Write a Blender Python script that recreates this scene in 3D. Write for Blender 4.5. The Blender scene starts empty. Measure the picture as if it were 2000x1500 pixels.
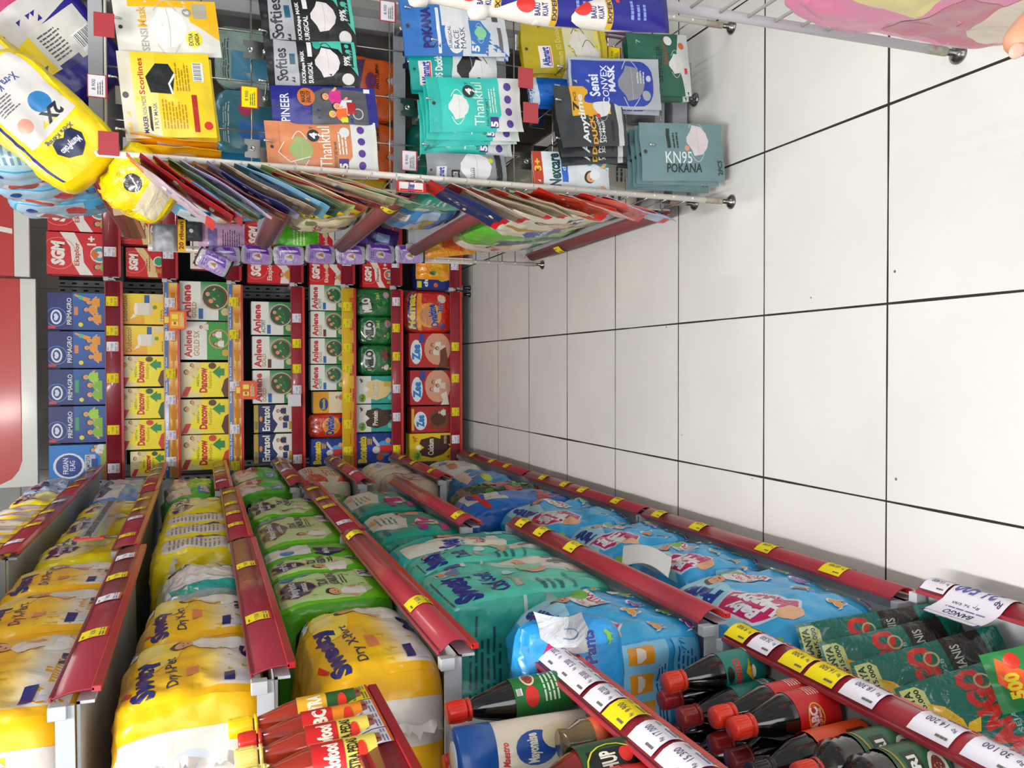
import bpy, math, random
from mathutils import Vector, Matrix, noise
R = math.radians
scn = bpy.context.scene
COL = scn.collection

# ------------------------------------------------------------------ camera
CH = 1.3
FPX = 1651.9
PITCH, YAW, ROLL = 0.350260708, -0.0198394945, 0.00890847096
_f = Vector((math.sin(YAW)*math.cos(PITCH), math.cos(YAW)*math.cos(PITCH), -math.sin(PITCH)))
_r = Vector((math.cos(YAW), -math.sin(YAW), 0))
_d = _f.cross(_r)
RT = math.cos(ROLL)*_r + math.sin(ROLL)*_d
DN = -math.sin(ROLL)*_r + math.cos(ROLL)*_d
cam = bpy.data.cameras.new('camera')
camo = bpy.data.objects.new('camera', cam); COL.objects.link(camo)
cam.sensor_width = 36; cam.lens = FPX*36/2000; cam.clip_start = 0.02
camo.matrix_world = Matrix(((DN.x, RT.x, -_f.x, 0), (DN.y, RT.y, -_f.y, 0), (DN.z, RT.z, -_f.z, CH), (0, 0, 0, 1)))
scn.camera = camo

def at(px, py, ax, val):
    "point of the plane ax = val that is seen at this photo pixel"
    v = _f*FPX + DN*(px-1000) + RT*(750-py)
    i = 'XYZ'.index(ax)
    t = (val - (0, 0, CH)[i])/v[i]
    return Vector((0, 0, CH)) + v*t

# ------------------------------------------------------------------ light
scn.view_settings.view_transform = 'Standard'
scn.view_settings.look = 'None'
scn.view_settings.gamma = 1
scn.view_settings.use_curve_mapping = False
scn.view_settings.exposure = -0.04
wd = bpy.data.worlds.new('world'); scn.world = wd; wd.use_nodes = True
wd.node_tree.nodes['Background'].inputs[0].default_value = (0.93, 0.97, 1.0, 1)
wd.node_tree.nodes['Background'].inputs[1].default_value = 0.32

def area(name, loc, sx, sy, power, rot=(0, 0, 0), col=(1, .985, .96)):
    l = bpy.data.lights.new(name, 'AREA'); l.shape = 'RECTANGLE'; l.size = sx; l.size_y = sy
    l.energy = power; l.color = col
    o = bpy.data.objects.new(name, l); COL.objects.link(o); o.location = loc; o.rotation_euler = rot
    return o
area('ceiling_light_aisle', (-0.35, 2.3, 2.86), 0.14, 1.3, 21)
area('ceiling_light_front', (-0.35, 0.0, 2.86), 0.14, 1.3, 66)
area('ceiling_light_side', (1.9, 1.2, 2.86), 0.14, 1.3, 14)
area('ceiling_light_left', (-2.2, 1.2, 2.86), 0.14, 1.3, 40)
area('shopfront_daylight', (-0.4, -2.6, 1.7), 3.4, 2.2, 78, (R(82), 0, 0), (.95, .98, 1))

# ------------------------------------------------------------------ materials
def lin(h):
    if isinstance(h, str):
        h = h.lstrip('#'); c = [int(h[i:i+2], 16)/255 for i in (0, 2, 4)]
    else: c = h
    g = sum(c)/3; c = [min(1, max(0, g+(x-g)*1.16)) for x in c]
    return tuple(((x+.055)/1.055)**2.4 if x > .04045 else x/12.92 for x in c)

MATS = {}
def finish(name, rough=.4, metal=0, coat=0, bump=0, bscale=30, spec=.5, trans=0, alpha=1, mott=.04):
    m = bpy.data.materials.new(name); m.use_nodes = True
    nt = m.node_tree; b = nt.nodes['Principled BSDF']
    at_ = nt.nodes.new('ShaderNodeAttribute'); at_.attribute_name = 'Col'
    tc = nt.nodes.new('ShaderNodeTexCoord')
    ns = nt.nodes.new('ShaderNodeTexNoise'); ns.inputs['Scale'].default_value = bscale; ns.inputs['Detail'].default_value = 3
    nt.links.new(tc.outputs['Object'], ns.inputs['Vector'])
    mx = nt.nodes.new('ShaderNodeMix'); mx.data_type = 'RGBA'; mx.blend_type = 'MULTIPLY'; mx.inputs[0].default_value = mott
    nt.links.new(at_.outputs['Color'], mx.inputs[6]); nt.links.new(ns.outputs['Color'], mx.inputs[7])
    nt.links.new(mx.outputs[2], b.inputs['Base Color'])
    b.inputs['Roughness'].default_value = rough; b.inputs['Metallic'].default_value = metal
    b.inputs['Coat Weight'].default_value = coat; b.inputs['Coat Roughness'].default_value = .12
    b.inputs['Specular IOR Level'].default_value = spec
    b.inputs['Transmission Weight'].default_value = trans; b.inputs['Alpha'].default_value = alpha
    if bump:
        bp = nt.nodes.new('ShaderNodeBump'); bp.inputs['Strength'].default_value = bump; bp.inputs['Distance'].default_value = .01
        ns.inputs['Distortion'].default_value = 1.2
        nt.links.new(ns.outputs['Fac'], bp.inputs['Height']); nt.links.new(bp.outputs['Normal'], b.inputs['Normal'])
    MATS[name] = m
finish('card', .42, coat=.1)
finish('film', .34, coat=.25, bump=.34, bscale=11)
finish('crinkle', .22, coat=.6, bump=.8, bscale=28)
finish('paper', .75, spec=.2)
finish('plastic', .35, coat=.3)
finish('railpvc', .42, coat=.45, mott=.12, bscale=14)
finish('railmat', .55, coat=.08, mott=.2, bscale=14)
finish('steel', .45, spec=.4, mott=.1, bscale=9)
finish('chrome', .22, metal=1)
finish('rust', .6, metal=.3, mott=.9, bscale=90)
finish('glassy', .07, coat=1, mott=0)
finish('clear', .1, coat=.8, alpha=.3, mott=0, bump=.3, bscale=12)
finish('board', .6, spec=.25, mott=.15, bscale=6)
finish('skin', .5, mott=.1)

# ------------------------------------------------------------------ mesh builder
from mathutils.geometry import tessellate_polygon
def cutpoly(p, ax, val, keep_less):
    out = []; n = len(p)
    for i in range(n):
        a, b = p[i], p[(i+1) % n]; da, db = a[ax]-val, b[ax]-val
        if keep_less: da, db = -da, -db
        if da >= 0: out.append(a)
        if (da > 0 and db < 0) or (da < 0 and db > 0):
            t = da/(da-db); out.append((a[0]+(b[0]-a[0])*t, a[1]+(b[1]-a[1])*t))
    return out
def cutdiag(p, side):
    "keep one side of the cell diagonal fu = fv"
    out = []; n = len(p)
    for i in range(n):
        a, b = p[i], p[(i+1) % n]; da, db = (a[0]-a[1])*side, (b[0]-b[1])*side
        if da >= 0: out.append(a)
        if (da > 1e-9 and db < -1e-9) or (da < -1e-9 and db > 1e-9):
            t = da/(da-db); out.append((a[0]+(b[0]-a[0])*t, a[1]+(b[1]-a[1])*t))
    return out
class Surf:
    "one face of a wrinkled package as a triangulated grid; prints are cut along the same triangles so that they lie flat on it"
    def __init__(s, fn, nu, nv):
        s.nu, s.nv = nu, nv
        s.P = [[Vector(fn(i/nu, j/nv)) for i in range(nu+1)] for j in range(nv+1)]
        s.N = []
        for j in range(nv+1):
            row = []
            for i in range(nu+1):
                du = s.P[j][min(i+1, nu)]-s.P[j][max(i-1, 0)]; dv = s.P[min(j+1, nv)][i]-s.P[max(j-1, 0)][i]
                n = du.cross(dv); row.append(n.normalized() if n.length > 1e-12 else Vector((0, 0, 1)))
            s.N.append(row)
    def base(s, mb, col, fin):
        nu, nv = s.nu, s.nv; V = [p for r in s.P for p in r]; Nn = [n for r in s.N for n in r]; F = []
        for j in range(nv):
            for i in range(nu):
                k = j*(nu+1)+i; F += [[k, k+1, k+nu+2], [k, k+nu+2, k+nu+1]]
        mb.add(V, F, col, fin, True, Nn)
    def put(s, mb, els, w, h, fin, base=.0004, step=.00007):
        k = 0
        for e in els:
            for poly, faces, col in shapes(e, w/h):
                k += 1; off = base+step*k; poly = [(min(1, max(0, x)), min(1, max(0, y))) for x, y in poly]
                cf = callable(col); V = []; Nn = []; F = []; C = []
                for f in faces:
                    if len(f) == 3: tr = [f]
                    elif e[0] in ('r', 'e', 'c', 'g', 'gv', 'rg', 'l', 'B', 'q'): tr = [(f[0], f[i], f[i+1]) for i in range(1, len(f)-1)]
                    else: tr = [tuple(f[x] for x in t) for t in tessellate_polygon([[Vector((poly[i][0], poly[i][1], 0)) for i in f]])]
                    for t in tr:
                        T = [(poly[i][0]*s.nu, poly[i][1]*s.nv) for i in t]
                        ar = (T[1][0]-T[0][0])*(T[2][1]-T[0][1])-(T[2][0]-T[0][0])*(T[1][1]-T[0][1])
                        if abs(ar) < 1e-7: continue
                        if ar < 0: T = T[::-1]
                        j0 = max(0, int(min(p[1] for p in T))); j1 = min(s.nv-1, int(max(p[1] for p in T)-1e-9))
                        for j in range(j0, j1+1):
                            S_ = cutpoly(cutpoly(T, 1, j, False), 1, j+1, True) if j1 > j0 else T
                            if len(S_) < 3: continue
                            i0 = max(0, int(min(p[0] for p in S_))); i1 = min(s.nu-1, int(max(p[0] for p in S_)-1e-9))
                            for i in range(i0, i1+1):
                                Q = cutpoly(cutpoly(S_, 0, i, False), 0, i+1, True) if i1 > i0 else S_
                                if len(Q) < 3: continue
                                L = [(p[0]-i, p[1]-j) for p in Q]
                                A, B, C_, D = s.P[j][i], s.P[j][i+1], s.P[j+1][i+1], s.P[j+1][i]; na, nb, nc, nd = s.N[j][i], s.N[j][i+1], s.N[j+1][i+1], s.N[j+1][i]
                                for side in (1, -1):
                                    W = cutdiag(L, side)
                                    if len(W) < 3: continue
                                    o = len(V)
                                    for (u, v) in W:
                                        if side == 1: p = A*(1-u)+B*(u-v)+C_*v; n = na*(1-u)+nb*(u-v)+nc*v
                                        else: p = A*(1-v)+D*(v-u)+C_*u; n = na*(1-v)+nd*(v-u)+nc*u
                                        n.normalize(); V.append(p+n*off); Nn.append(n)
                                        if cf: C.append(col((u+i)/s.nu, (v+j)/s.nv))
                                    F.append(list(range(o, o+len(W))))
                if not V: continue
                if cf:
                    idx = {id(p): q for p, q in zip(V, C)}; mb.add(V, F, lambda p: idx[id(p)], fin, True, Nn)
                else: mb.add(V, F, col, fin, True, Nn)

class MB:
    def __init__(s): s.v = []; s.f = []; s.c = []; s.m = []; s.mats = []; s.sm = []; s.n = {}
    def add(s, vs, fs, col, fin='card', smooth=False, nrm=None):
        o = len(s.v)
        if nrm:
            for i, q in enumerate(nrm): s.n[o+i] = q
        s.v += [tuple(p) for p in vs]
        if fin not in s.mats: s.mats.append(fin)
        k = s.mats.index(fin)
        cf = callable(col)
        if not cf: c4 = lin(col)+(1,)
        for f in fs:
            s.f.append([i+o for i in f]); s.m.append(k); s.sm.append(smooth)
            if cf: s.c += [lin(col(vs[i]))+(1,) for i in f]
            else: s.c += [c4]*len(f)
        return s
    def build(s, name, parent=None, loc=None, rot=None):
        me = bpy.data.meshes.new(name); me.from_pydata(s.v, [], s.f)
        a = me.attributes.new('Col', 'FLOAT_COLOR', 'CORNER')
        flat = [x for c in s.c for x in c]; a.data.foreach_set('color', flat)
        for k in s.mats: me.materials.append(MATS[k])
        me.polygons.foreach_set('material_index', s.m); me.polygons.foreach_set('use_smooth', s.sm)
        me.update()
        if s.n:
            nn = [0.0]*(3*len(s.v)); me.vertices.foreach_get('normal', nn)
            me.normals_split_custom_set_from_vertices([tuple(s.n[i]) if i in s.n else (nn[3*i], nn[3*i+1], nn[3*i+2]) for i in range(len(s.v))])
        o = bpy.data.objects.new(name, me); COL.objects.link(o)
        if parent: o.parent = parent
        if loc: o.location = loc
        if rot: o.rotation_euler = rot
        return o
    # solids
    def box(s, x0, y0, z0, x1, y1, z1, col, fin='card', ch=0):
        if ch:
            c = ch; V = []; 
            for (x, sx) in ((x0, 1), (x1, -1)):
                for (y, sy) in ((y0, 1), (y1, -1)):
                    for (z, sz) in ((z0, 1), (z1, -1)):
                        V += [(x, y+sy*c, z+sz*c), (x+sx*c, y, z+sz*c), (x+sx*c, y+sy*c, z)]
            def i(a, b, d, k): return (a*4+b*2+d)*3+k
            F = [[i(0,0,0,0), i(0,0,1,0), i(0,1,1,0), i(0,1,0,0)], [i(1,0,0,0), i(1,1,0,0), i(1,1,1,0), i(1,0,1,0)],
                 [i(0,0,0,1), i(1,0,0,1), i(1,0,1,1), i(0,0,1,1)], [i(0,1,0,1), i(0,1,1,1), i(1,1,1,1), i(1,1,0,1)],
                 [i(0,0,0,2), i(0,1,0,2), i(1,1,0,2), i(1,0,0,2)], [i(0,0,1,2), i(1,0,1,2), i(1,1,1,2), i(0,1,1,2)]]
            for a in (0, 1):
                for b in (0, 1):
                    F.append([i(a,b,0,0), i(a,b,1,0), i(a,b,1,1), i(a,b,0,1)])
                    F.append([i(a,0,b,0), i(a,1,b,0), i(a,1,b,2), i(a,0,b,2)])
                    F.append([i(0,a,b,1), i(1,a,b,1), i(1,a,b,2), i(0,a,b,2)])
                    for d in (0, 1): F.append([i(a,b,d,0), i(a,b,d,1), i(a,b,d,2)])
            return s.add(V, F, col, fin)
        V = [(x, y, z) for x in (x0, x1) for y in (y0, y1) for z in (z0, z1)]
        return s.add(V, [[0,1,3,2], [4,6,7,5], [0,4,5,1], [2,3,7,6], [0,2,6,4], [1,5,7,3]], col, fin)
    def tube(s, pts, r, col, fin='chrome', n=8, cap=True):
        pts = [Vector(p) for p in pts]; V = []; F = []
        for k, p in enumerate(pts):
            d = (pts[min(k+1, len(pts)-1)]-pts[max(k-1, 0)]).normalized()
            u = d.orthogonal().normalized() if k == 0 else (u - d*u.dot(d)).normalized()
            w = d.cross(u); rr = r[k] if isinstance(r, (list, tuple)) else r
            V += [p + (u*math.cos(2*math.pi*j/n)+w*math.sin(2*math.pi*j/n))*rr for j in range(n)]
        for k in range(len(pts)-1):
            for j in range(n): F.append([k*n+j, k*n+(j+1) % n, (k+1)*n+(j+1) % n, (k+1)*n+j])
        if cap: F.append(list(range(n))[::-1]); F.append([(len(pts)-1)*n+j for j in range(n)])
        return s.add(V, F, col, fin, True)
    def lathe(s, prof, col, fin='plastic', n=24, c=(0, 0, 0), ell=1.0, flute=0, nf=12):
        V = []; F = []
        for k, (r, z) in enumerate(prof):
            for j in range(n):
                a = 2*math.pi*j/n; q = r*(1-flute*abs(math.sin(a*nf/2))) if flute else r
                V.append((c[0]+q*math.cos(a), c[1]+q*math.sin(a)*ell, c[2]+z))
        for k in range(len(prof)-1):
            for j in range(n): F.append([k*n+j, k*n+(j+1) % n, (k+1)*n+(j+1) % n, (k+1)*n+j])
        F.append([(len(prof)-1)*n+j for j in range(n)]); F.append(list(range(n))[::-1])
        return s.add(V, F, col, fin, True)
    # printed artwork, mapped on a surface
    def art(s, els, mp, w, h, fin='card', maxl=9, base=.0004, step=.00009, clamp=True):
        k = 0
        for e in els:
            for poly, tris, col in shapes(e, w/h):
                poly = [(min(1, max(0, a_)), min(1, max(0, b_))) for a_, b_ in poly] if clamp else poly
                k += 1; off = base+step*k
                V = list(poly); F = []
                if maxl < 5: V, F = split(V, tris, w, h, maxl)
                else: F = tris
                if callable(col):
                    cc = [lin(col(u, v))+(1,) for u, v in V]
                    o = len(s.v); s.v += [tuple(mp(u, v, off)) for u, v in V]
                    if fin not in s.mats: s.mats.append(fin)
                    for f in F:
                        s.f.append([i+o for i in f]); s.m.append(s.mats.index(fin)); s.sm.append(maxl < 5)
                        s.c += [cc[i] for i in f]
                else:
                    s.add([mp(u, v, off) for u, v in V], F, col, fin, maxl < 5)
        return s

def split(V, tris, w, h, L):
    V = list(V); out = []; mid = {}
    st = [tuple(t) if len(t) == 3 else t for t in tris]; st2 = []
    for t in st:
        for i in range(1, len(t)-1): st2.append((t[0], t[i], t[i+1]))
    while st2:
        t = st2.pop(); best = 0; bi = -1
        for i in range(3):
            p, q = V[t[i]], V[t[(i+1) % 3]]
            l = ((p[0]-q[0])*w)**2+((p[1]-q[1])*h)**2
            if l > best: best = l; bi = i
        if best <= L*L: out.append(list(t)); continue
        a, b, c = t[bi], t[(bi+1) % 3], t[(bi+2) % 3]
        key = (min(a, b), max(a, b))
        if key not in mid:
            mid[key] = len(V); V.append(((V[a][0]+V[b][0])/2, (V[a][1]+V[b][1])/2))
        m = mid[key]; st2.append((a, m, c)); st2.append((m, b, c))
    return V, out

TXT = {}
def text(sx, bold=0):
    key = (sx, bold)
    if key not in TXT:
        c = bpy.data.curves.new('t', 'FONT'); c.body = sx; c.resolution_u = 2; c.offset = bold; c.fill_mode = 'FRONT'
        o = bpy.data.objects.new('t', c); me = o.to_mesh()
        me.calc_loop_triangles()
        vs = [(v.co.x, v.co.y) for v in me.vertices]; ts = [list(t.vertices) for t in me.loop_triangles]
        # weld
        idx = {}; nv = []; mp = []
        for p in vs:
            k = (round(p[0], 4), round(p[1], 4))
            if k not in idx: idx[k] = len(nv); nv.append(p)
            mp.append(idx[k])
        ts = [[mp[i] for i in t] for t in ts]; ts = [t for t in ts if len(set(t)) == 3]
        x0 = min(p[0] for p in nv)+bold; x1 = max(p[0] for p in nv)-bold; y0 = min(p[1] for p in nv)+bold; y1 = max(p[1] for p in nv)-bold
        TXT[key] = ([((p[0]-x0)/(x1-x0), (p[1]-y0)/(y1-y0)) for p in nv], ts)
        o.to_mesh_clear(); bpy.data.objects.remove(o); bpy.data.curves.remove(c)
    return TXT[key]

def ell(cu, cv, ru, rv, n=18, a0=0):
    return [(cu+ru*math.cos(2*math.pi*j/n+a0), cv+rv*math.sin(2*math.pi*j/n+a0)) for j in range(n)]
def fan(p): return [list(range(len(p)))]
SK = '#e2ab86'
def shapes(e, asp):
    "asp = width / height; yields (points, faces, colour) in unit coordinates of the face"
    k = e[0]
    if k == 'r':
        _, u0, v0, u1, v1, c = e; yield [(u0, v0), (u1, v0), (u1, v1), (u0, v1)], [[0, 1, 2, 3]], c
    elif k == 'g':      # print that runs from one ink to another, left to right
        _, u0, v0, u1, v1, c0, c1 = e
        a, b = [int(c0[i:i+2], 16)/255 for i in (1, 3, 5)], [int(c1[i:i+2], 16)/255 for i in (1, 3, 5)]
        yield [(u0, v0), (u1, v0), (u1, v1), (u0, v1)], [[0, 1, 2, 3]], (lambda u, v: tuple(a[i]+(b[i]-a[i])*min(1, max(0, (u-u0)/(u1-u0))) for i in range(3)))
    elif k == 'gv':     # the same from bottom to top
        _, u0, v0, u1, v1, c0, c1 = e
        a, b = [int(c0[i:i+2], 16)/255 for i in (1, 3, 5)], [int(c1[i:i+2], 16)/255 for i in (1, 3, 5)]
        yield [(u0, v0), (u1, v0), (u1, v1), (u0, v1)], [[0, 1, 2, 3]], (lambda u, v: tuple(a[i]+(b[i]-a[i])*min(1, max(0, (v-v0)/(v1-v0))) for i in range(3)))
    elif k == 'e': p = ell(*e[1:5]); yield p, fan(p), e[5]
    elif k == 'c': _, cu, cv, r, c = e; p = ell(cu, cv, r, r*asp); yield p, fan(p), c
    elif k == 'rg':     # ring
        _, cu, cv, r, t, c = e; a = ell(cu, cv, r, r*asp); b = ell(cu, cv, r-t, (r-t)*asp); n = len(a)
        yield a+b, [[i, (i+1) % n, n+(i+1) % n, n+i] for i in range(n)], c
    elif k == 'p': yield e[1], fan(e[1]), e[2]
    elif k == 'q':      # stroke along a polyline
        _, pts, t, c = e; P = []
        for i, p in enumerate(pts):
            q0 = pts[max(i-1, 0)]; q1 = pts[min(i+1, len(pts)-1)]
            dx, dy = (q1[0]-q0[0])*asp, q1[1]-q0[1]; l = math.hypot(dx, dy) or 1
            nx, ny = -dy/l*t, dx/l*t; P += [(p[0]+nx/asp, p[1]+ny), (p[0]-nx/asp, p[1]-ny)]
        yield P, [[2*i, 2*i+1, 2*i+3, 2*i+2] for i in range(len(pts)-1)], c
    elif k == 'T':
        _, sx, u0, v0, u1, v1, c = e[:7]; o = e[7] if len(e) > 7 else {}
        ro = R(o.get('rot', 0)); cu, cv = (u0+u1)/2, (v0+v1)/2; sh = o.get('sh', 0)
        def tf(p):
            x = (p[0]-.5)*(u1-u0)*asp + sh*(p[1]-.5)*(v1-v0); y = (p[1]-.5)*(v1-v0)
            return (cu+(x*math.cos(ro)-y*math.sin(ro))/asp, cv+x*math.sin(ro)+y*math.cos(ro))
        if 'o' in o:
            vs, ts = text(sx, .06); yield [tf(p) for p in vs], ts, o['o']
        vs, ts = text(sx, o.get('b', .012)); yield [tf(p) for p in vs], ts, c
    elif k == 'l':      # block of fine print
        _, u0, v0, u1, v1, n, c = e; P = []; F = []; rnd = random.Random(int(u0*977+v0*131+n))
        for i in range(n):
            y = v1-(i+.5)*(v1-v0)/n; t = (v1-v0)/n*.22; x = u0; end = u0+(u1-u0)*rnd.uniform(.7, 1)
            while x < end:
                x2 = min(end, x+(u1-u0)*rnd.uniform(.1, .28)); o = len(P)
                P += [(x, y-t), (x2, y-t), (x2, y+t), (x, y+t)]; F.append([o, o+1, o+2, o+3]); x = x2+(u1-u0)*.03
        yield P, F, c
    elif k == 'B':      # bar code
        _, u0, v0, u1, v1 = e; yield [(u0, v0), (u1, v0), (u1, v1), (u0, v1)], [[0, 1, 2, 3]], '#f4f4f4'
        P = []; F = []; n = 14
        for i in range(n):
            a = u0+(u1-u0)*(i+.4+(i*7 % 3)*.1)/(n+.6); b = a+(u1-u0)/(n+.6)*(.3+.15*(i*5 % 3)); o = len(P)
            P += [(a, v0+(v1-v0)*.2), (b, v0+(v1-v0)*.2), (b, v1-(v1-v0)*.08), (a, v1-(v1-v0)*.08)]; F.append([o, o+1, o+2, o+3])
        yield P, F, '#222222'
    elif k == 'K':      # printed child: head of height s, shirt colour
        _, cu, cv, s_, sh = e[:5]; hair = e[5] if len(e) > 5 else '#2b1d18'; w = s_/asp
        for p, c in ((ell(cu, cv+.06*s_, .56*w, .56*s_), hair), (ell(cu, cv-.08*s_, .46*w, .47*s_), SK)):
            yield p, fan(p), c
        p = [(cu-.25*w, cv-.5*s_), (cu+.25*w, cv-.5*s_), (cu+.85*w, cv-.85*s_), (cu+.9*w, cv-2.2*s_), (cu-.9*w, cv-2.2*s_), (cu-.85*w, cv-.85*s_)]
        yield p, fan(p), sh
        for sg in (-1, 1):
            p = [(cu+sg*.8*w, cv-.95*s_), (cu+sg*1.35*w, cv-1.5*s_), (cu+sg*1.2*w, cv-1.75*s_), (cu+sg*.75*w, cv-1.4*s_)]
            yield p, fan(p), SK
            p = ell(cu+sg*.17*w, cv-.05*s_, .05*w, .06*s_, 8); yield p, fan(p), '#30201a'
        p = ell(cu, cv-.27*s_, .14*w, .05*s_, 8); yield p, fan(p), '#b0483e'
    elif k == 'D':      # printed diaper
        _, cu, cv, s_, c = e; w = s_/asp
        p = [(cu-w, cv+.6*s_), (cu+w, cv+.6*s_), (cu+w, cv+.1*s_), (cu+.45*w, cv-.55*s_), (cu-.45*w, cv-.55*s_), (cu-w, cv+.1*s_)]
        yield p, fan(p), c
    elif k == 'M':      # printed face mask, domed
        _, cu, cv, s_, c = e[:5]; w = s_/asp; lc = e[5] if len(e) > 5 else '#e8e8e8'
        for sg in (-1, 1):
            pts = [(cu+sg*(.75+.55*math.sin(t*math.pi/8))*w, cv+(.55-1.0*t/8)*s_) for t in range(9)]
            yield from shapes(('q', pts, .025*s_, lc), asp)
        p = [(cu-.15*w, cv+.8*s_), (cu+.15*w, cv+.8*s_), (cu+.6*w, cv+.45*s_), (cu+.95*w, cv+.3*s_), (cu+.85*w, cv-.3*s_), (cu+.45*w, cv-.7*s_), (cu, cv-.85*s_), (cu-.45*w, cv-.7*s_), (cu-.85*w, cv-.3*s_), (cu-.95*w, cv+.3*s_), (cu-.6*w, cv+.45*s_)]
        yield p, fan(p), c
        yield from shapes(('q', [(cu-.9*w, cv), (cu-.3*w, cv-.08*s_), (cu+.3*w, cv-.08*s_), (cu+.9*w, cv)], .012*s_, '#b9b4b4'), asp)
    elif k == 'H':      # heart / bean shaped logo plate
        _, cu, cv, ru, rv, c = e
        p = [(cu, cv-rv), (cu+.7*ru, cv-.5*rv), (cu+ru, cv+.2*rv), (cu+.75*ru, cv+.9*rv), (cu+.35*ru, cv+rv), (cu, cv+.7*rv), (cu-.35*ru, cv+rv), (cu-.75*ru, cv+.9*rv), (cu-ru, cv+.2*rv), (cu-.7*ru, cv-.5*rv)]
        yield p, fan(p), c
    elif k == 'A':      # small printed animal
        _, cu, cv, s_, c = e; w = s_/asp
        for q in ((cu, cv, .8*w, .5*s_), (cu+.8*w, cv+.45*s_, .45*w, .42*s_)):
            p = ell(*q, 10); yield p, fan(p), c
        p = [(cu-.6*w, cv), (cu-1.3*w, cv+.7*s_), (cu-1.0*w, cv-.1*s_)]; yield p, fan(p), c
        p = [(cu-.5*w, cv-.3*s_), (cu-.2*w, cv-.3*s_), (cu-.25*w, cv-.9*s_), (cu-.55*w, cv-.9*s_)]; yield p, fan(p), c
        p = [(cu+.3*w, cv-.3*s_), (cu+.6*w, cv-.3*s_), (cu+.6*w, cv-.9*s_), (cu+.3*w, cv-.9*s_)]; yield p, fan(p), c

# ------------------------------------------------------------------ naming helpers
def tag(o, label, cat, group=None):
    if len(label.replace('-', ' ').split()) > 16: print('LONG', label)
    o['label'] = label; o['category'] = cat
    if group: o['group'] = group
    return o
def empty(name, loc=(0, 0, 0), rz=0, label=None, cat=None, group=None, rot=None):
    o = bpy.data.objects.new(name, None); COL.objects.link(o); o.location = loc; o.rotation_euler = rot or (0, 0, rz)
    o.empty_display_size = .05
    if label: tag(o, label, cat, group)
    return o
def struct(o): o['kind'] = 'structure'; return o
def dup(o, loc=None, rot=None, label=None, group=None, parent=None):
    c = o.copy(); COL.objects.link(c)
    if parent: c.parent = parent
    for ch in list(o.children): dup(ch, parent=c)
    if loc is not None: c.location = loc
    if rot is not None: c.rotation_euler = rot
    if label:
        c['label'] = label
        if len(label.replace('-', ' ').split()) > 16: print('LONG', label)
    if group: c['group'] = group
    return c

# ------------------------------------------------------------------ package builders
def carton(name, w, h, d, col, els, side=None, fin='card', parent=None):
    "upright carton, front towards -y, base centre at the origin"
    m = MB(); m.box(-w/2, -d/2, 0, w/2, d/2, h, side or col, fin, .0015)
    m.art([('r', .004, .003, .996, .997, col)]+els, lambda u, v, o: (-w/2+u*w, -d/2-o, v*h), w, h, fin)
    # glued end flap seam on the sides
    m.box(-w/2-.0004, -d*.1, .01, -w/2, -d*.07, h-.01, '#d8d4cc', fin); m.box(w/2, -d*.1, .01, w/2+.0004, -d*.07, h-.01, '#d8d4cc', fin)
    return m.build(name, parent)

def softmap(w, h, d, k=6, taper=.25, wr=.006, seed=0, lean=0, kb=None):
    S = Vector((seed*3.1, seed*1.7, seed*.7))
    def G(a, b, c, off=0):
        n = (abs(a)**k+abs(b)**k+abs(c)**k)**(1/k)
        q = Vector((a/n, c/n, b/n))
        z01 = (q.z+1)/2
        t = 1-taper*max(0, z01-.55)**2*4.2
        p = Vector((q.x*w/2*(1-.05*max(0, z01-.7)), q.y*d/2*t, z01*h))
        cr = noise.noise(q*2.2+S)*.9 + noise.noise(Vector((q.x*7, q.y*7, q.z*3))+S)*.5 + abs(noise.noise(Vector((q.x*3, q.y*3, q.z*6))-S))*.6
        nr = Vector((q.x**3*.9, q.y**3*1.0, q.z**3)); nr = nr.normalized() if nr.length > 0 else nr
        e = min(1, max(0, p.z-.01)/.06)
        p += nr*(cr*wr*e+off)
        if lean: p.x += lean*p.z
        if p.z < 0: p.z = 0
        return p
    return G

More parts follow.
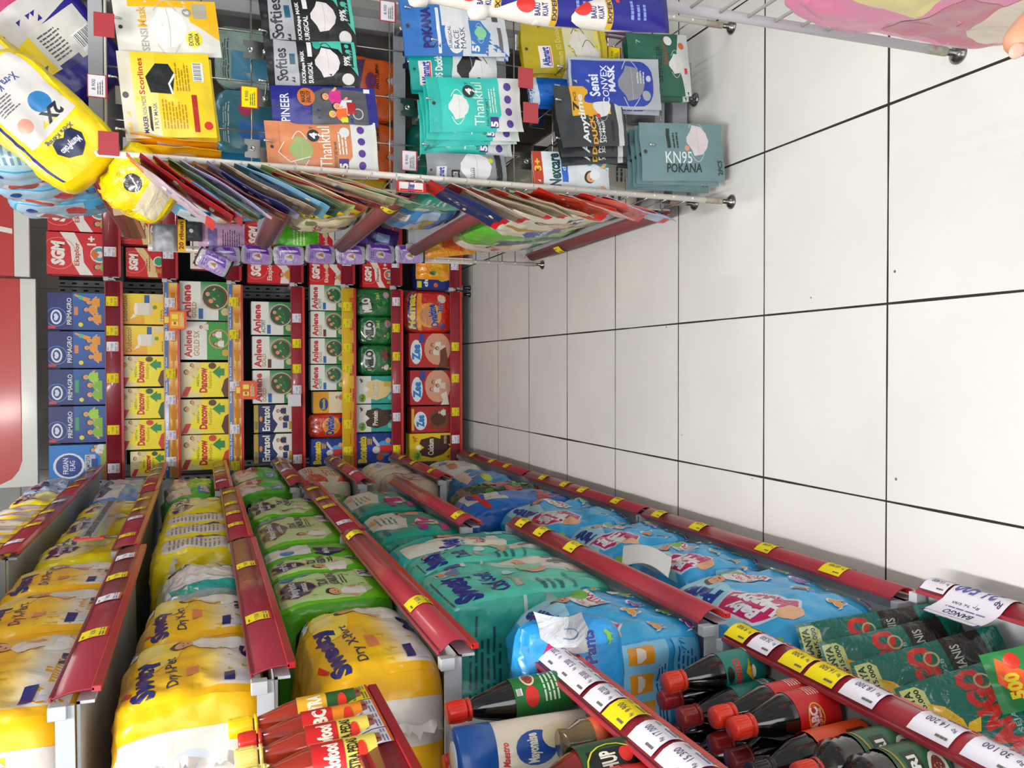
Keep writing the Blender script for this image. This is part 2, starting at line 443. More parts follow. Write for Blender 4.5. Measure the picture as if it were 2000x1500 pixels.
def softbag(name, w, h, d, col, front, sideL=(), sideR=(), fin='film', k=6, taper=.25, wr=.006, seed=0, n=30, seam=None, lean=0, parent=None, back=()):
    G = softmap(w, h, d, k, taper, wr, seed, lean)
    m = MB()
    faces = [lambda s, t: (s, t, -1), lambda s, t: (-s, t, 1), lambda s, t: (1, t, s), lambda s, t: (-1, t, -s), lambda s, t: (s, 1, t), lambda s, t: (s, -1, -t)]
    fcol = [col]*6
    def lead(els):
        els = list(els)
        if els and els[0][0] == 'r' and els[0][1:5] == (0, 0, 1, 1): return els[0][5], els[1:]
        return col, els
    fcol[0], front = lead(front); fcol[1], back = lead(back); fcol[2], sideR = lead(sideR); fcol[3], sideL = lead(sideL)
    dims = [(w, h), (w, h), (d, h), (d, h), (w, d), (w, d)]; prints = [front, back, sideR, sideL, (), ()]
    for fi, fc in enumerate(faces):
        nu = max(8, min(34, int(dims[fi][0]/.011*n/30))); nv = max(8, min(34, int(dims[fi][1]/.011*n/30)))
        sf = Surf(lambda u, v, fc=fc: G(*fc(2*u-1, 2*v-1)), nu, nv)
        sf.base(m, fcol[fi], fin)
        if prints[fi]: sf.put(m, prints[fi], dims[fi][0], dims[fi][1], fin)
    if seam:    # welded fin standing off the near side of the bag
        V = []; F = []
        if seam[0] == 'V':
            for i in range(31):
                b = -.97+1.9*i/30; c = seam[1]+.025*math.sin(i*.8+seed)
                p = G(-1, b, c); q = p+Vector((-(.014+.005*math.sin(i*1.7)), .010+.005*math.sin(i*2.3+seed), .002*math.sin(i)))
                V += [p, q]
            F += [[2*i, 2*i+1, 2*i+3, 2*i+2] for i in range(30)]
        for sgn in (() if seam[0] == 'V' else (-1, 1) if seam[0] == 'b' else ((-1,) if seam[0] == 'L' else (1,))):
            o = len(V)
            for i in range(31):
                c = -1+2*i/30; b = seam[1]+.02*math.sin(i*.9+seed)
                p = G(sgn, b, c); q = p+Vector((sgn*(.018+.004*math.sin(i*1.7)), 0, -.012-.005*math.sin(i*2.3+seed)))
                V += [p, q]
            F += [[o+2*i, o+2*i+1, o+2*i+3, o+2*i+2] for i in range(30)]
        m.add(V, F, seam[2], fin, True)
    return m.build(name, parent)

def pouch(name, w, h, d, col, front, fin='film', hole=True, seed=0, tear='#ffffff', parent=None, crimp=.0, back=None):
    "thin hanging pouch; origin at its hang hole, hangs down, front towards -y"
    m = MB(); S = Vector((seed*2.3, 1.1*seed, 0)); nx, nz = 16, 24
    hz = h*.055
    def P(u, v, side, off=0):
        x = -w/2+u*w; z = hz-h+v*h
        eu = max(0, 1-abs(2*u-1)**4); ev = max(0, 1-abs(2*(v-.02)/.84-1)**4) if v < .86 else 0
        t = d/2*(eu*ev)**.9+.0006
        wv = .010*noise.noise(Vector((u*1.6, v*1.3, 0))+S)+.004*noise.noise(Vector((u*5, v*4, 2))+S)
        return Vector((x, wv-side*(t+off), z))
    els = list(front); c0 = col
    if els and els[0][0] == 'r' and els[0][1:5] == (0, 0, 1, 1): c0 = els.pop(0)[5]
    if hole: els += [('e', .5, .95, .035, .035*w/h, '#3a3a3c')]
    sf = Surf(lambda u, v: P(u, v, 1), nx, nz); sf.base(m, c0, fin); sf.put(m, els, w, h, fin, .00025, .00003)
    Surf(lambda u, v: P(1-u, v, -1), nx, nz).base(m, back or col, fin)
    ed = [(i/nx, 0) for i in range(nx+1)]+[(1, j/nz) for j in range(1, nz+1)]+[(1-i/nx, 1) for i in range(1, nx+1)]+[(0, 1-j/nz) for j in range(1, nz)]
    V = []; 
    for (u, v) in ed: V += [P(u, v, 1), P(u, v, -1)]
    N = len(ed); m.add(V, [[2*i, 2*((i+1) % N), 2*((i+1) % N)+1, 2*i+1] for i in range(N)], col, fin, True)
    return m.build(name, parent)
# ------------------------------------------------------------------ floor, walls, ceiling
def shell_mat(name, base, tile=None, x0=0, y0=0, line='#2a2422', rough=.2, wall=False):
    m = bpy.data.materials.new(name); m.use_nodes = True; nt = m.node_tree; b = nt.nodes['Principled BSDF']; L = nt.links
    def N(t, **k):
        n = nt.nodes.new(t)
        for a, v in k.items(): setattr(n, a, v)
        return n
    geo = N('ShaderNodeNewGeometry'); sep = N('ShaderNodeSeparateXYZ'); L.new(geo.outputs['Position'], sep.inputs[0])
    nz = N('ShaderNodeTexNoise'); nz.inputs['Scale'].default_value = 2.3; nz.inputs['Detail'].default_value = 5; L.new(geo.outputs['Position'], nz.inputs['Vector'])
    n2 = N('ShaderNodeTexNoise'); n2.inputs['Scale'].default_value = 260; n2.inputs['Detail'].default_value = 1; L.new(geo.outputs['Position'], n2.inputs['Vector'])
    r1 = N('ShaderNodeValToRGB'); r1.color_ramp.elements[0].position = .3; r1.color_ramp.elements[1].position = .7
    c = lin(base); r1.color_ramp.elements[0].color = tuple(x*.9 for x in c)+(1,); r1.color_ramp.elements[1].color = c+(1,)
    L.new(nz.outputs['Fac'], r1.inputs[0]); out = r1.outputs[0]
    if tile:
        # rare dark specks trodden into the glaze
        sp = N('ShaderNodeTexVoronoi'); sp.inputs['Scale'].default_value = 7; L.new(geo.outputs['Position'], sp.inputs['Vector'])
        cm = N('ShaderNodeMath', operation='LESS_THAN'); cm.inputs[1].default_value = .022; L.new(sp.outputs['Distance'], cm.inputs[0])
        ms = N('ShaderNodeMix', data_type='RGBA'); L.new(cm.outputs[0], ms.inputs[0]); L.new(out, ms.inputs[6]); ms.inputs[7].default_value = lin('#6b625a')+(1,)
        out = ms.outputs[2]; acc = None
        for ax, o0 in ((0, x0), ((2 if wall else 1), y0)):
            a = N('ShaderNodeMath', operation='SUBTRACT'); L.new(sep.outputs[ax], a.inputs[0]); a.inputs[1].default_value = o0-tile/2
            w = N('ShaderNodeMath', operation='PINGPONG'); L.new(a.outputs[0], w.inputs[0]); w.inputs[1].default_value = tile/2
            d = N('ShaderNodeMath', operation='SUBTRACT'); d.inputs[0].default_value = tile/2; L.new(w.outputs[0], d.inputs[1])
            wob = N('ShaderNodeMath', operation='MULTIPLY_ADD'); L.new(nz.outputs['Fac'], wob.inputs[0]); wob.inputs[1].default_value = .0052; wob.inputs[2].default_value = -.0002
            s = N('ShaderNodeMath', operation='LESS_THAN'); L.new(d.outputs[0], s.inputs[0]); L.new(wob.outputs[0], s.inputs[1])
            if acc is None: acc = s.outputs[0]
            else:
                mm = N('ShaderNodeMath', operation='MAXIMUM'); L.new(acc, mm.inputs[0]); L.new(s.outputs[0], mm.inputs[1]); acc = mm.outputs[0]
        mx = N('ShaderNodeMix', data_type='RGBA'); L.new(acc, mx.inputs[0]); L.new(out, mx.inputs[6]); mx.inputs[7].default_value = lin(line)+(1,)
        out = mx.outputs[2]
        rr = N('ShaderNodeMath', operation='MULTIPLY_ADD'); L.new(acc, rr.inputs[0]); rr.inputs[1].default_value = .6; rr.inputs[2].default_value = rough; L.new(rr.outputs[0], b.inputs['Roughness'])
        bp = N('ShaderNodeBump'); bp.inputs['Strength'].default_value = .5; bp.inputs['Distance'].default_value = .002; bp.invert = True
        L.new(acc, bp.inputs['Height']); L.new(bp.outputs[0], b.inputs['Normal'])
    else: b.inputs['Roughness'].default_value = rough
    L.new(out, b.inputs['Base Color'])
    return m
def slab(name, pts, mat):
    me = bpy.data.meshes.new(name); me.from_pydata(pts, [], [[0,1,2,3], [7,6,5,4], [0,4,5,1], [1,5,6,2], [2,6,7,3], [3,7,4,0]]); me.materials.append(mat)
    o = bpy.data.objects.new(name, me); COL.objects.link(o); return struct(o)
def slabbox(name, a, b, mat):
    return slab(name, [(a[0],a[1],b[2]), (b[0],a[1],b[2]), (b[0],b[1],b[2]), (a[0],b[1],b[2]), (a[0],a[1],a[2]), (b[0],a[1],a[2]), (b[0],b[1],a[2]), (a[0],b[1],a[2])], mat)
slabbox('floor', (-4, -3, -.05), (4, 4.75, 0), shell_mat('glazed floor tile', '#e3e2df', .4, .1288, 3.7469, rough=.33))
slabbox('wall_back', (-4, 4.75, 0), (4, 4.85, 3), shell_mat('grey wall tile', '#b4b5b2', .3, .1, .05, '#8d8d8a', .3, True))
slabbox('ceiling', (-4, -3, 3), (4, 4.75, 3.08), shell_mat('ceiling paint', '#e8e6e0', rough=.8))
for i, (x, y) in enumerate(((-.35, 2.3), (-.35, 0), (1.9, 1.2), (-2.2, 1.2))):
    t = empty('tube_light', (x, y, 2.9), label=('ceiling tube light over the far aisle', 'ceiling tube light over the near aisle', 'ceiling tube light right of the aisle', 'ceiling tube light left of the aisle')[i], cat='light')
    m = MB(); m.box(-.08, -.68, .03, .08, .68, .1, '#e8e8e6', 'steel', .004); m.build('housing', t)
    m = MB(); m.tube([(0, -.64, .01), (0, .64, .01)], .014, '#ffffff', 'plastic', 10); o = m.build('tube', t)
    e = MATS.get('lamp')
    if not e:
        e = bpy.data.materials.new('lit tube'); e.use_nodes = True; bb = e.node_tree.nodes['Principled BSDF']
        bb.inputs['Emission Color'].default_value = (1, .98, .94, 1); bb.inputs['Emission Strength'].default_value = 14; MATS['lamp'] = e
    o.data.materials[0] = e

# ------------------------------------------------------------------ price rails and shelves
RAIL = {'maroon': ('#9a2f3c', '#c8281f'), 'wine': ('#842332', '#a51f28'), 'dull': ('#7c4446', '#8f3a3a'), 'yellow': ('#e9c03a', '#b8282c'), 'orange': ('#e2a14c', '#b8282c')}
def rail(parent, L, H, colour, curve=.016, lean=0.0, tags=(), plate=None):
    "ticket rail along x, front towards -y, lower edge at z 0; tags: (x, width, 'y'/'w', number)"
    body, lip = RAIL[colour]; n = 10
    def S(x, s, off=0):
        y = -.004-curve*math.sin(math.pi*min(1, s*1.02))**.9 - lean*(1-s); z = H*s
        ny = -1; nzv = curve*3.1*math.cos(math.pi*s)*-1/H*.9 + lean/H*0
        q = math.hypot(1, nzv); return Vector((x, y-off/q, z-off*nzv/q*-1))
    m = MB(); V = []; F = []
    for i in range(n+1): V += [S(-L/2, i/n), S(L/2, i/n)]
    for i in range(n+1): V += [S(-L/2, i/n)+Vector((0, .003, 0)), S(L/2, i/n)+Vector((0, .003, 0))]
    k = 2*(n+1)
    for i in range(n):
        F += [[2*i, 2*i+1, 2*i+3, 2*i+2], [k+2*i+2, k+2*i+3, k+2*i+1, k+2*i], [2*i, 2*i+2, k+2*i+2, k+2*i], [2*i+1, k+2*i+1, k+2*i+3, 2*i+3]]
    m.add(V, F, body, 'railmat' if colour == 'dull' else 'railpvc', True)
    m.box(-L/2, -.007-lean, -.009, L/2, .002-lean, .003, lip, 'railpvc', .001)
    m.box(-L/2, -.006, H-.002, L/2, .001, H+.003, body, 'railpvc', .001)
    if colour == 'orange':     # printed blue band with the shelf slogan above the tickets
        m.art([('r', 0, 0, 1, 1, '#e2a14c')]+[('g', i*.1, .02, i*.1+.05, .9, '#f4d98c', '#e08a3a') for i in range(10)]+[('g', i*.1+.05, .02, i*.1+.1, .9, '#e08a3a', '#f4d98c') for i in range(10)], lambda u, v, o: S(-L/2+u*L, v*.66+.02, o), L, H*.66, 'railpvc')
        m.art([('r', 0, 0, 1, 1, '#2467ad')]+[('T', 'Bunda Sehat, Si Kecil Sehat', a, .25, a+.24, .8, '#dfeaf5') for a in (.04, .38, .71)], lambda u, v, o: S(-L/2+u*L, .70+v*.3, o+.0008), L, H*.3, 'railpvc')
    if colour == 'yellow':
        m.art([('r', .55 if i % 2 else .3, 0, 1, 1, '#d9772c') for i in ()]+[('r', i*.125+.02, .0, i*.125+.075, .42, '#d2622c') for i in range(8)], lambda u, v, o: S(-L/2+u*L, v*.95+.02, o), L, H, 'railpvc')
    o = m.build('price_rail', parent)
    for (x, w, kind, num) in tags:
        t = MB(); c = '#e8d534' if kind == 'y' else '#e9e6ef'
        els = [('r', 0, 0, 1, 1, c)]
        if kind != 'p': els += [('r', 0, 0, 1, .09, '#cf4a3a' if kind == 'y' else '#d9703a'), ('l', .06, .12, .62, .34, 2, '#6c6a5c' if kind == 'y' else '#7d7a96'),
                ('T', 'Rp', .08, .54, .2, .68, '#4a4860', {'b': 0}), ('T', num, .32, .48, .8, .66, '#4a4860', {'b': 0}), ('l', .1, .82, .5, .94, 1, '#6a6760'), ('l', .66, .14, .94, .34, 2, '#7d7a80')]
        else: els += [('r', 0, .88, 1, 1, '#3b3f6e'), ('T', 'PROMO PSM', .2, .9, .8, .98, '#e9e6ef'), ('T', 'BANGO', .26, .7, .74, .83, '#2f3156', {'b': .02}), ('l', .14, .6, .86, .66, 1, '#6a68a0'), ('T', 'Rp.26.500', .34, .44, .8, .54, '#4a4860'), ('T', 'Rp', .08, .3, .2, .42, '#4a4860'), ('T', '21.500', .22, .1, .92, .34, '#6a68a0', {'b': .02, 'sh': .3})]
        a0, a1 = ((.14, .93) if kind != 'p' else (.12, 1.95))
        def mp(u, v, off):
            s = a0+(a1-a0)*v
            if s > 1: p = S(x-w/2+u*w, 1, off+.0022); return p+Vector((0, .5*(s-1)*H-.25*(s-1)**2*H, (s-1)*H))
            return S(x-w/2+u*w, s, off+.0022)
        V = [mp(i, j/10, 0) for j in range(11) for i in (0, 1)]; t.add(V, [[2*j, 2*j+1, 2*j+3, 2*j+2] for j in range(10)], c, 'paper', True)
        t.art(els, mp, w, H*(a1-a0), 'paper', .02, .0003); t.build('price_tag', o)
    return o

def shelf(name, L, D, H, loc, rz, colour, label, group, tags=(), curve=.016, lean=0, ends=True, steel='#c9cbcd', dz=.0):
    "shelf with front edge along x at y=0, deck behind it; loc = centre of the rail's lower edge"
    t = empty(name, loc, rz, label, 'shelf', group)
    m = MB(); m.box(-L/2, .002, H-.034, L/2, D, H-.030, steel, 'steel'); m.box(-L/2, .002, -.001, L/2, .006, H-.030, steel, 'steel'); m.box(-L/2, D-.004, H-.05, L/2, D, H-.034, steel, 'steel')
    m.build('deck', t)
    rail(t, L-.006, H, colour, curve, lean, tags)
    if ends:
        for sgn in (-1, 1):
            m = MB(); x = sgn*(L/2+.004)
            V = [(x-.003, .004, H-.006), (x-.003, D, H-.006), (x-.003, D, .022), (x-.003, D*.75, .02), (x-.003, .004, .022)]
            V += [(p[0]+.006, p[1], p[2]) for p in V]
            m.add(V, [[4,3,2,1,0], [5,6,7,8,9]]+[[i, (i+1) % 5, 5+(i+1) % 5, 5+i] for i in range(5)], steel, 'steel')
            m.box(x-.009, .002, H-.02, x+.009, .02, H+.002, steel, 'steel', .001)
            m.build('end_bracket', t)
    return t

rnd = random.Random(5)
NUMS = ['9.900', '25.500', '9.200', '16.500', '18.300', '14.200', '17.000', '15.300', '40.200', '30.000', '21.500', '24.500', '6.200', '7.100']
def rtags(L, n, w=.05, y=.6, skip=0):
    out = []
    for i in range(n):
        x = -L/2+L*(i+.5)/n+rnd.uniform(-.2, .2)*L/n
        if rnd.random() < skip: continue
        out.append((x, w, 'y' if rnd.random() < y else 'w', rnd.choice(NUMS)))
    return out

# ------------------------------------------------------------------ back shelving (milk)
BX0, BX1, BY = -.497, .392, 4.135
def frame(name, x0, x1, y0, y1, zt, label, back='#2b2c2e', col='#9b9d9f', group=None):
    t = empty('shelving_unit', ((x0+x1)/2, y0, 0), 0, label, 'shelving', group); w = x1-x0; d = y1-y0
    m = MB(); m.box(-w/2+.03, d-.02, .08, w/2-.03, d-.012, zt, back, 'board')
    for k in range(int(w/.05)):     # punched slots of the back panel
        for z in (.2, .5, .75, 1.02, 1.32, 1.6):
            m.box(-w/2+.06+k*.05, d-.0205, z, -w/2+.085+k*.05, d-.02, z+.012, '#0c0c0d', 'board')
    m.build('back_panel', t)
    for s in (-1, 1):
        m = MB(); m.box(s*(w/2-.015)-.015, d-.05, 0, s*(w/2-.015)+.015, d, zt, col, 'steel', .001)
        for k in range(int(zt/.05)): m.box(s*(w/2-.015)-.004, d-.0506, .05*k+.02, s*(w/2-.015)+.004, d-.05, .05*k+.04, '#1c1c1c', 'board')
        m.build('upright', t)
        m = MB(); m.box(s*(w/2-.015)-.012, .03, .04, s*(w/2-.015)+.012, d-.05, .075, col, 'steel', .001)
        m.lathe([(.012, 0), (.014, .006), (.008, .012), (.008, .04)], '#55565a', 'chrome', 12, (s*(w/2-.015), .03, 0)); m.build('foot', t)
    return t
frame('wall_shelving', BX0-.005, BX1+.003, 4.15, 4.62, 1.95, 'dark backed wall shelving holding seven shelves of milk cartons at the aisle end')
frame('wall_shelving', BX1+.007, BX1+.9, 4.15, 4.62, 1.95, 'dark backed wall shelving of red milk cartons, half hidden by the wire racks', group=None)
frame('wall_shelving', BX0-.94, BX0-.04, 4.15, 4.62, 1.95, 'grey wall shelving behind the far end of the diaper shelves', '#8c8e90')
RZ = [(1.640, 1.703), (1.405, 1.463), (1.131, 1.187), (.851, .903), (.607, .664), (.374, .422), (.069, .120)]
RC = ['wine', 'orange', 'orange', 'maroon', 'yellow', 'maroon', 'maroon']
WHERE = ['top', 'second', 'third', 'fourth', 'fifth', 'sixth', 'bottom']
RT_ = [[(-.44, 'w'), (-.27, 'y'), (-.04, 'y'), (.1, 'w'), (.17, 'y'), (.3, 'y')], [(-.42, 'w'), (-.3, 'w'), (-.14, 'w'), (-.02, 'y'), (.15, 'w'), (.3, 'w')], [(-.45, 'y'), (-.28, 'w'), (-.08, 'w'), (.16, 'y'), (.31, 'y')],
       [(-.43, 'w'), (-.1, 'w'), (.0, 'y'), (.12, 'y'), (.24, 'w')], [(-.4, 'y'), (-.27, 'y'), (-.14, 'y'), (.0, 'y'), (.1, 'y'), (.22, 'y'), (.3, 'y')], [(-.4, 'y'), (-.24, 'w'), (-.1, 'w'), (.06, 'y'), (.2, 'y'), (.33, 'w')], [(-.36, 'w'), (-.22, 'y'), (-.05, 'y'), (.11, 'y')]]
for i, (z0, z1) in enumerate(RZ):
    tg = [(x-(BX0+BX1)/2, .042, k, rnd.choice(NUMS)) for x, k in RT_[i]]
    shelf('wall_shelf', BX1-BX0, .39, z1-z0, ((BX0+BX1)/2, BY, z0), 0, RC[i], '%s shelf of the milk carton display with a %s price rail' % (WHERE[i], {'wine': 'dark red', 'orange': 'blue and orange printed', 'maroon': 'glossy red', 'yellow': 'yellow'}[RC[i]]), 'shelves of the milk display', tg, .006)
    tg = [(x, .042, 'w', rnd.choice(NUMS)) for x in (-.33, -.1, .2)]
    shelf('wall_shelf', .885, .39, z1-z0, (BX1+.455, BY-.01, z0+.005), 0, 'wine', '%s shelf of red cartons, seen past the wire racks' % WHERE[i], 'shelves of the red carton display', tg, .006)
# header signs over the wall shelving
def sign(name, x0, x1, y, z0, zr, label, extra):
    m = MB(); m.box(x0, y, zr, x1, y+.03, 2.42, '#b8302c', 'plastic', .002); m.box(x0, y, z0, x1, y+.03, zr, '#dfe2dc', 'plastic', .002)
    m.art(extra, lambda u, v, o: (x0+u*(x1-x0), y-o, z0+v*(2.42-z0)), x1-x0, 2.42-z0, 'plastic')
    return tag(m.build(name), label, 'sign')
sign('header_sign', BX0-.01, BX1-.002, 4.14, 1.975, 2.035, 'red header board with a white lower edge above the blue cartons', [('p', [(0, .13), (.13, .13), (.08, .16), (.04, .22), (.015, .32), (0, .5)], '#dfe2dc')])
sign('header_sign', BX1+.002, BX1+.9, 4.10, 1.99, 2.048, 'red header board with big white letters above the red cartons', [('T', 'reny', .012, .17, .27, .7, '#f2efe8', {'b': .03})])
# ------------------------------------------------------------------ milk cartons at the aisle end
def person_row(xs, v, s, sh): return [('K', x, v, s, sh) for x in xs]
A = {}
A['primagro_o'] = ('#122468', [('g', 0, 0, 1, .62, '#12438e', '#1f68b4'), ('e', .34, .87, .2, .085, '#e8edf5'), ('e', .34, .87, .15, .06, '#23408f'), ('rg', .34, .87, .26, .02, '#5a8ad0'), ('H', .34, .87, .1, .035, '#dfe6f2'), ('T', 'PRIMAGRO', .14, .64, .86, .71, '#eef2fa'), ('r', .03, .88, .1, .99, '#c62d33'), ('r', .4, .54, .62, .6, '#d98a5c'), ('K', .3, .36, .08, '#e39a2e'), ('K', .55, .42, .08, '#e39a2e'), ('K', .75, .38, .08, '#e39a2e'), ('p', [(.75, .4), (.93, .6), (.97, .58), (.85, .34)], '#e39a2e'), ('r', .1, .03, .9, .12, '#9aa4b4'), ('l', .12, .04, .88, .11, 2, '#e8e8e8'), ('c', .14, .5, .06, '#e6d84a'), ('c', .88, .5, .06, '#5fb8a0')])
A['primagro_g'] = ('#122468', [('g', 0, 0, 1, .62, '#123484', '#215e9e'), ('e', .34, .87, .2, .085, '#e8edf5'), ('e', .34, .87, .15, .06, '#23408f'), ('rg', .34, .87, .26, .02, '#5a8ad0'), ('H', .34, .87, .1, .035, '#dfe6f2'), ('T', 'PRIMAGRO', .14, .64, .86, .71, '#eef2fa'), ('r', .03, .88, .1, .99, '#c62d33'), ('r', .34, .54, .7, .6, '#3d9c6a'), ('K', .28, .38, .09, '#7fb52a'), ('K', .55, .38, .09, '#7fb52a'), ('K', .78, .44, .09, '#9fd030'), ('r', .1, .03, .9, .12, '#9aa4b4'), ('l', .12, .04, .88, .11, 2, '#e8e8e8'), ('c', .14, .5, .06, '#e6d84a')])
A['frisian'] = ('#1f7ccb', [('e', .42, .7, .36, .24, '#e8edf5'), ('e', .42, .7, .31, .2, '#23408f'), ('T', 'FRISIAN', .2, .71, .64, .79, '#eef2fa'), ('T', 'FLAG', .28, .61, .56, .69, '#eef2fa'), ('r', .2, .3, .72, .46, '#c5ccd4'), ('T', 'COMPLETA', .22, .38, .7, .44, '#3a4250'), ('r', .22, .26, .6, .36, '#16428c'), ('g', 0, 0, 1, .22, '#7a4a2c', '#9cc84a'), ('K', .84, .34, .07, '#e8e8ea'), ('K', .94, .3, .06, '#e8e8ea'), ('e', .3, .1, .25, .07, '#8a5a34')])
A['diabetasol'] = ('#f3d21e', [('g', 0, .5, 1, 1, '#e9a51e', '#f6dc3a'), ('T', 'Diabetasol', .1, .82, .92, .93, '#3b3420', {'b': 0}), ('r', .3, .38, .7, .66, '#e9e4d4'), ('e', .5, .66, .2, .035, '#fbf8ee'), ('e', .5, .38, .2, .035, '#d9d2bc'), ('r', .74, .1, .98, .42, '#e9d9a8'), ('r', .7, .4, .96, .5, '#2764a8'), ('c', .56, .3, .07, '#7a9a3c'), ('l', .1, .05, .6, .2, 4, '#8a6a20'), ('p', [(.25, .64), (.16, .78), (.34, .7)], '#f4efdf')])
def dancow(pc, tagc='#c9252b'): return ('#f6e02a', [('g', 0, .62, 1, 1, '#e9d9a0', '#f3eec4'), ('H', .48, .55, .4, .27, '#f9e61e'), ('T', 'NESTLE', .32, .66, .66, .7, '#4a3a28'), ('T', 'Dancow', .14, .52, .84, .65, '#c5202a', {'b': .05, 'o': '#f7ef9a'}), ('T', 'FortiGro', .26, .43, .74, .49, '#b9861e'), ('K', .72, .88, .09, '#e9d9a0'), ('K', .92, .78, .07, '#e9d9a0'), ('p', [(.02, .98), (.3, .9), (.3, .8), (.02, .88)], tagc), ('p', [(.62, .2), (.82, .2), (.82, .28), (.9, .28), (.72, .42), (.54, .28), (.62, .28)], '#2f8a4a'), ('e', .9, .42, .09, .07, pc), ('p', [(0, 0), (.7, 0), (.5, .2), (.2, .26), (0, .2)], pc)])
A['dancow_c'] = dancow('#5b3420'); A['dancow_v'] = dancow('#f0ead2'); A['dancow_g'] = dancow('#2c5a34'); A['dancow_r'] = dancow('#c94a2c', '#b3202a')
def anlene(sub, subc, ringc, band='#2f6db0'): return ('#eef0ea', [('g', .25, 0, 1, .62, '#f2f3ee', '#2a8a4a'), ('r', .0, .0, 1, .3, '#2b8444'), ('c', .6, .36, .34, ringc), ('c', .6, .36, .26, '#1c5a30'), ('T', 'Anlene', .05, .8, .9, .95, '#c22a30', {'b': .035}), ('T', sub, .06, .7, .46, .78, subc, {'b': .02}), ('r', .03, .58, .3, .66, band), ('K', .5, .44, .09, '#1f6a38', '#c22c2c'), ('K', .68, .5, .09, '#1f6a38', '#2b1d18'), ('rg', .6, .36, .34, .03, '#cfc8b0'), ('c', .22, .18, .1, '#d9c79a'), ('l', .6, .03, .95, .1, 2, '#dfe8d8')])
A['anlene_gv'] = anlene('GOLD', '#b08a3a', '#6a4a2c'); A['anlene_gc'] = anlene('GOLD', '#b08a3a', '#8a7450', '#5b3420'); A['anlene_a'] = anlene('ACTIFIT', '#3a7a4a', '#4a5250'); A['anlene_as'] = anlene('ACTIFIT', '#3a7a4a', '#a9b0ae')
A['anlene_5'] = ('#f0f0ea', [('r', 0, 0, 1, .52, '#3f9a3c'), ('T', 'Anlene', .06, .8, .76, .93, '#c22a30', {'b': .03}), ('T', 'GOLD 5X', .1, .66, .76, .76, '#b08a3a'), ('rg', .55, .3, .26, .03, '#d9a04a'), ('K', .42, .36, .07, '#f4f4f0'), ('K', .66, .4, .07, '#f4f4f0'), ('c', .18, .18, .09, '#d9b23c'), ('K', .86, .62, .06, '#e8e0cc')])
A['entrasol'] = ('#16295c', [('p', [(0, 0), (1, 0), (1, .5), (.7, .58), (.5, .56), (.3, .46), (0, .56)], '#efece2'), ('r', 0, .9, 1, 1, '#b59a3a'), ('T', 'Entrasol', .06, .64, .94, .8, '#f4f2ea', {'b': .03}), ('e', .5, .84, .1, .035, '#e08a2c'), ('K', .78, .44, .08, '#22305c'), ('K', .5, .38, .08, '#22305c'), ('r', .1, .1, .4, .2, '#c9a04a'), ('r', .15, .24, .36, .34, '#2a3a78'), ('r', .05, .03, .95, .07, '#b59a3a'), ('T', 'GOLD', .12, .92, .4, .98, '#23305c')])
A['etawalin'] = ('#f0e3c0', [('r', 0, .55, 1, 1, '#e2a41e'), ('e', .42, .7, .3, .13, '#26406e'), ('T', 'Etawalin', .18, .66, .66, .75, '#f0dc9a'), ('c', .74, .26, .16, '#e6e8ea'), ('K', .74, .3, .08, '#c9803a'), ('e', .3, .1, .3, .08, '#d9bc6a')])
A['boneeto'] = ('#1f3f9c', [('g', 0, .0, 1, .5, '#2a58b4', '#16357f'), ('T', 'Boneeto', .06, .74, .9, .93, '#f0d62c', {'b': .06, 'o': '#1a2a5c'}), ('c', .5, .3, .26, '#5aa8dc'), ('r', .34, .12, .6, .4, '#c9322c'), ('c', .46, .5, .12, '#e9ddd0'), ('c', .22, .4, .12, '#c26a34'), ('p', [(.6, .4), (.9, .56), (.86, .62), (.58, .48)], '#d8dee8'), ('c', .76, .2, .09, '#e2b08a'), ('r', .62, .58, .88, .74, '#6f4a34'), ('l', .64, .6, .86, .72, 3, '#e8e0d0')])
A['hilo_y'] = ('#2fa39c', [('r', 0, .62, 1, 1, '#eef0ea'), ('H', .5, .42, .38, .34, '#ecd79a'), ('e', .2, .84, .16, .09, '#8ab83c'), ('T', 'HiLo', .1, .8, .3, .88, '#23402c', {'b': .03}), ('T', 'Protein', .24, .46, .76, .58, '#f7f5ee', {'b': .03, 'o': '#5a5040'}), ('c', .52, .76, .09, '#fbfaf4'), ('r', .62, .1, .8, .3, '#d9b75c'), ('A', .82, .86, .05, '#5b4030'), ('c', .22, .14, .1, '#9ad0c4')])
A['hilo_b'] = ('#2fa39c', [('r', 0, .62, 1, 1, '#eef0ea'), ('H', .5, .42, .38, .34, '#4a2f22'), ('e', .2, .84, .16, .09, '#8ab83c'), ('T', 'HiLo', .1, .8, .3, .88, '#23402c', {'b': .03}), ('T', 'Protein', .24, .46, .76, .58, '#f7f5ee', {'b': .03}), ('c', .52, .76, .09, '#fbfaf4'), ('r', .62, .1, .8, .3, '#3a2318'), ('A', .82, .86, .05, '#5b4030'), ('c', .22, .14, .1, '#9ad0c4')])
A['hilo_c'] = ('#e8c922', [('H', .5, .42, .38, .36, '#43291c'), ('e', .2, .82, .16, .09, '#9ac83c'), ('T', 'HiLo', .1, .78, .3, .86, '#23402c', {'b': .03}), ('T', 'Calcium', .22, .46, .8, .58, '#f7f0dc', {'b': .03}), ('c', .5, .8, .09, '#fbfaf4'), ('r', .6, .08, .92, .3, '#3a2318'), ('T', 'PROTEIN', .62, .16, .9, .22, '#e8d9a0'), ('A', .78, .88, .07, '#c98a2c'), ('c', .15, .12, .05, '#c94a3a')])
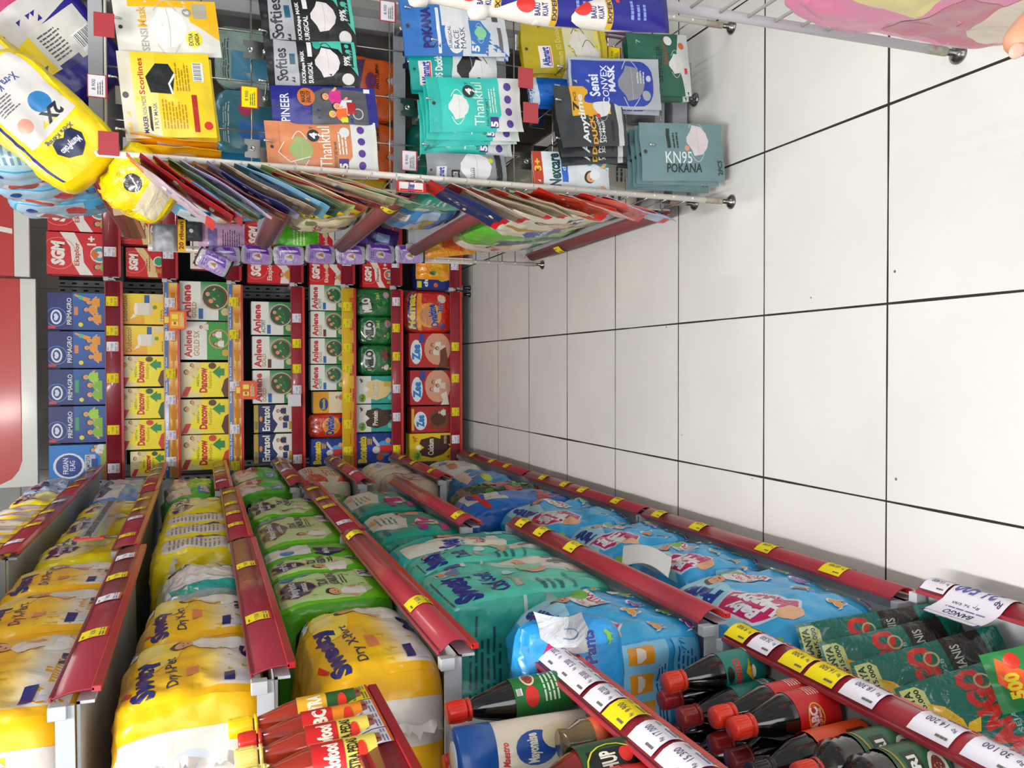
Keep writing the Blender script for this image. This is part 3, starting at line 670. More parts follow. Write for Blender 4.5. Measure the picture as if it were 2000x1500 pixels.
A['zee_c'] = ('#b3222a', [('e', .45, .84, .36, .13, '#eaf2f8'), ('T', 'Zee', .22, .76, .66, .92, '#2f86c8', {'b': .06}), ('e', .55, .36, .48, .3, '#d9a68a'), ('K', .45, .5, .08, '#e9e4da'), ('K', .66, .46, .08, '#e9e4da'), ('K', .56, .36, .08, '#e9d9cc'), ('p', [(0, .1), (.6, .18), (.5, .3), (.2, .3), (0, .36)], '#6a3a24'), ('r', .72, .66, .98, .78, '#3a4a8c'), ('l', .06, .03, .9, .08, 1, '#e8c9c0')])
A['zee_v'] = ('#b3222a', [('e', .45, .84, .36, .13, '#eaf2f8'), ('T', 'Zee', .22, .76, .66, .92, '#2f86c8', {'b': .06}), ('e', .55, .36, .48, .3, '#d9a68a'), ('K', .45, .5, .08, '#e9e4da'), ('K', .66, .46, .08, '#e9e4da'), ('K', .56, .36, .08, '#e9d9cc'), ('p', [(0, .1), (.4, .16), (.3, .3), (.14, .24), (0, .3)], '#ece6da'), ('r', .72, .66, .98, .78, '#3a4a8c'), ('l', .06, .03, .9, .08, 1, '#e8c9c0')])
A['zee_s'] = ('#a8242a', [('e', .45, .78, .36, .15, '#eaf2f8'), ('T', 'Zee', .22, .7, .66, .86, '#2f86c8', {'b': .06}), ('e', .5, .34, .42, .26, '#7a4328'), ('e', .5, .36, .25, .18, '#4f2a1a'), ('r', .08, .93, .92, .99, '#e8b84a'), ('K', .76, .34, .07, '#e9e4da')])
A['sgm'] = ('#c8222a', [('p', [(0, .5), (.3, .62), (.65, .64), (1, .8), (1, .58), (.65, .46), (.3, .44), (0, .3)], '#eee9e0'), ('T', 'SGM', .24, .74, .76, .92, '#f4f0ea', {'b': .06, 'sh': .1}), ('rg', .5, .82, .38, .015, '#e98a80'), ('T', 'Eksplor', .22, .49, .76, .58, '#b3202a', {'b': .02}), ('c', .5, .2, .2, '#eee9e0'), ('c', .5, .2, .16, '#5aa0a8'), ('c', .5, .2, .08, '#eee9e0'), ('p', [(.5, .2), (.36, .28), (.5, .34), (.62, .3)], '#d9703a'), ('T', '1+', .72, .26, .92, .38, '#f4f0ea', {'b': .04}), ('K', .2, .24, .09, '#8ab84a')])
A['sgm_k'] = ('#c8222a', [('p', [(0, .5), (.5, .56), (1, .8), (1, .6), (.5, .36), (0, .28)], '#e3ca94'), ('T', 'SGM', .24, .74, .76, .92, '#f4f0ea', {'b': .06, 'sh': .1}), ('rg', .5, .82, .38, .015, '#e98a80'), ('l', .2, .44, .8, .56, 2, '#a06030'), ('c', .55, .26, .18, '#eee9e0'), ('c', .55, .26, .14, '#4a9a6a'), ('c', .22, .16, .12, '#c9823a'), ('c', .22, .28, .08, '#c9823a')])
A['sgm_b'] = ('#c8222a', [('p', [(0, .34), (.45, .3), (.7, .46), (1, .5), (1, .3), (.7, .26), (.45, .12), (0, .16)], '#eee9e0'), ('T', 'SGM', .24, .74, .76, .92, '#f4f0ea', {'b': .06, 'sh': .1}), ('rg', .5, .82, .38, .015, '#e98a80'), ('T', 'Eksplor', .1, .48, .7, .6, '#f4e9e0', {'b': .02}), ('K', .3, .3, .1, '#e8a04a'), ('c', .72, .56, .1, '#d9d0a0')])
A['chilgo'] = ('#1c2f7a', [('p', [(.35, 0), (1, 0), (1, .45), (.4, .3)], '#c9d06a'), ('T', 'chil-go!', .1, .66, .96, .8, '#eef0f4', {'b': .05}), ('r', .05, .86, .3, .98, '#d9d23c'), ('c', .52, .3, .22, '#9cc85a'), ('K', .52, .34, .1, '#3a6ab8'), ('c', .16, .48, .09, '#d9703a')])
A['bar'] = ('#c8222a', [('r', 0, .7, 1, 1, '#e8e4da'), ('T', 'SGM', .2, .44, .8, .64, '#f4f0ea', {'b': .05}), ('T', 'BARU', .1, .78, .6, .9, '#b3202a', {'b': .03}), ('l', .1, .1, .9, .3, 3, '#f0d0c8')])

def shelf_row(row, zb, items):
    for (key, y0, y1, xt, label, kind) in items:
        yc = (y0+y1)/2
        p0 = at(xt, y1, 'Y', 4.165); p1 = at(xt, y0, 'Y', 4.165); x = (p0.x+p1.x)/2; w = p1.x-p0.x-.003; h = p0.z-zb
        if kind == 'c':
            col, els = A[key]; o = carton('milk_carton', w, h, .085, col, els, side=col)
            o.location = (x, 4.165+.0425, zb); tag(o, label, 'carton', 'milk cartons on the aisle end shelves')
        else:
            col, els = PA[key]; o = softbag('drink_pouch', w*1.03, h, .07, col, els, fin='crinkle', k=5, taper=.5, wr=.004, seed=row*7+yc, n=16)
            o.location = (x, 4.165+.04, zb); tag(o, label, 'pouch', 'drink powder pouches on the aisle end shelves')
PA = {}
PA['milo'] = ('#1c6a34', [('e', .4, .72, .3, .17, '#123a20'), ('T', 'MILO', .14, .62, .64, .82, '#e9e6dc', {'b': .07, 'rot': 10}), ('T', '3in1', .6, .4, .84, .5, '#cfe07a', {'rot': 10}), ('c', .78, .22, .12, '#c9a0a8'), ('c', .5, .28, .07, '#3f9c4a'), ('r', 0, 0, 1, .06, '#2f8a44')])
PA['milo2'] = ('#1c6a34', [('e', .5, .72, .36, .17, '#e9e6dc'), ('T', 'MILO', .2, .62, .8, .82, '#1a1a1a', {'b': .07}), ('T', '3in1', .56, .44, .84, .54, '#cfe07a'), ('K', .3, .3, .07, '#3f9c4a'), ('c', .74, .2, .14, '#b98a90'), ('r', 0, .93, 1, 1, '#2f8a44')])
PA['milo3'] = ('#1c6a34', [('e', .5, .72, .36, .17, '#e9e6dc'), ('T', 'MILO', .2, .62, .8, .82, '#1a1a1a', {'b': .07}), ('K', .25, .36, .08, '#f0f0e0'), ('e', .66, .28, .2, .14, '#5b3420'), ('c', .2, .12, .05, '#e0d020'), ('r', 0, .93, 1, 1, '#2f8a44')])
PA['ovaltine'] = ('#c23a1e', [('c', .5, .42, .36, '#e8a02c'), ('c', .5, .42, .26, '#d98a50'), ('T', 'Ovaltine', .12, .36, .9, .56, '#1c3a8c', {'b': .05, 'o': '#f0eee6'}), ('p', [(0, .84), (1, .9), (1, 1), (0, 1)], '#a8281c'), ('c', .72, .16, .1, '#2a4a8c')])
PA['hemat'] = ('#c42c20', [('r', 0, .78, 1, 1, '#23347c'), ('r', 0, .66, 1, .76, '#e0962c'), ('T', 'Hemat', .06, .8, .96, .97, '#e9d24a', {'b': .05}), ('c', .42, .5, .3, '#e8a02c'), ('c', .42, .5, .22, '#c9885c'), ('T', 'Ovaltine', .14, .34, .68, .5, '#1c3a8c', {'b': .05, 'o': '#f0eee6', 'rot': 12}), ('T', '3in1', .5, .22, .76, .32, '#1c3a8c', {'b': .04, 'o': '#f0eee6'}), ('e', .84, .22, .12, .1, '#ead6c0'), ('c', .15, .2, .07, '#2a4a8c')])

shelf_row(1, 1.674, [('primagro_o', 570, 644, 93, 'blue carton with children in orange shirts, uppermost in the photo on the top shelf', 'c'), ('primagro_o', 646, 719, 94, 'blue carton with children in orange shirts, second down in the photo on the top shelf', 'c'),
    ('primagro_g', 721, 792, 95, 'blue carton with children in green shirts beside the orange-shirt cartons', 'c'), ('primagro_g', 794, 867, 95, 'blue carton with children in green shirts beside the sky blue carton', 'c'), ('frisian', 870, 942, 96, 'sky blue milk carton with an oval crest at the end of the top shelf', 'c')])
shelf_row(2, 1.436, [('diabetasol', 572, 633, 230, 'yellow diabetic milk carton with a glass of milk, taller one at the shelf end', 'c'), ('diabetasol', 635, 693, 240, 'yellow diabetic milk carton with a glass of milk, lower one beside the heart cartons', 'c'),
    ('dancow_c', 695, 756, 232, 'small yellow heart carton with brown corner next to the diabetic milk', 'c'), ('dancow_g', 758, 819, 232, 'small yellow heart carton with dark green corner on the second shelf', 'c'), ('dancow_r', 820, 880, 233, 'small yellow heart carton with red corner on the second shelf', 'c'), ('dancow_g', 882, 932, 255, 'lowest small yellow heart carton at the end of the second shelf', 'c')])
shelf_row(3, 1.158, [('anlene_gv', 548, 625, 351, 'white and green carton with a brown ring at the top end of the third shelf', 'c'), ('anlene_5', 627, 703, 353, 'white and green carton with two figures in white on the third shelf', 'c'),
    ('dancow_c', 707, 777, 352, 'large yellow heart carton next to the white and green carton', 'c'), ('dancow_c', 780, 849, 352, 'large yellow heart carton with brown corner, middle one of three', 'c'), ('dancow_r', 850, 920, 352, 'large yellow heart carton with red corner at the end of the third shelf', 'c')])
shelf_row(4, .875, [('anlene_a', 588, 654, 491, 'white and green carton with grey ring on the fourth shelf', 'c'), ('anlene_gc', 656, 721, 493, 'white and green carton with olive ring in the middle of the fourth shelf', 'c'), ('anlene_gv', 723, 789, 494, 'white and green carton with brown ring on the fourth shelf beside the navy cartons', 'c'),
    ('entrasol', 791, 846, 496, 'navy and white carton next to the white and green cartons', 'c'), ('entrasol', 848, 906, 496, 'navy and white carton at the end of the fourth shelf', 'c')])
shelf_row(5, .636, [('anlene_as', 555, 606, 606, 'small white and green carton with silver ring at the top end of the fifth shelf', 'c'), ('anlene_gc', 607, 659, 607, 'small white and green carton with olive ring on the fifth shelf', 'c'), ('anlene_gv', 660, 711, 607, 'small white and green carton with brown ring on the fifth shelf', 'c'), ('anlene_as', 712, 763, 607, 'small white and green carton with silver ring next to the ochre carton', 'c'),
    ('etawalin', 765, 808, 612, 'small ochre and cream carton on the fifth shelf', 'c'), ('ovaltine', 808, 857, 604, 'small red and orange malt drink pouch on the fifth shelf', 'p'), ('boneeto', 858, 910, 608, 'small blue carton with yellow lettering on the fifth shelf', 'c')])
shelf_row(6, .396, [('milo', 562, 617, 694, 'dark green drink pouch at the top end of the sixth shelf', 'p'), ('milo2', 617, 672, 702, 'dark green drink pouch between two others on the sixth shelf', 'p'), ('milo3', 673, 733, 702, 'dark green drink pouch next to the teal cartons', 'p'),
    ('hilo_y', 734, 789, 695, 'teal and white carton with a cream blob', 'c'), ('hilo_b', 790, 845, 695, 'teal and white carton with a brown blob', 'c'), ('boneeto', 847, 908, 695, 'blue carton with yellow lettering on the sixth shelf', 'c')])
shelf_row(7, .098, [('hemat', 567, 650, 792, 'large navy and red malt drink pouch on the bottom shelf', 'p'), ('zee_c', 650, 718, 799, 'red milk carton with chocolate splash, beside the malt drink pouch', 'c'), ('zee_v', 723, 792, 801, 'red milk carton with white milk splash on the bottom shelf', 'c'),
    ('zee_s', 794, 846, 803, 'smaller dark red milk carton with chocolate cream', 'c'), ('hilo_c', 847, 903, 800, 'yellow milk carton with a brown blob at the end of the bottom shelf', 'c')])
# neighbouring bay with red cartons, partly hidden by the wire racks
for (key, x0, x1, zb, zt, label) in [
    ('sgm', .415, .60, 1.674, 1.935, 'large red milk carton under the header with white letters'), ('sgm', .605, .79, 1.674, 1.93, 'large red milk carton behind the light blue diaper bags'),
    ('sgm_k', .415, .545, 1.436, 1.62, 'red and cream milk carton with a bear print, lower in front of the other'), ('sgm_k', .56, .69, 1.436, 1.66, 'red and cream milk carton half hidden by the end of a shelf rail'),
    ('bar', .46, .60, 1.158, 1.35, 'red and white carton behind the purple sachet strip'), ('bar', .62, .76, 1.158, 1.36, 'red and white carton behind the pink pack'),
    ('sgm_b', .405, .545, .875, 1.10, 'red milk carton with child in orange, front one behind the sachets'), ('sgm_b', .555, .70, .875, 1.11, 'red milk carton behind the wire rack on the fourth shelf'),
    ('sgm_b', .405, .53, .636, .815, 'small red milk carton next to the sachet strip'), ('sgm_b', .55, .68, .636, .82, 'small red milk carton beside the green refill pouch'),
    ('sgm', .40, .53, .396, .56, 'small red milk carton behind the purple pouch'), ('sgm', .54, .67, .396, .56, 'small red milk carton behind the slotted rack post'),
    ('chilgo', .40, .53, .098, .29, 'navy and green carton behind the orange pouch')]:
    col, els = A[key]; o = carton('milk_carton', x1-x0, zt-zb, .09, col, els, side=col); o.location = ((x0+x1)/2, 4.205, zb); tag(o, label, 'carton', 'red cartons beside the wire racks')
# hanging shelf talkers clipped to two rails
for i, (px, py, c, lb) in enumerate([(341, 625, '#e3a62c', 'orange and yellow bottle shaped shelf talker on the second rail'), (480, 762, '#d9662c', 'orange bottle shaped shelf talker on the third rail')]):
    p = at(px, py, 'Y', 4.08); t = empty('shelf_talker', p, 0, lb, 'shelf talker')
    m = MB(); w, h = .085, .1
    def mp(u, v, o): return (-w/2+u*w, -o, -h/2+v*h)
    pts = [(.08, 0), (.92, 0), (1, .1), (1, .7), (.85, .78), (.7, .8), (.7, .95), (.3, .95), (.3, .8), (.15, .78), (0, .7), (0, .1)]
    m.add([mp(*q, 0) for q in pts]+[mp(*q, -.002) for q in pts], [list(range(12)), list(range(23, 11, -1))]+[[k, (k+1) % 12, 12+(k+1) % 12, 12+k] for k in range(12)], '#e0552c', 'card')
    m.art([('r', .07, .1, .93, .7, c), ('r', .34, .74, .66, .92, '#e9d84a'), ('r', .2, .36, .42, .62, '#f0e04a'), ('r', .56, .36, .8, .62, '#f0e04a'), ('r', .26, .44, .4, .54, '#b03a2a'), ('l', .16, .12, .84, .3, 3, '#f4e9c0')], mp, w, h)
    m.build('card', t)
    m = MB(); m.tube([(0, 0, .045), (.0, .02, .06), (0, .05, .062)], .003, '#e8e8e8', 'plastic'); m.build('clip', t)
p = at(575, 782, 'Y', 4.09); m = MB(); m.box(-.028, 0, -.03, .028, .002, .03, '#d9d9e4', 'paper'); o = m.build('paper_slip', None, p, (R(-12), 0, R(5))); tag(o, 'blank white paper slip sticking out from the fourth rail', 'paper')
# ------------------------------------------------------------------ left gondola
XF = -.425
bays = [('S0', 3.12, 4.02), ('S1', 2.175, 3.10), ('S2', 1.206, 2.155), ('S3', .26, 1.155)]
GN = {'S0': 'farthest', 'S1': 'third', 'S2': 'second', 'S3': 'nearest'}
for k, y0, y1 in bays:
    t = empty('shelving_unit', (XF-.42, (y0+y1)/2, 0), R(90), 'dark backed shelving frame left of the aisle, %s bay' % GN[k], 'shelving', 'shelving frames left of the aisle')
    w = y1-y0+.02
    m = MB(); m.box(-w/2, 0, .1, w/2, .012, 2.3, '#2e2f31', 'board')
    for z in (.3, .62, .8, 1.05, 1.34, 1.62):
        for q in range(int(w/.05)): m.box(-w/2+.02+q*.05, -.0005, z, -w/2+.045+q*.05, .0, z+.012, '#0c0c0d', 'board')
    m.build('back_panel', t)
    m = MB(); m.box(-w/2+.01, -.37, .0, w/2-.01, -.355, .06, '#a9abac', 'steel'); m.build('kick_plate', t)
    for s in (-1, 1): m = MB(); m.box(s*(w/2-.014)-.013, -.02, 0, s*(w/2-.014)+.013, .0, 2.3, '#a7a9ab', 'steel', .001); m.build('upright', t)
SH = {'S3': [(.062, 'maroon', .016), (.463, 'maroon', .016), (.786, 'maroon', .016), (1.088, 'wine', .004)],
      'S2': [(.062, 'maroon', .014), (.474, 'maroon', .017), (.921, 'maroon', .016), (1.190, 'wine', .004), (1.436, 'wine', .003), (1.74, 'wine', .003)],
      'S1': [(.062, 'maroon', .014), (.600, 'maroon', .016), (.918, 'wine', .004), (1.194, 'wine', .004), (1.452, 'wine', .003), (1.70, 'wine', .003)],
      'S0': [(.062, 'maroon', .014), (.408, 'maroon', .015), (.713, 'maroon', .015), (.958, 'wine', .01), (1.212, 'wine', .004), (1.455, 'wine', .004), (1.705, 'wine', .003)]}
def RH(k, i): return .057 if not i else (.044 if k == 'S3' else .050) if SH[k][i][1] == 'wine' else .057 if k == 'S3' else .053
ORD = ['bottom', 'second from bottom', 'third from bottom', 'fourth from bottom', 'fifth from bottom', 'sixth from bottom', 'topmost']
TG = {('S3', 0): [(-.33, .06, 'w', '24.500'), (-.16, .06, 'y', '21.500'), (.03, .06, 'w', '24.500'), (.17, .07, 'y', '21.500'), (.33, .11, 'p', ''), (.415, .05, 'w', '15.400')],
      ('S3', 1): [(.42, .05, 'y', '9.900'), (.36, .05, 'w', '25.500'), (.285, .05, 'y', '9.200'), (.225, .055, 'y', '16.500'), (.155, .06, 'w', '18.300'), (.04, .06, 'w', '14.200'), (-.04, .07, 'w', '30.100'), (-.2, .06, 'y', '11.000')],
      ('S3', 2): [(.42, .05, 'w', '7.200'), (.37, .05, 'w', '5.200'), (.32, .05, 'w', '30.000'), (.26, .05, 'w', '40.200'), (.205, .05, 'y', '9.900'), (.135, .055, 'w', '17.000'), (.07, .06, 'w', '15.300'), (.0, .06, 'y', '14.200')],
      ('S3', 3): [(.42, .05, 'y', '15.500'), (.37, .045, 'w', '6.400'), (.325, .045, 'w', '12.000'), (.28, .04, 'w', '8.900')],
      ('S2', 0): [(-.3, .06, 'y', '60.900'), (-.08, .05, 'y', '60.900'), (.2, .05, 'y', '56.500'), (.4, .045, 'y', '52.900')],
      ('S2', 1): [(.08, .05, 'y', '67.500'), (.27, .05, 'y', '61.900'), (.4, .05, 'y', '59.900')],
      ('S2', 2): [(-.25, .05, 'y', '56.500'), (.4, .05, 'y', '61.500')],
      ('S2', 3): [(-.22, .045, 'y', '57.900'), (.18, .045, 'y', '54.500')],
      ('S2', 4): [(-.22, .045, 'y', '62.900'), (.0, .045, 'w', '49.500'), (.17, .045, 'y', '57.900'), (.36, .05, 'w', '55.000')],
      ('S1', 0): [(-.3, .045, 'y', '49.900'), (-.05, .045, 'y', '45.900'), (.1, .045, 'y', '39.900'), (.3, .045, 'y', '33.900')],
      ('S1', 1): [(-.38, .05, 'y', '57.900')]}
for k, y0, y1 in bays:
    for i, (z, c, cv) in enumerate(SH[k]):
        L = y1-y0; tg = TG.get((k, i))
        if tg is None: tg = rtags(L-.1, {'S2': 2, 'S0': 3}.get(k, 4), .045, .65)
        shelf('gondola_shelf', L, .365 if k == 'S3' else .388, RH(k, i), (XF-({0: -.028, 3: .024}.get(i, .012) if k == 'S3' else 0), (y0+y1)/2, z), R(90), c, '%s shelf with %s rail, left of the aisle, %s bay' % (ORD[i], {'maroon': 'bulging red', 'wine': 'flat red'}[c], GN[k]), 'shelves left of the aisle', tg, cv, .008 if c == 'wine' else .004, steel='#c3c6ca')

# ---- printed films
NAVY = '#23276b'
def sweety(sz='L', kid='#f2ece0', baby=False, word='Sweety'):
    return [('r', 0, 0, 1, 1, '#ffc00e'), ('gv', .0, .26, 1, .5, '#efe9df', '#ffc00e'), ('r', 0, 0, 1, .26, '#efe9df'), ('r', 0, 0, .07, .5, '#fbb90e'), ('e', .7, .74, .24, .16, '#f9dc5a'), ('e', .74, .8, .14, .1, '#fae68c'),
        ('T', word, .05, .72, .6, .9, NAVY, {'b': .06, 'rot': 3}), ('p', [(.12, .9), (.2, .98), (.24, .94), (.16, .88)], '#d9402c'), ('T', 'Dry X-Pert', .12, .58, .58, .68, '#3a3a5c', {'rot': 3}), ('r', .24, .46, .38, .54, '#e0885a'),
        ('D', .72, .2, .16, '#fbfaf6'), ('K', .76, .58, .15, kid), ('r', .1, .08, .2, .2, '#e4e4ee'), ('r', .1, .22, .24, .29, NAVY), ('T', sz, .46, .05, .64, .17, NAVY, {'b': .04}), ('c', .9, .94, .035, '#7fc0dc'), ('H', .8, .93, .06, .04, '#eaf2f8')]
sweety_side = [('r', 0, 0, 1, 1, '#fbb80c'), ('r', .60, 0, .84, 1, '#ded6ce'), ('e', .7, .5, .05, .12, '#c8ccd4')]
sweety_top = None
def mamy_y(n=0, back=False):
    if back: return [('r', 0, 0, 1, 1, '#efd912'), ('r', .08, .12, .7, .88, '#e6e3dc'), ('l', .12, .2, .4, .82, 12, '#8a8a8c'), ('l', .44, .2, .66, .82, 12, '#8a8a8c'), ('r', .74, .2, .95, .5, '#2a3f8c')]
    return [('r', 0, 0, 1, 1, '#efdc16'), ('H', .46, .58, .42, .38, '#f6ecaa'), ('H', .3, .7, .2, .2, '#e3b23a'), ('H', .3, .7, .18, .18, '#1f2a5c'), ('T', 'MamyPoko', .15, .68, .45, .78, '#eceaf0', {'b': .03}), ('T', 'pants', .22, .58, .38, .65, '#eceaf0'),
        ('T', 'X-tra', .52, .72, .76, .84, '#3a4a8c', {'b': .04, 'o': '#f0eee0'}), ('T', 'Kering', .52, .6, .8, .7, '#3a4a8c', {'b': .04, 'o': '#f0eee0'}), ('K', .72, .4, .1, '#f0e8da'), ('c', .85, .82, .06, '#3a70b8'), ('T', 'XL', .84, .08, .95, .2, '#2a2f6c', {'b': .04}), ('r', 0, 0, 1, .05, '#2a2a78')]
def mamy_g(i=0):
    return [('r', 0, 0, 1, 1, '#6cba1f'), ('p', [(.04, .3), (.2, .16), (.97, .2), (.98, .97), (.06, .97)], '#c6dfa0'), ('H', .44, .78, .3, .18, '#c9a64a'), ('H', .44, .78, .28, .16, '#20284e'), ('T', 'MamyPoko', .2, .77, .68, .86, '#dfe6ee', {'b': .03}), ('T', 'pants', .32, .69, .56, .75, '#dfe6ee', {'b': .02}),
        ('T', 'TIDAK', .4, .52, .66, .6, '#2c3440', {'b': .04, 'o': '#e4ead0'}), ('T', 'GEMBUNG', .4, .42, .88, .5, '#2c3440', {'b': .04, 'o': '#e4ead0'}), ('l', .44, .34, .8, .4, 2, '#3a4a3a'), ('K', .2, .5, .12, '#f0ece2'), ('c', .86, .84, .07, '#2a6fb0'), ('c', .88, .68, .06, '#3a88c0'),
        ('r', .6, .08, .9, .22, '#eef0ea'), ('T', ['XL', 'L', 'XL', 'M'][i % 4], .66, .1, .84, .2, '#222848', {'b': .04}), ('p', [(.7, 0), (1, 0), (1, .12)], '#1f9030')]
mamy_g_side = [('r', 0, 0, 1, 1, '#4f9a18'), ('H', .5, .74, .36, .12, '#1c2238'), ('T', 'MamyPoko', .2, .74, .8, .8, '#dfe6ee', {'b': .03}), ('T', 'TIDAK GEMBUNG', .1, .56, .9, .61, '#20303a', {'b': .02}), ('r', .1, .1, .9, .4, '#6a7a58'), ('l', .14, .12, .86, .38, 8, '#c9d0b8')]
def merries():
    return [('r', 0, 0, 1, 1, '#4cb82c'), ('p', [(.1, .5), (.5, .62), (.9, .5), (1, 1), (0, 1)], '#eee0d4'), ('H', .7, .62, .2, .16, '#c2286c'), ('T', 'Merries', .54, .58, .86, .7, '#f4eef0', {'b': .03}), ('e', .68, .84, .14, .07, '#e9a0a8'), ('r', .1, .2, .34, .4, '#2f86c8'), ('T', 'L36', .14, .24, .3, .36, '#eef4f8', {'b': .04}), ('K', .3, .8, .09, '#f0b0a8'), ('r', 0, .0, 1, .06, '#e9ece4')]
def happy(n=0):
    a = [('r', 0, 0, 1, 1, '#46b0e2'), ('p', [(.5, .72), (.98, .6), (.98, .98), (.1, .98)], '#a9dcf0'), ('p', [(.06, .62), (.14, .9), (.46, .94), (.52, .74), (.42, .58), (.2, .5)], '#d8e4f0'), ('p', [(.08, .63), (.16, .88), (.44, .92), (.5, .74), (.41, .6), (.2, .52)], '#c21c68'),
        ('T', 'Baby', .2, .78, .4, .88, '#f2f4fa', {'b': .05, 'o': '#3a6ab8', 'rot': 8}), ('T', 'Happy', .14, .63, .46, .79, '#f2f4fa', {'b': .06, 'o': '#3a6ab8', 'rot': 8}), ('T', 'Body Fit', .2, .55, .42, .61, '#e9a0c8', {'rot': 8}), ('e', .1, .66, .07, .09, '#e8b890'),
        ('T', 'Pants', .54, .8, .84, .92, '#1f3f8c', {'b': .06, 'o': '#eef4fa', 'rot': 8}), ('K', .78, .66, .12, '#f2f0ea'), ('p', [(.6, .36), (.84, .42), (.84, .6), (.6, .54)], '#e9eef0'), ('T', 'AIR THROUGH', .61, .5, .83, .55, '#c2285c', {'rot': 8}), ('T', 'EXTRA', .62, .4, .82, .47, '#c2285c', {'b': .03, 'rot': 8}), ('e', .84, .5, .08, .07, '#7ab84a'),
        ('D', .88, .2, .09, '#eef2ea')]
    for j, (u, v, c) in enumerate([(.12, .3, '#e09a2c'), (.34, .36, '#e09a2c'), (.52, .22, '#8a4aa0'), (.3, .12, '#7ab84a'), (.7, .2, '#7ab84a'), (.9, .36, '#e09a2c'), (.6, .06, '#e09a2c'), (.08, .08, '#8a4aa0')]):
        a += [('A', u, v, .062, '#dcecf4'), ('A', u, v, .05, c)]
    return a
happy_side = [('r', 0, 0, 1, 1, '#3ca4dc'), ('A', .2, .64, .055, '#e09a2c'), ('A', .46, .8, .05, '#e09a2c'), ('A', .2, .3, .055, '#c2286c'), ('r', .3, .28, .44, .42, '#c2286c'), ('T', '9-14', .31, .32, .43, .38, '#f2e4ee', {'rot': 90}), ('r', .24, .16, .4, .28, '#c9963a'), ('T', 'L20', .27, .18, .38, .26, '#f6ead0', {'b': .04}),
    ('r', .5, .3, .98, .62, '#8fcbe8'), ('r', .54, .4, .66, .58, '#e39a2c'), ('D', .6, .49, .06, '#f2e6da'), ('r', .7, .4, .8, .58, '#e39a2c'), ('D', .75, .49, .05, '#f2e6da'), ('r', .85, .4, .95, .58, '#e39a2c'), ('D', .9, .49, .05, '#f2e6da'), ('l', .54, .31, .94, .38, 3, '#2a5fa0'), ('r', .5, .06, .98, .26, '#6fb8e0'), ('l', .54, .08, .94, .24, 5, '#2a5fa0'), ('e', .9, .84, .05, .05, '#7ab84a')]
def cloudsoft():
    return [('r', 0, 0, 1, 1, '#62cdb8'), ('p', [(.3, 0), (1, 0), (1, .66), (.78, .56), (.5, .34)], '#b5dcc8'), ('p', [(.38, 0), (1, 0), (1, .6), (.8, .5), (.54, .28)], '#e9e8dc'), ('T', 'Sweety', .05, .76, .64, .94, '#20308c', {'b': .07}), ('T', 'Cloud Soft', .1, .62, .62, .72, '#20308c', {'b': .03}), ('r', .14, .53, .44, .58, '#a9a490'), ('T', 'silver comfort', .16, .54, .42, .575, '#e9ece6', {'b': 0}),
        ('c', .76, .86, .08, '#c9d4d0'), ('K', .76, .88, .05, '#7a8ab0'), ('c', .9, .78, .07, '#3a5aa0'), ('r', .84, .7, .94, .73, '#eef0f0'), ('T', 'NB-S', .62, .1, .9, .2, '#8a9490', {'b': .05}), ('e', .52, .52, .07, .04, '#c6eee4'), ('c', .5, .36, .08, '#e0aa88'), ('e', .64, .36, .12, .08, '#9ad4b0'), ('e', .8, .38, .08, .04, '#e0aa88'),
        ('l', .04, .3, .28, .46, 3, '#2c6a78'), ('T', 'Sweetycare.com', .04, .22, .36, .26, '#2a5a70'), ('l', .05, .96, .8, .99, 1, '#2c6a78')]
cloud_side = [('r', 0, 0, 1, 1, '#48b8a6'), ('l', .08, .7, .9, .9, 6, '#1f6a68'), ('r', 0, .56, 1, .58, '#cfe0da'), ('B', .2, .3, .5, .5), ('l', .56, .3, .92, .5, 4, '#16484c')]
def sweety_teal():
    return [('r', 0, 0, 1, 1, '#25b0a6'), ('p', [(0, .2), (.5, .26), (.62, .6), (.5, .96), (0, .96)], '#e6e6da'), ('T', 'Sweety', .06, .5, .42, .7, '#20308c', {'b': .06}), ('T', 'Nite Protect', .1, .36, .46, .46, '#c2285c', {'b': .01}), ('K', .74, .6, .13, '#1a8a88'), ('r', .6, 0, 1, .3, '#7ad4c4'), ('T', 'GOLD', .56, .78, .7, .86, '#c83a3a')]
def teal_star(i=0):
    return [('r', 0, 0, 1, 1, '#14a08e'), ('p', [(.2, .62), (.36, .98), (.9, .96), (.86, .6), (.6, .5)], '#eae6dc'), ('l', .4, .64, .74, .88, 4, '#2a8a80'), ('T', 'ultra', .1, .84, .28, .92, '#1a4a7a', {'b': .02}), ('p', [(.56, .88), (.64, .98), (.76, .9), (.66, .84)], '#e6b82c'), ('K', .8, .5, .1, '#e2ab86'), ('e', .36, .34, .16, .13, '#efe8e0'), ('c', .36, .36, .08, '#c22a78'), ('c', .5, .32, .05, '#c22a78'), ('r', .1, .4, .22, .5, '#a83a8c'), ('r', .08, .14, .26, .24, '#c2408c'), ('r', .26, .5, .31, .55, '#e6c22c'), ('r', .22, .24, .27, .29, '#e6c22c')]
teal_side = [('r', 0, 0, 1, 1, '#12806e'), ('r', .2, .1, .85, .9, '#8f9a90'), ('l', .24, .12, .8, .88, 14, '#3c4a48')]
def plain(c1, c2, word=None, wc='#2a3a7a', extra=()):
    a = [('r', 0, 0, 1, 1, c1), ('p', [(.08, .3), (.9, .24), (.96, .9), (.3, .96)], c2), ('l', .5, .1, .9, .2, 3, '#7a7a7a')]
    if word: a += [('T', word, .15, .5, .7, .68, wc, {'b': .04})]
    return a+list(extra)
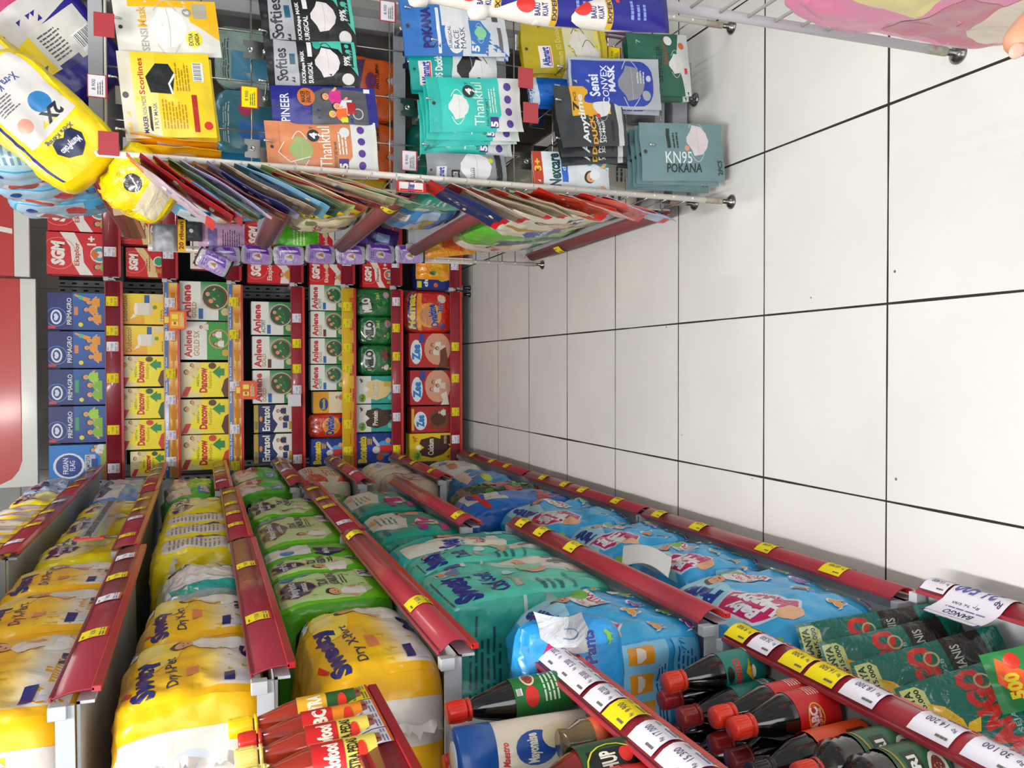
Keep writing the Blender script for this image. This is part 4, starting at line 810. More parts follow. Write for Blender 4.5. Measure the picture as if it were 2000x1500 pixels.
def leaf():
    a = [('r', 0, 0, 1, 1, '#2a4a24')]; q = random.Random(3)
    for j in range(26): u, v = q.random()*.94+.03, q.random()*.6+.2; a += [('e', u, v, .09, .05, q.choice(['#6fae4a', '#8fc46a', '#1c3018', '#4c8a34']))]
    return a+[('r', .06, .3, .2, .5, '#c0352c'), ('r', 0, .0, 1, .14, '#b52a26'), ('r', 0, .88, 1, 1, '#8a6a60'), ('e', .62, .5, .2, .16, '#c83a34')]

def LB(px, y0, y1, z, h, d, col, front, label, side=None, name='diaper_pack', cat='diaper pack', group='diaper packs on the left shelves', seam=None, xo=0.0, k=8, taper=.18, wr=.005, seed=0, fin='film', n=30, lean=0, tilt=0):
    w = y1-y0
    o = softbag(name, w-.006, h, d, col, front, sideL=side or (), fin=fin, k=k, taper=taper, wr=wr, seed=seed, n=n, seam=seam, lean=lean)
    o.location = (XF-.011-d/2-xo, (y0+y1)/2, z+.004); o.rotation_euler = (0, tilt, R(90))
    return tag(o, label, cat, group)
ZB = {k: [z+RH(k, i)-.029 for i, (z, c, cv) in enumerate(v)] for k, v in SH.items()}
YL = '#fbb80c'
# second bay, upper shelves: yellow diaper packs
LB(0, 1.215, 1.60, ZB['S2'][4], .245, .30, YL, sweety('XL'), 'yellow and white diaper pack, lowest in the photo on the fifth shelf', sweety_side, seam=('V', -.42, '#efeae4'), k=7, seed=1, wr=.009)
LB(0, 1.605, 1.90, ZB['S2'][4], .235, .30, YL, sweety('XL'), 'yellow and white diaper pack in the middle of the fifth shelf', sweety_side, k=7, seed=2)
LB(0, 1.905, 2.14, ZB['S2'][4], .235, .30, YL, sweety('L'), 'yellow and white diaper pack with 28 badge, far end of the fifth shelf', sweety_side+[('c', .4, .8, .14, NAVY), ('T', '28', .3, .74, .5, .86, '#e9e4f0'), ('T', 'L', .7, .72, .84, .88, NAVY, {'b': .05})], k=7, seed=3)
LB(0, 1.214, 1.49, ZB['S2'][3], .205, .31, YL, sweety('S'), 'plump yellow and white diaper pack at the near end of the fourth shelf', sweety_side, seam=('V', -.42, '#efeae4'), k=7, seed=4, wr=.01)
LB(0, 1.495, 1.76, ZB['S2'][3], .195, .31, YL, sweety('NB-S', baby=True), 'yellow and white newborn diaper pack behind the plump one on the fourth shelf', sweety_side, k=7, seed=5, wr=.008)
LB(0, 1.77, 1.99, ZB['S2'][3], .165, .2, '#e9e6e0', [('r', 0, 0, 1, 1, '#e4e2df'), ('r', .0, 0, .2, 1, '#2fa59c'), ('r', .84, 0, 1, 1, '#2f8f8a'), ('p', [(.3, .1), (.62, .06), (.7, .9), (.26, .94)], '#f6f5f3')], 'torn open pack with crumpled white wrapping and teal edges', [('r', 0, 0, 1, 1, '#9aa8a8'), ('l', .1, .4, .9, .8, 5, '#1f6a68')], name='torn_pack', cat='torn pack', k=4, wr=.014, seed=6, xo=-.01, fin='crinkle')
LB(0, 1.985, 2.14, ZB['S2'][3], .19, .26, '#e9de5a', mamy_y(), 'pale yellow pack with navy bean logo behind the torn white pack', k=4, wr=.012, seed=7, xo=.02)
# second bay, third shelf: green packs and one yellow
LB(0, 1.214, 1.60, ZB['S2'][2], .205, .31, '#f6bd10', sweety('M'), 'yellow and white diaper pack among green packs on the third shelf', sweety_side, seam=('V', -.42, '#efeae4'), k=5.5, seed=8, wr=.007)
LB(0, 1.615, 1.86, ZB['S2'][2], .226, .26, '#5aa81c', mamy_g(0), 'green diaper pack with navy bean logo right behind the yellow one', mamy_g_side, k=9, seed=9, wr=.007, xo=.0)
LB(0, 1.87, 2.0, ZB['S2'][2], .226, .26, '#5aa81c', mamy_g(1), 'green diaper pack squeezed in the middle of the third shelf', mamy_g_side, k=9, seed=10, wr=.007)
LB(0, 2.005, 2.15, ZB['S2'][2], .226, .26, '#5aa81c', [('r', 0, 0, 1, 1, '#62b41e'), ('r', .2, .5, 1, .98, '#e8ebe4'), ('c', .34, .74, .12, '#4a8ac8'), ('c', .6, .74, .1, '#d8d8cc'), ('c', .84, .74, .1, '#2a5a90'), ('H', .3, .3, .26, .18, '#20284e'), ('T', 'MamyPoko', .12, .3, .48, .38, '#dfe6ee', {'b': .03})], 'green diaper pack with round picture icons on a white band', mamy_g_side, k=9, seed=11)
LB(0, 2.19, 2.60, ZB['S1'][2], .228, .27, '#62b41e', mamy_g(2), 'green diaper pack with navy bean logo past the shelf joint', mamy_g_side, k=9, seed=12)
LB(0, 2.62, 2.98, ZB['S1'][2], .228, .27, '#62b41e', mamy_g(3), 'bright green diaper pack before the pink and green ones', mamy_g_side, k=7, seed=13, wr=.012)
LB(0, 3.13, 3.5, ZB['S0'][3]+.001, .215, .27, '#58b82c', merries(), 'green and pink diaper pack near the end of the green row', mamy_g_side, k=7, seed=14, wr=.012)
LB(0, 3.52, 3.9, ZB['S0'][3]+.001, .212, .27, '#58b82c', merries(), 'green and pink diaper pack at the far end of the green row', mamy_g_side, k=7, seed=15, wr=.012)
# third bay, fourth shelf: pale and bright yellow packs, then a green one upside down
for j, (a, b, bk) in enumerate([(2.19, 2.38, 1), (2.40, 2.56, 1), (2.58, 2.74, 1)]):
    LB(0, a, b, ZB['S1'][3], .205, .27, '#e9d416', mamy_y(j, True), ['yellow pack turned back side out, nearest of three', 'yellow pack turned back side out, middle of three', 'yellow pack turned back side out, farthest of three'][j], k=7, seed=16+j, wr=.009, seam=('L', .55, '#e9e9e0'))
LB(0, 2.76, 3.08, ZB['S1'][3], .20, .27, '#efdc16', mamy_y(), 'yellow pack with navy bean logo in front of the green upside down pack', k=7, seed=19, wr=.01)
o = LB(0, 3.13, 3.72, ZB['S0'][4], .205, .27, '#3fae28', merries(), 'crumpled green pack with a pink logo standing upside down', k=4, seed=20, wr=.016, fin='crinkle')
# third bay, fifth shelf
LB(0, 2.19, 2.50, ZB['S1'][4], .204, .28, '#f0e04a', mamy_y(), 'pale yellow pack with dark bean logo, nearest in the third bay of the fifth shelf', [('r', 0, 0, 1, 1, '#eadc2a')], k=7, seed=21, wr=.012)
LB(0, 2.52, 2.82, ZB['S1'][4], .205, .28, '#f0de1c', mamy_y(1), 'bright yellow pack with small dark logo in the third bay of the fifth shelf', [('r', 0, 0, 1, 1, '#eedb1c'), ('H', .6, .5, .3, .16, '#28305c'), ('T', 'MamyPoko', .36, .48, .84, .58, '#eceaf0', {'b': .03})], k=7, seed=22, wr=.01)
LB(0, 2.84, 3.08, ZB['S1'][4], .20, .28, '#f0de1c', mamy_y(2), 'bright yellow pack beside the sky blue pack', k=7, seed=23, wr=.01)
LB(0, 3.14, 3.8, ZB['S0'][5], .205, .28, '#5aa0dc', [('r', 0, 0, 1, 1, '#5aa0dc'), ('p', [(.05, .5), (.95, .4), (.95, .9), (.1, .94)], '#dfe4e8'), ('H', .3, .74, .18, .14, '#3a3a44'), ('H', .6, .78, .14, .1, '#4a4a58'), ('K', .5, .5, .09, '#e8e0d0')], 'sky blue diaper pack with pale top at the end of the fifth shelf', k=4.5, seed=24, wr=.012)
# sixth shelf, seen from below its rail line
for j in range(7):
    a = 2.19+j*.13
    LB(0, a, a+.125, ZB['S1'][5], .20, .28, '#f2c818' if j % 2 else '#f3d21e', [('r', 0, 0, 1, 1, '#f3cf1a'), ('r', .1, .3, .9, .9, '#dcd4cc'), ('K', .4, .7, .1, '#e8e0d0'), ('T', 'XL', .66, .1, .95, .26, '#2a2f6c', {'b': .04, 'o': '#eef0f0'}), ('r', .5, 0, 1, .06, '#3a2a90')],
       'slim yellow diaper pack on the sixth shelf, %s of seven' % ['nearest', 'second', 'third', 'fourth', 'fifth', 'sixth', 'last'][j], group='slim yellow packs on the sixth shelf', k=7, seed=30+j, wr=.008, n=16)
LB(0, 3.14, 3.42, ZB['S0'][6], .19, .28, '#f0dc2c', mamy_y(1), 'pale yellow pack in the far bay of the top row', k=7, seed=40, wr=.012)
LB(0, 3.44, 3.9, ZB['S0'][6], .215, .29, '#33389c', [('r', 0, 0, 1, 1, '#3a3f9c'), ('p', [(0, .2), (.6, .3), (.7, .95), (0, .95)], '#b9cde8'), ('H', .3, .66, .2, .14, '#35305c'), ('p', [(.55, .3), (.85, .4), (.8, .66), (.5, .6)], '#ece6da')], 'blue and white pack with a torn white patch ending the top row', k=4.5, seed=41, wr=.014, fin='crinkle')
for j in range(4):
    a = 1.27+j*.22
    LB(0, a, a+.21, ZB['S2'][5], .2, .28, '#f2c818', mamy_y(j), 'yellow diaper pack over the fifth shelf, %s of four' % ['nearest', 'second', 'third', 'farthest'][j], group='yellow packs above the second bay', k=7, seed=50+j, n=14)
# second shelf
LB(0, 1.214, 1.51, ZB['S2'][1], .265, .32, '#3ca4dc', happy(0), 'sky blue diaper pack with pink shield logo on the second shelf, white header torn open', happy_side, k=9, seed=60, wr=.011, taper=.3)
LB(0, 1.535, 1.83, ZB['S2'][1], .365, .30, '#5accb6', cloudsoft(), 'mint and cream newborn diaper pack, front one on the second shelf', cloud_side, k=9, seed=61, wr=.01, seam=('L', -.1, '#b9d4cc'))
LB(0, 1.845, 1.99, ZB['S2'][1], .35, .30, '#5accb6', cloudsoft(), 'mint and cream newborn diaper pack squeezed behind its twin', cloud_side, k=9, seed=62, wr=.01)
LB(0, 2.0, 2.15, ZB['S2'][1], .36, .30, '#25b0a6', sweety_teal(), 'teal diaper pack with a white panel on the second shelf', cloud_side, k=9, seed=63, wr=.008)
LB(0, 2.19, 2.56, ZB['S1'][1], .24, .29, '#14a08e', teal_star(0), 'deep teal diaper pack with pink prints, nearer of two', teal_side, k=7, seed=64, wr=.01)
LB(0, 2.60, 3.02, ZB['S1'][1], .235, .29, '#14a08e', teal_star(1), 'deep teal diaper pack with pink prints, farther of two', teal_side, k=7, seed=65, wr=.01)
o = softbag('tissue_pack', .17, .13, .1, '#2fa02c', [('r', 0, 0, 1, .6, '#2a9426'), ('p', [(.2, .6), (.5, .98), (.9, .9), (.85, .62)], '#eceae6')], fin='crinkle', k=3.2, wr=.014, seed=66, n=16); o.location = (XF-.15, 3.16, .99); o.rotation_euler = (0, 0, R(80))
o.location = (XF-.12, 3.24, ZB['S0'][2]+.012); tag(o, 'small green tissue pack with a white tissue sticking out', 'tissue pack')
LB(0, 3.36, 3.9, ZB['S0'][2], .19, .28, '#e6dcc4', [('r', 0, 0, 1, 1, '#e6dfc8'), ('p', [(0, .5), (.4, .6), (.3, .98), (0, .98)], '#cf3f2c'), ('r', .68, .2, .95, .6, '#e9c63a'), ('l', .3, .64, .8, .86, 4, '#b8823c'), ('l', .2, .2, .6, .5, 4, '#a89a6a'), ('p', [(0, 0), (.3, 0), (.2, .2), (0, .3)], '#cf3f2c')], 'cream and red pack beside the short rail in the far bay', k=7, seed=67, wr=.01)
LB(0, 3.14, 3.5, ZB['S0'][1], .19, .28, '#cfc0ac', [('r', 0, 0, 1, 1, '#cdbfae'), ('l', .2, .5, .8, .8, 4, '#a06a5a'), ('r', .86, .1, 1, .9, '#3a352e'), ('B', .5, .12, .8, .3), ('rg', .3, .3, .14, .02, '#8a7a66')], 'beige pack with a black edge and brown print', k=7, seed=68, wr=.01)
LB(0, 3.52, 3.92, ZB['S0'][1], .195, .28, '#e9e2cf', [('r', 0, 0, 1, 1, '#e6e0cc'), ('p', [(.2, .4), (.6, .3), (.8, .8), (.3, .9)], '#f0e9d6'), ('T', 'AIA', .4, .6, .7, .76, '#7aa4c8', {'b': .02}), ('e', .4, .3, .08, .06, '#8aac4a'), ('e', .7, .3, .08, .06, '#c9a46a')], 'pale cream wipes pack at the far end of the second row', k=7, seed=69, wr=.01)
# bottom shelf
LB(0, 1.214, 1.58, ZB['S2'][0], .32, .32, '#48b2e4', happy(1), 'sky blue diaper pack with pink shield logo, nearest on the bottom shelf', happy_side, k=5.5, seed=70, wr=.012, taper=.3)
LB(0, 1.59, 1.86, ZB['S2'][0], .235, .31, '#48b2e4', happy(2), 'sky blue diaper pack lying low on the bottom shelf between taller ones', happy_side, k=7, seed=71, wr=.014, taper=.3)
LB(0, 1.875, 2.15, ZB['S2'][0], .29, .31, '#48b2e4', happy(3), 'sky blue diaper pack third along the bottom shelf', happy_side, k=7, seed=72, wr=.014, taper=.3)
LB(0, 2.19, 2.60, ZB['S1'][0], .31, .30, '#48b2e4', happy(4), 'sky blue diaper pack just past the bottom shelf joint', happy_side, k=7, seed=73, wr=.016, taper=.3)
LB(0, 2.625, 2.85, ZB['S1'][0], .40, .30, '#2a78c8', [('r', 0, 0, 1, 1, '#2a78c8'), ('p', [(.2, .6), (.9, .66), (.96, .98), (.3, .98)], '#dfe0dc'), ('e', .6, .84, .26, .08, '#3a5ab0'), ('r', 0, .8, .9, .86, '#c83a2c'), ('T', 'Fitti', .1, .2, .5, .34, '#c03a30', {'b': .07, 'o': '#e8eef4'}), ('l', .1, .1, .5, .18, 1, '#902a2a')], 'deep blue diaper pack with a white and orange top', [('r', 0, 0, 1, 1, '#2468b8'), ('e', .6, .5, .3, .12, '#d0dcea')], k=7, seed=74, wr=.012)
LB(0, 2.865, 3.09, ZB['S1'][0], .35, .28, '#2c4a26', leaf(), 'dark green leaf print pack with red edge on the bottom shelf', k=4.5, seed=75, wr=.014, fin='crinkle')
LB(0, 3.14, 3.52, ZB['S0'][0], .235, .28, '#2f8fd0', [('r', 0, 0, 1, 1, '#3090d2'), ('e', .2, .6, .12, .1, '#c6d84a'), ('rg', .5, .6, .14, .03, '#d8e6f0'), ('p', [(.3, .8), (.9, .7), (.95, .98), (.2, .98)], '#ead8c4'), ('r', 0, 0, 1, .08, '#dfe6ec')], 'small blue wipes pack with white edge in the far bay', k=4.5, seed=76, wr=.012)
LB(0, 3.54, 3.96, ZB['S0'][0], .225, .28, '#e8e9e6', [('r', 0, 0, 1, 1, '#e8e9e4'), ('e', .3, .7, .14, .1, '#c99a5a'), ('e', .55, .75, .1, .09, '#6a8ac0'), ('l', .2, .2, .7, .3, 2, '#5a5a60'), ('e', .8, .66, .1, .08, '#7aac5a')], 'white wipes pack at the far end of the bottom shelf', k=4.5, seed=77, wr=.01)
o = softbag('wipes_pack', .12, .14, .08, '#96508c', [('r', 0, 0, 1, 1, '#9a5a92'), ('rg', .5, .5, .2, .05, '#5a3a70'), ('e', .6, .8, .2, .1, '#4a7ac0')], k=4, wr=.01, seed=78, n=14); o.location = (XF-.42+.06+.15, 3.08, .3)
o.location = (XF-.33, 3.24, ZB['S0'][0]); o.rotation_euler = (0, 0, R(95)); tag(o, 'mauve wipes pack pushed in behind the leaf print pack', 'wipes pack')
# white paper header folded over the second shelf pack, and card slipped into the blue row
def sheet(name, P, col, label, cat, fin='paper', hook=False, th=.001):
    "curved sheet through four corners plus sag"
    m = MB(); n = 8; V = []
    a, b, c, d = [Vector(p) for p in P]; nr = (b-a).cross(d-a).normalized()
    for q in (0, -th):
        for j in range(n+1):
            for i in range(n+1):
                u, v = i/n, j/n; V.append(a*(1-u)*(1-v)+b*u*(1-v)+c*u*v+d*(1-u)*v+nr*(.018*math.sin(math.pi*v)*(.6+.4*u)+.004*math.sin(5*u+3*v)+q))
    F = []; N = (n+1)**2
    for j in range(n):
        for i in range(n):
            k = j*(n+1)+i; F += [[k, k+1, k+n+2, k+n+1], [N+k+n+1, N+k+n+2, N+k+1, N+k]]
    m.add(V, F, col, fin, True)
    if hook:
        def mp(u, v, o): return a*(1-u)*(1-v)+b*u*(1-v)+c*u*v+d*(1-u)*v+nr*(.018*math.sin(math.pi*v)*(.6+.4*u)+.004*math.sin(5*u+3*v)+o+.0008)
        m.art([('q', [(.5+.16*math.cos(t), .5+.22*math.sin(t)) for t in [-.6+i*.5 for i in range(9)]], .012, '#6a9ac0')], mp, (b-a).length, (d-a).length, fin)
    return tag(m.build(name), label, cat)
sheet('header_card', [at(1042, 1195, 'Y', 1.13), at(1062, 1265, 'Y', 1.15), at(1165, 1260, 'Y', 1.16), at(1135, 1195, 'Y', 1.14)], '#d9dde2', 'silver white torn pack header with a round hang hole, curling over the second shelf', 'torn header', 'crinkle', True)
sheet('blank_card', [at(1218, 1066, 'X', XF-.008), at(1214, 1104, 'X', XF-.008), at(1305, 1132, 'X', XF-.008), at(1312, 1090, 'X', XF-.008)], '#eef0f0', 'blank white card tucked in front of the sky blue packs', 'card')
p = at(1115, 1296, 'Y', 1.16)
o = softbag('diaper_pack', .13, .17, .05, '#2f98d4', [('r', 0, 0, 1, 1, '#2f98d4'), ('p', [(.1, .66), (.5, .9), (.9, .7), (.6, .5)], '#b01c60'), ('T', 'Happy', .2, .62, .7, .76, '#e8eef6', {'b': .05}), ('T', 'Pants', .5, .3, .9, .42, '#1f3f8c', {'b': .05, 'o': '#dfeaf4'}), ('A', .2, .2, .07, '#e09a2c'), ('A', .8, .12, .07, '#7ab84a')], k=4, wr=.01, seed=90, n=16)
o.location = (p.x, 1.165, p.z-.085); o.rotation_euler = (0, 0, R(10)); tag(o, 'small sky blue diaper pouch under the torn white header', 'diaper pack')
# acrylic rail cover with promotion strip clipped to the fifth shelf rail
t = empty('promo_strip', (XF+.022, 2.55, 1.555), R(90), 'clear strip reading diapers promotion, clipped over the yellow packs', 'promo strip')
m = MB(); m.box(-.3, 0, -.03, .3, .0015, .035, '#aab0b8', 'clear'); m.box(-.3, -.0006, -.006, .3, -.0001, .024, '#a6a8ae', 'plastic')
m.art([('T', 'DIAPERS EXTRA SOFT, BANYAK CARA DAPATKAN, DIAPERS', .02, .2, .98, .8, '#2c2c30', {'b': .02})], lambda u, v, o: (-.3+.6*u, -.0008-o, -.006+.03*v), .6, .03); m.build('strip', t)
m = MB(); m.box(-.33, -.002, -.03, -.3, .002, .035, '#c8352f', 'card'); m.art([('T', 'EXTRA', .1, .5, .9, .8, '#f2e8e0', {'b': .02}), ('T', 'HEMAT', .1, .15, .9, .45, '#f2e8e0', {'b': .02})], lambda u, v, o: (-.33+.03*u, -.0021-o, -.03+.065*v), .03, .065); m.build('red_card', t)

# ------------------------------------------------------------------ bottles and refill pouches in the nearest bay
def bottle(name, H, r, prof, liquid, capcol, lab, label, loc, rz=0, cat='sauce bottle', group=None, ell=1, caph=.034, capr=.0145, fin='glassy', flute=0, scale=1, ribs=False):
    t = empty(name, loc, rz, label, cat, group)
    m = MB(); m.lathe([(a*r, b*H) for a, b in prof], liquid, fin, 28, ell=ell, flute=flute); m.build('bottle_body', t)
    m = MB(); c0 = prof[-1][1]*H-.004; n = 30
    m.lathe([(capr*.96, c0), (capr, c0+.002), (capr, c0+caph-.003), (capr*.93, c0+caph)], capcol, 'plastic', n)
    for i in range(20):
        a = 2*math.pi*i/20; m.box(capr*.99, -.0007, c0+.004, capr*1.04, .0007, c0+caph-.006, capcol, 'plastic')
        for q in range(len(m.v)-8, len(m.v)): x, y, z = m.v[q]; m.v[q] = (x*math.cos(a)-y*math.sin(a), x*math.sin(a)+y*math.cos(a), z)
    m.lathe([(capr*1.06, c0-.006), (capr*1.06, c0-.002)], capcol, 'plastic', 20); m.build('cap', t)
    if lab:
        z0, z1, col, els, ang = lab; m = MB(); N = 24; rr = r*1.006+.0004
        def mp(u, v, o): a = -math.pi/2+(u-.5)*ang; return ((rr+o)*math.cos(a), (rr+o)*math.sin(a)*ell, (z0+(z1-z0)*v)*H)
        V = [mp(i/N, j, 0) for j in (0, 1) for i in range(N+1)]
        m.add(V, [[i, i+1, N+2+i, N+1+i] for i in range(N)], col, 'card', True)
        m.art(els, mp, ang*r, (z1-z0)*H, 'card', .008, .0002); m.build('label', t)
    return t
SAUCE = [(.9, 0), (1, .01), (1, .5), (.97, .56), (.82, .66), (.6, .78), (.42, .88), (.36, .9), (.36, .96)]
KECAP = [(.9, 0), (1, .01), (1, .52), (.96, .58), (.74, .72), (.52, .86), (.4, .9), (.36, .92), (.36, .97)]
FULL = 5.6
L_bango = (.06, .52, '#1f7a70', [('T', 'BANGO', .36, .6, .64, .76, '#c4342c', {'b': .05, 'o': '#e8e4d8'}), ('p', [(.4, .3), (.5, .5), (.62, .36), (.52, .34)], '#e6b02c'), ('e', .5, .3, .06, .05, '#f0ece0'), ('e', .5, .88, .08, .08, '#1a1a18'), ('B', .7, .1, .86, .3), ('B', .12, .3, .26, .6)], FULL)
L_abc = (.06, .52, '#c1252a', [('e', .5, .6, .12, .2, '#e8b04a'), ('e', .5, .6, .11, .17, '#c1252a'), ('T', 'ABC', .42, .56, .58, .74, '#f2eee6', {'b': .05}), ('T', 'KECAP MANIS', .43, .48, .57, .54, '#f2eee6'), ('l', .68, .3, .84, .6, 5, '#f0d0c8'), ('B', .14, .2, .28, .5)], FULL)
L_bul = (.04, .56, '#e05a2c', [('r', .3, .1, .7, .42, '#5a3a28'), ('T', 'SAUS', .38, .62, .62, .74, '#f4eee2', {'b': .04}), ('T', 'BULGOGI', .34, .46, .66, .6, '#f4eee2', {'b': .05}), ('T', 'Bumbu', .4, .78, .6, .88, '#5a2018')], FULL)
L_saori = (.04, .56, '#2f5c40', [('r', .3, .52, .7, .8, '#26322c'), ('T', 'SAORI', .34, .58, .66, .74, '#eceae2', {'b': .04}), ('e', .5, .26, .16, .2, '#e6e0d6'), ('e', .5, .26, .13, .15, '#7a4030'), ('q', [(.2, .95), (.5, .86), (.8, .95)], .02, '#a08a3c')], FULL)
YZ = {1: ZB['S3'][1], 2: ZB['S3'][2], 3: ZB['S3'][3], 0: ZB['S3'][0]}
def place(px, py, z, ax='Z'): p = at(px, py, 'Z', z); return p
SB = 'dark soy sauce bottles'
# caps seen from above: (cap pixel, bottle height, kind)
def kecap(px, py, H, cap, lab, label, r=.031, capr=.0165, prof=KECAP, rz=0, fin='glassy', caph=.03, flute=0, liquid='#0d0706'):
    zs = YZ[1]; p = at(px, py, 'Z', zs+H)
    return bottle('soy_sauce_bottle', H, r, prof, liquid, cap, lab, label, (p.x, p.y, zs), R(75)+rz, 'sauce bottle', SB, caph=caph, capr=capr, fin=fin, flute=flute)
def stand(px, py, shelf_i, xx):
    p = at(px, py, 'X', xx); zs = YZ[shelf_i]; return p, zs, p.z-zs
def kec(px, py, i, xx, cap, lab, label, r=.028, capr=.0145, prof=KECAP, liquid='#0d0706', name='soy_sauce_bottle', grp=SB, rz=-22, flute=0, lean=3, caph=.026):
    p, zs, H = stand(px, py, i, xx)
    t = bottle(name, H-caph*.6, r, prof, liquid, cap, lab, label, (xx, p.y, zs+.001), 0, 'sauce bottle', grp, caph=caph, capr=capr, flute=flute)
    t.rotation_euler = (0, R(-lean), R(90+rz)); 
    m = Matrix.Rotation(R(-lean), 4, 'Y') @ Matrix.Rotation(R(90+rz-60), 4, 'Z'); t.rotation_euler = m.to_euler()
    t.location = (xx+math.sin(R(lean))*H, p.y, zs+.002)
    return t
# second shelf of the nearest bay: soy sauces
kec(1302, 1334, 1, -.468, '#d8452c', L_bango, 'soy bottle with bright red cap and green label touching the sky blue pack', name='soy_sauce_bottle')
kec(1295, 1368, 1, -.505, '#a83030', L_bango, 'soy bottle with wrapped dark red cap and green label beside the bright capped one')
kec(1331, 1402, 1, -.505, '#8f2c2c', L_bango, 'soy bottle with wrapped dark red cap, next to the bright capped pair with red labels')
kec(1397, 1402, 1, -.472, '#e0402a', L_abc, 'soy bottle with bright red cap and red label, upper in the photo of two')
kec(1433, 1424, 1, -.474, '#e0402a', L_abc, 'soy bottle with bright red cap and red label, lower in the photo of two', r=.031)
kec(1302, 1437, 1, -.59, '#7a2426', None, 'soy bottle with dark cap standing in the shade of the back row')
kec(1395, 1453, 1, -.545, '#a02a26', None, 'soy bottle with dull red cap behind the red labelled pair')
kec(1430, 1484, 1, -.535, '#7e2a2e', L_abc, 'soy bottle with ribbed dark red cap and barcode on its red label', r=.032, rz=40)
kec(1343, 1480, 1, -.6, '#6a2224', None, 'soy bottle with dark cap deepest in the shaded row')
BULG = [(.9, 0), (1, .01), (1, .56), (.94, .6), (.9, .7), (.6, .84), (.45, .9), (.4, .97)]
kec(1470, 1512, 1, -.50, '#1c1716', L_bul, 'black fluted sauce bottle with an orange barbecue label', r=.033, prof=BULG, flute=.07)
SAOR = [(.9, 0), (1, .01), (1, .5)]+[(1 if k % 2 else .93, .52+k*.035) for k in range(8)]+[(.7, .84), (.5, .9), (.42, .97)]
kec(1560, 1515, 1, -.475, '#d84030', L_saori, 'black ribbed sauce bottle with dark green label, upper in the photo of two', r=.031, prof=SAOR)
kec(1622, 1548, 1, -.475, '#d84030', L_saori, 'black ribbed sauce bottle with dark green label, nearer the camera', r=.031, prof=SAOR)
# third shelf: mayonnaise, squeeze bottle, kecap
L_idf = (.06, .56, '#1f6a34', [('e', .42, .7, .09, .12, '#c83028'), ('e', .6, .7, .09, .12, '#e6d8b0'), ('e', .6, .7, .07, .09, '#8a3a2c'), ('B', .44, .86, .5, .96), ('l', .36, .2, .7, .5, 4, '#c8dcc0')], FULL)
kec(877, 1393, 2, -.462, '#e23a28', L_idf, 'soy bottle with red cap and green label beside the clear squeeze bottle', grp='bottles on the third shelf', rz=20)
kec(872, 1494, 2, -.56, '#c83428', None, 'soy bottle with red cap, almost hidden under the mayonnaise', grp='bottles on the third shelf')
p, zs, H = stand(900, 1412, 2, -.50)
t = bottle('squeeze_bottle', H, .027, [(.95, 0), (1, .02), (1, .55), (.9, .64), (.75, .72), (.42, .84), (.3, .88), (.3, .92)], '#c9d4d6', '#eef0ee', (.05, .56, '#e6e048', [('r', .4, 0, .46, 1, '#dfe4dc'), ('q', [(.5, .3), (.55, .7), (.62, .5)], .03, '#f4f0a0')], FULL), 'clear squeeze bottle with white nozzle and yellow striped label', (-.50, p.y, zs), R(30), 'bottle', 'bottles on the third shelf', caph=.03, capr=.007, fin='plastic')
p = at(885, 1462, 'X', -.475)
t = empty('mayonnaise_bottle', (-.487, p.y-.004, YZ[2]), R(22), 'fat cream mayonnaise bottle with blue cap and blue oval label', 'bottle', 'bottles on the third shelf')
H = p.z-YZ[2]
m = MB(); m.lathe([(.032, 0), (.036, .004), (.037, H*.5), (.036, H*.78), (.033, H*.8)], '#efe4d2', 'plastic', 32, ell=.72)
def mm_(u, v, o): a = -math.pi/2+(u-.5)*2.9; return ((.0372+o)*math.cos(a), (.0372*.72+o)*math.sin(a)*(1), v*H*.78)
m.art([('e', .5, .62, .2, .18, '#1f4f9c'), ('T', 'Mayonaise', .34, .58, .66, .7, '#f0ead8', {'b': .04}), ('e', .6, .44, .14, .12, '#e9dcb8'), ('T', 'Maestro', .34, .86, .6, .92, '#c9302c', {'b': .02, 'sh': .2}), ('l', .5, .1, .8, .2, 3, '#8a7a6a'), ('r', .4, .2, .46, .28, '#b09aa0')], mm_, .1, H*.78, 'plastic', .008, .0004); m.build('bottle_body', t)
m = MB(); m.lathe([(.0335, H*.74), (.0375, H*.75), (.0375, H*.98), (.035, H)], '#1c57a0', 'plastic', 32, ell=.72); m.lathe([(.022, H*.995), (.021, H+.001)], '#dfe6ee', 'plastic', 24, ell=.72); m.build('cap', t)
p = at(1120, 1440, 'X', -.455)
t = empty('honey_jar', (-.462, p.y, YZ[2]), 0, 'squat brown glass jar leaning behind the price rail', 'jar', 'bottles on the third shelf')
m = MB(); m.lathe([(.02, 0), (.026, .01), (.026, .05), (.018, .066), (.019, .078)], '#6a5a3c', 'glassy', 24); m.build('jar_body', t)
m = MB(); m.lathe([(.0265, .012), (.0265, .04)], '#b5502c', 'card', 24); m.build('label', t)
L_up = (.04, .62, '#1f4a2c', [('r', .34, .2, .66, .9, '#141814'), ('T', 'KETCHUP', .36, .5, .64, .72, '#f0ece0', {'b': .04}), ('e', .6, .34, .05, .1, '#c8362c'), ('rg', .5, .55, .2, .01, '#d8d03c'), ('r', .2, .84, .3, .95, '#eeeeee')], FULL)
kec(1015, 1545, 2, -.47, '#a83028', L_up, 'brown tomato sauce bottle with dark green label under the mayonnaise', r=.032, prof=SAUCE, liquid='#7a2418', name='tomato_sauce_bottle', grp='bottles on the third shelf', rz=-10)
o = softbag('sauce_pouch', .1, .1, .05, '#c62f28', [('r', 0, 0, 1, 1, '#c62f28'), ('T', 'BOM', .2, .5, .8, .75, '#f2e8d8', {'b': .06}), ('T', 'AROMA', .25, .3, .75, .42, '#f2e8d8'), ('rg', .5, .6, .4, .04, '#e8b03c')], k=4, wr=.008, seed=101, n=14)
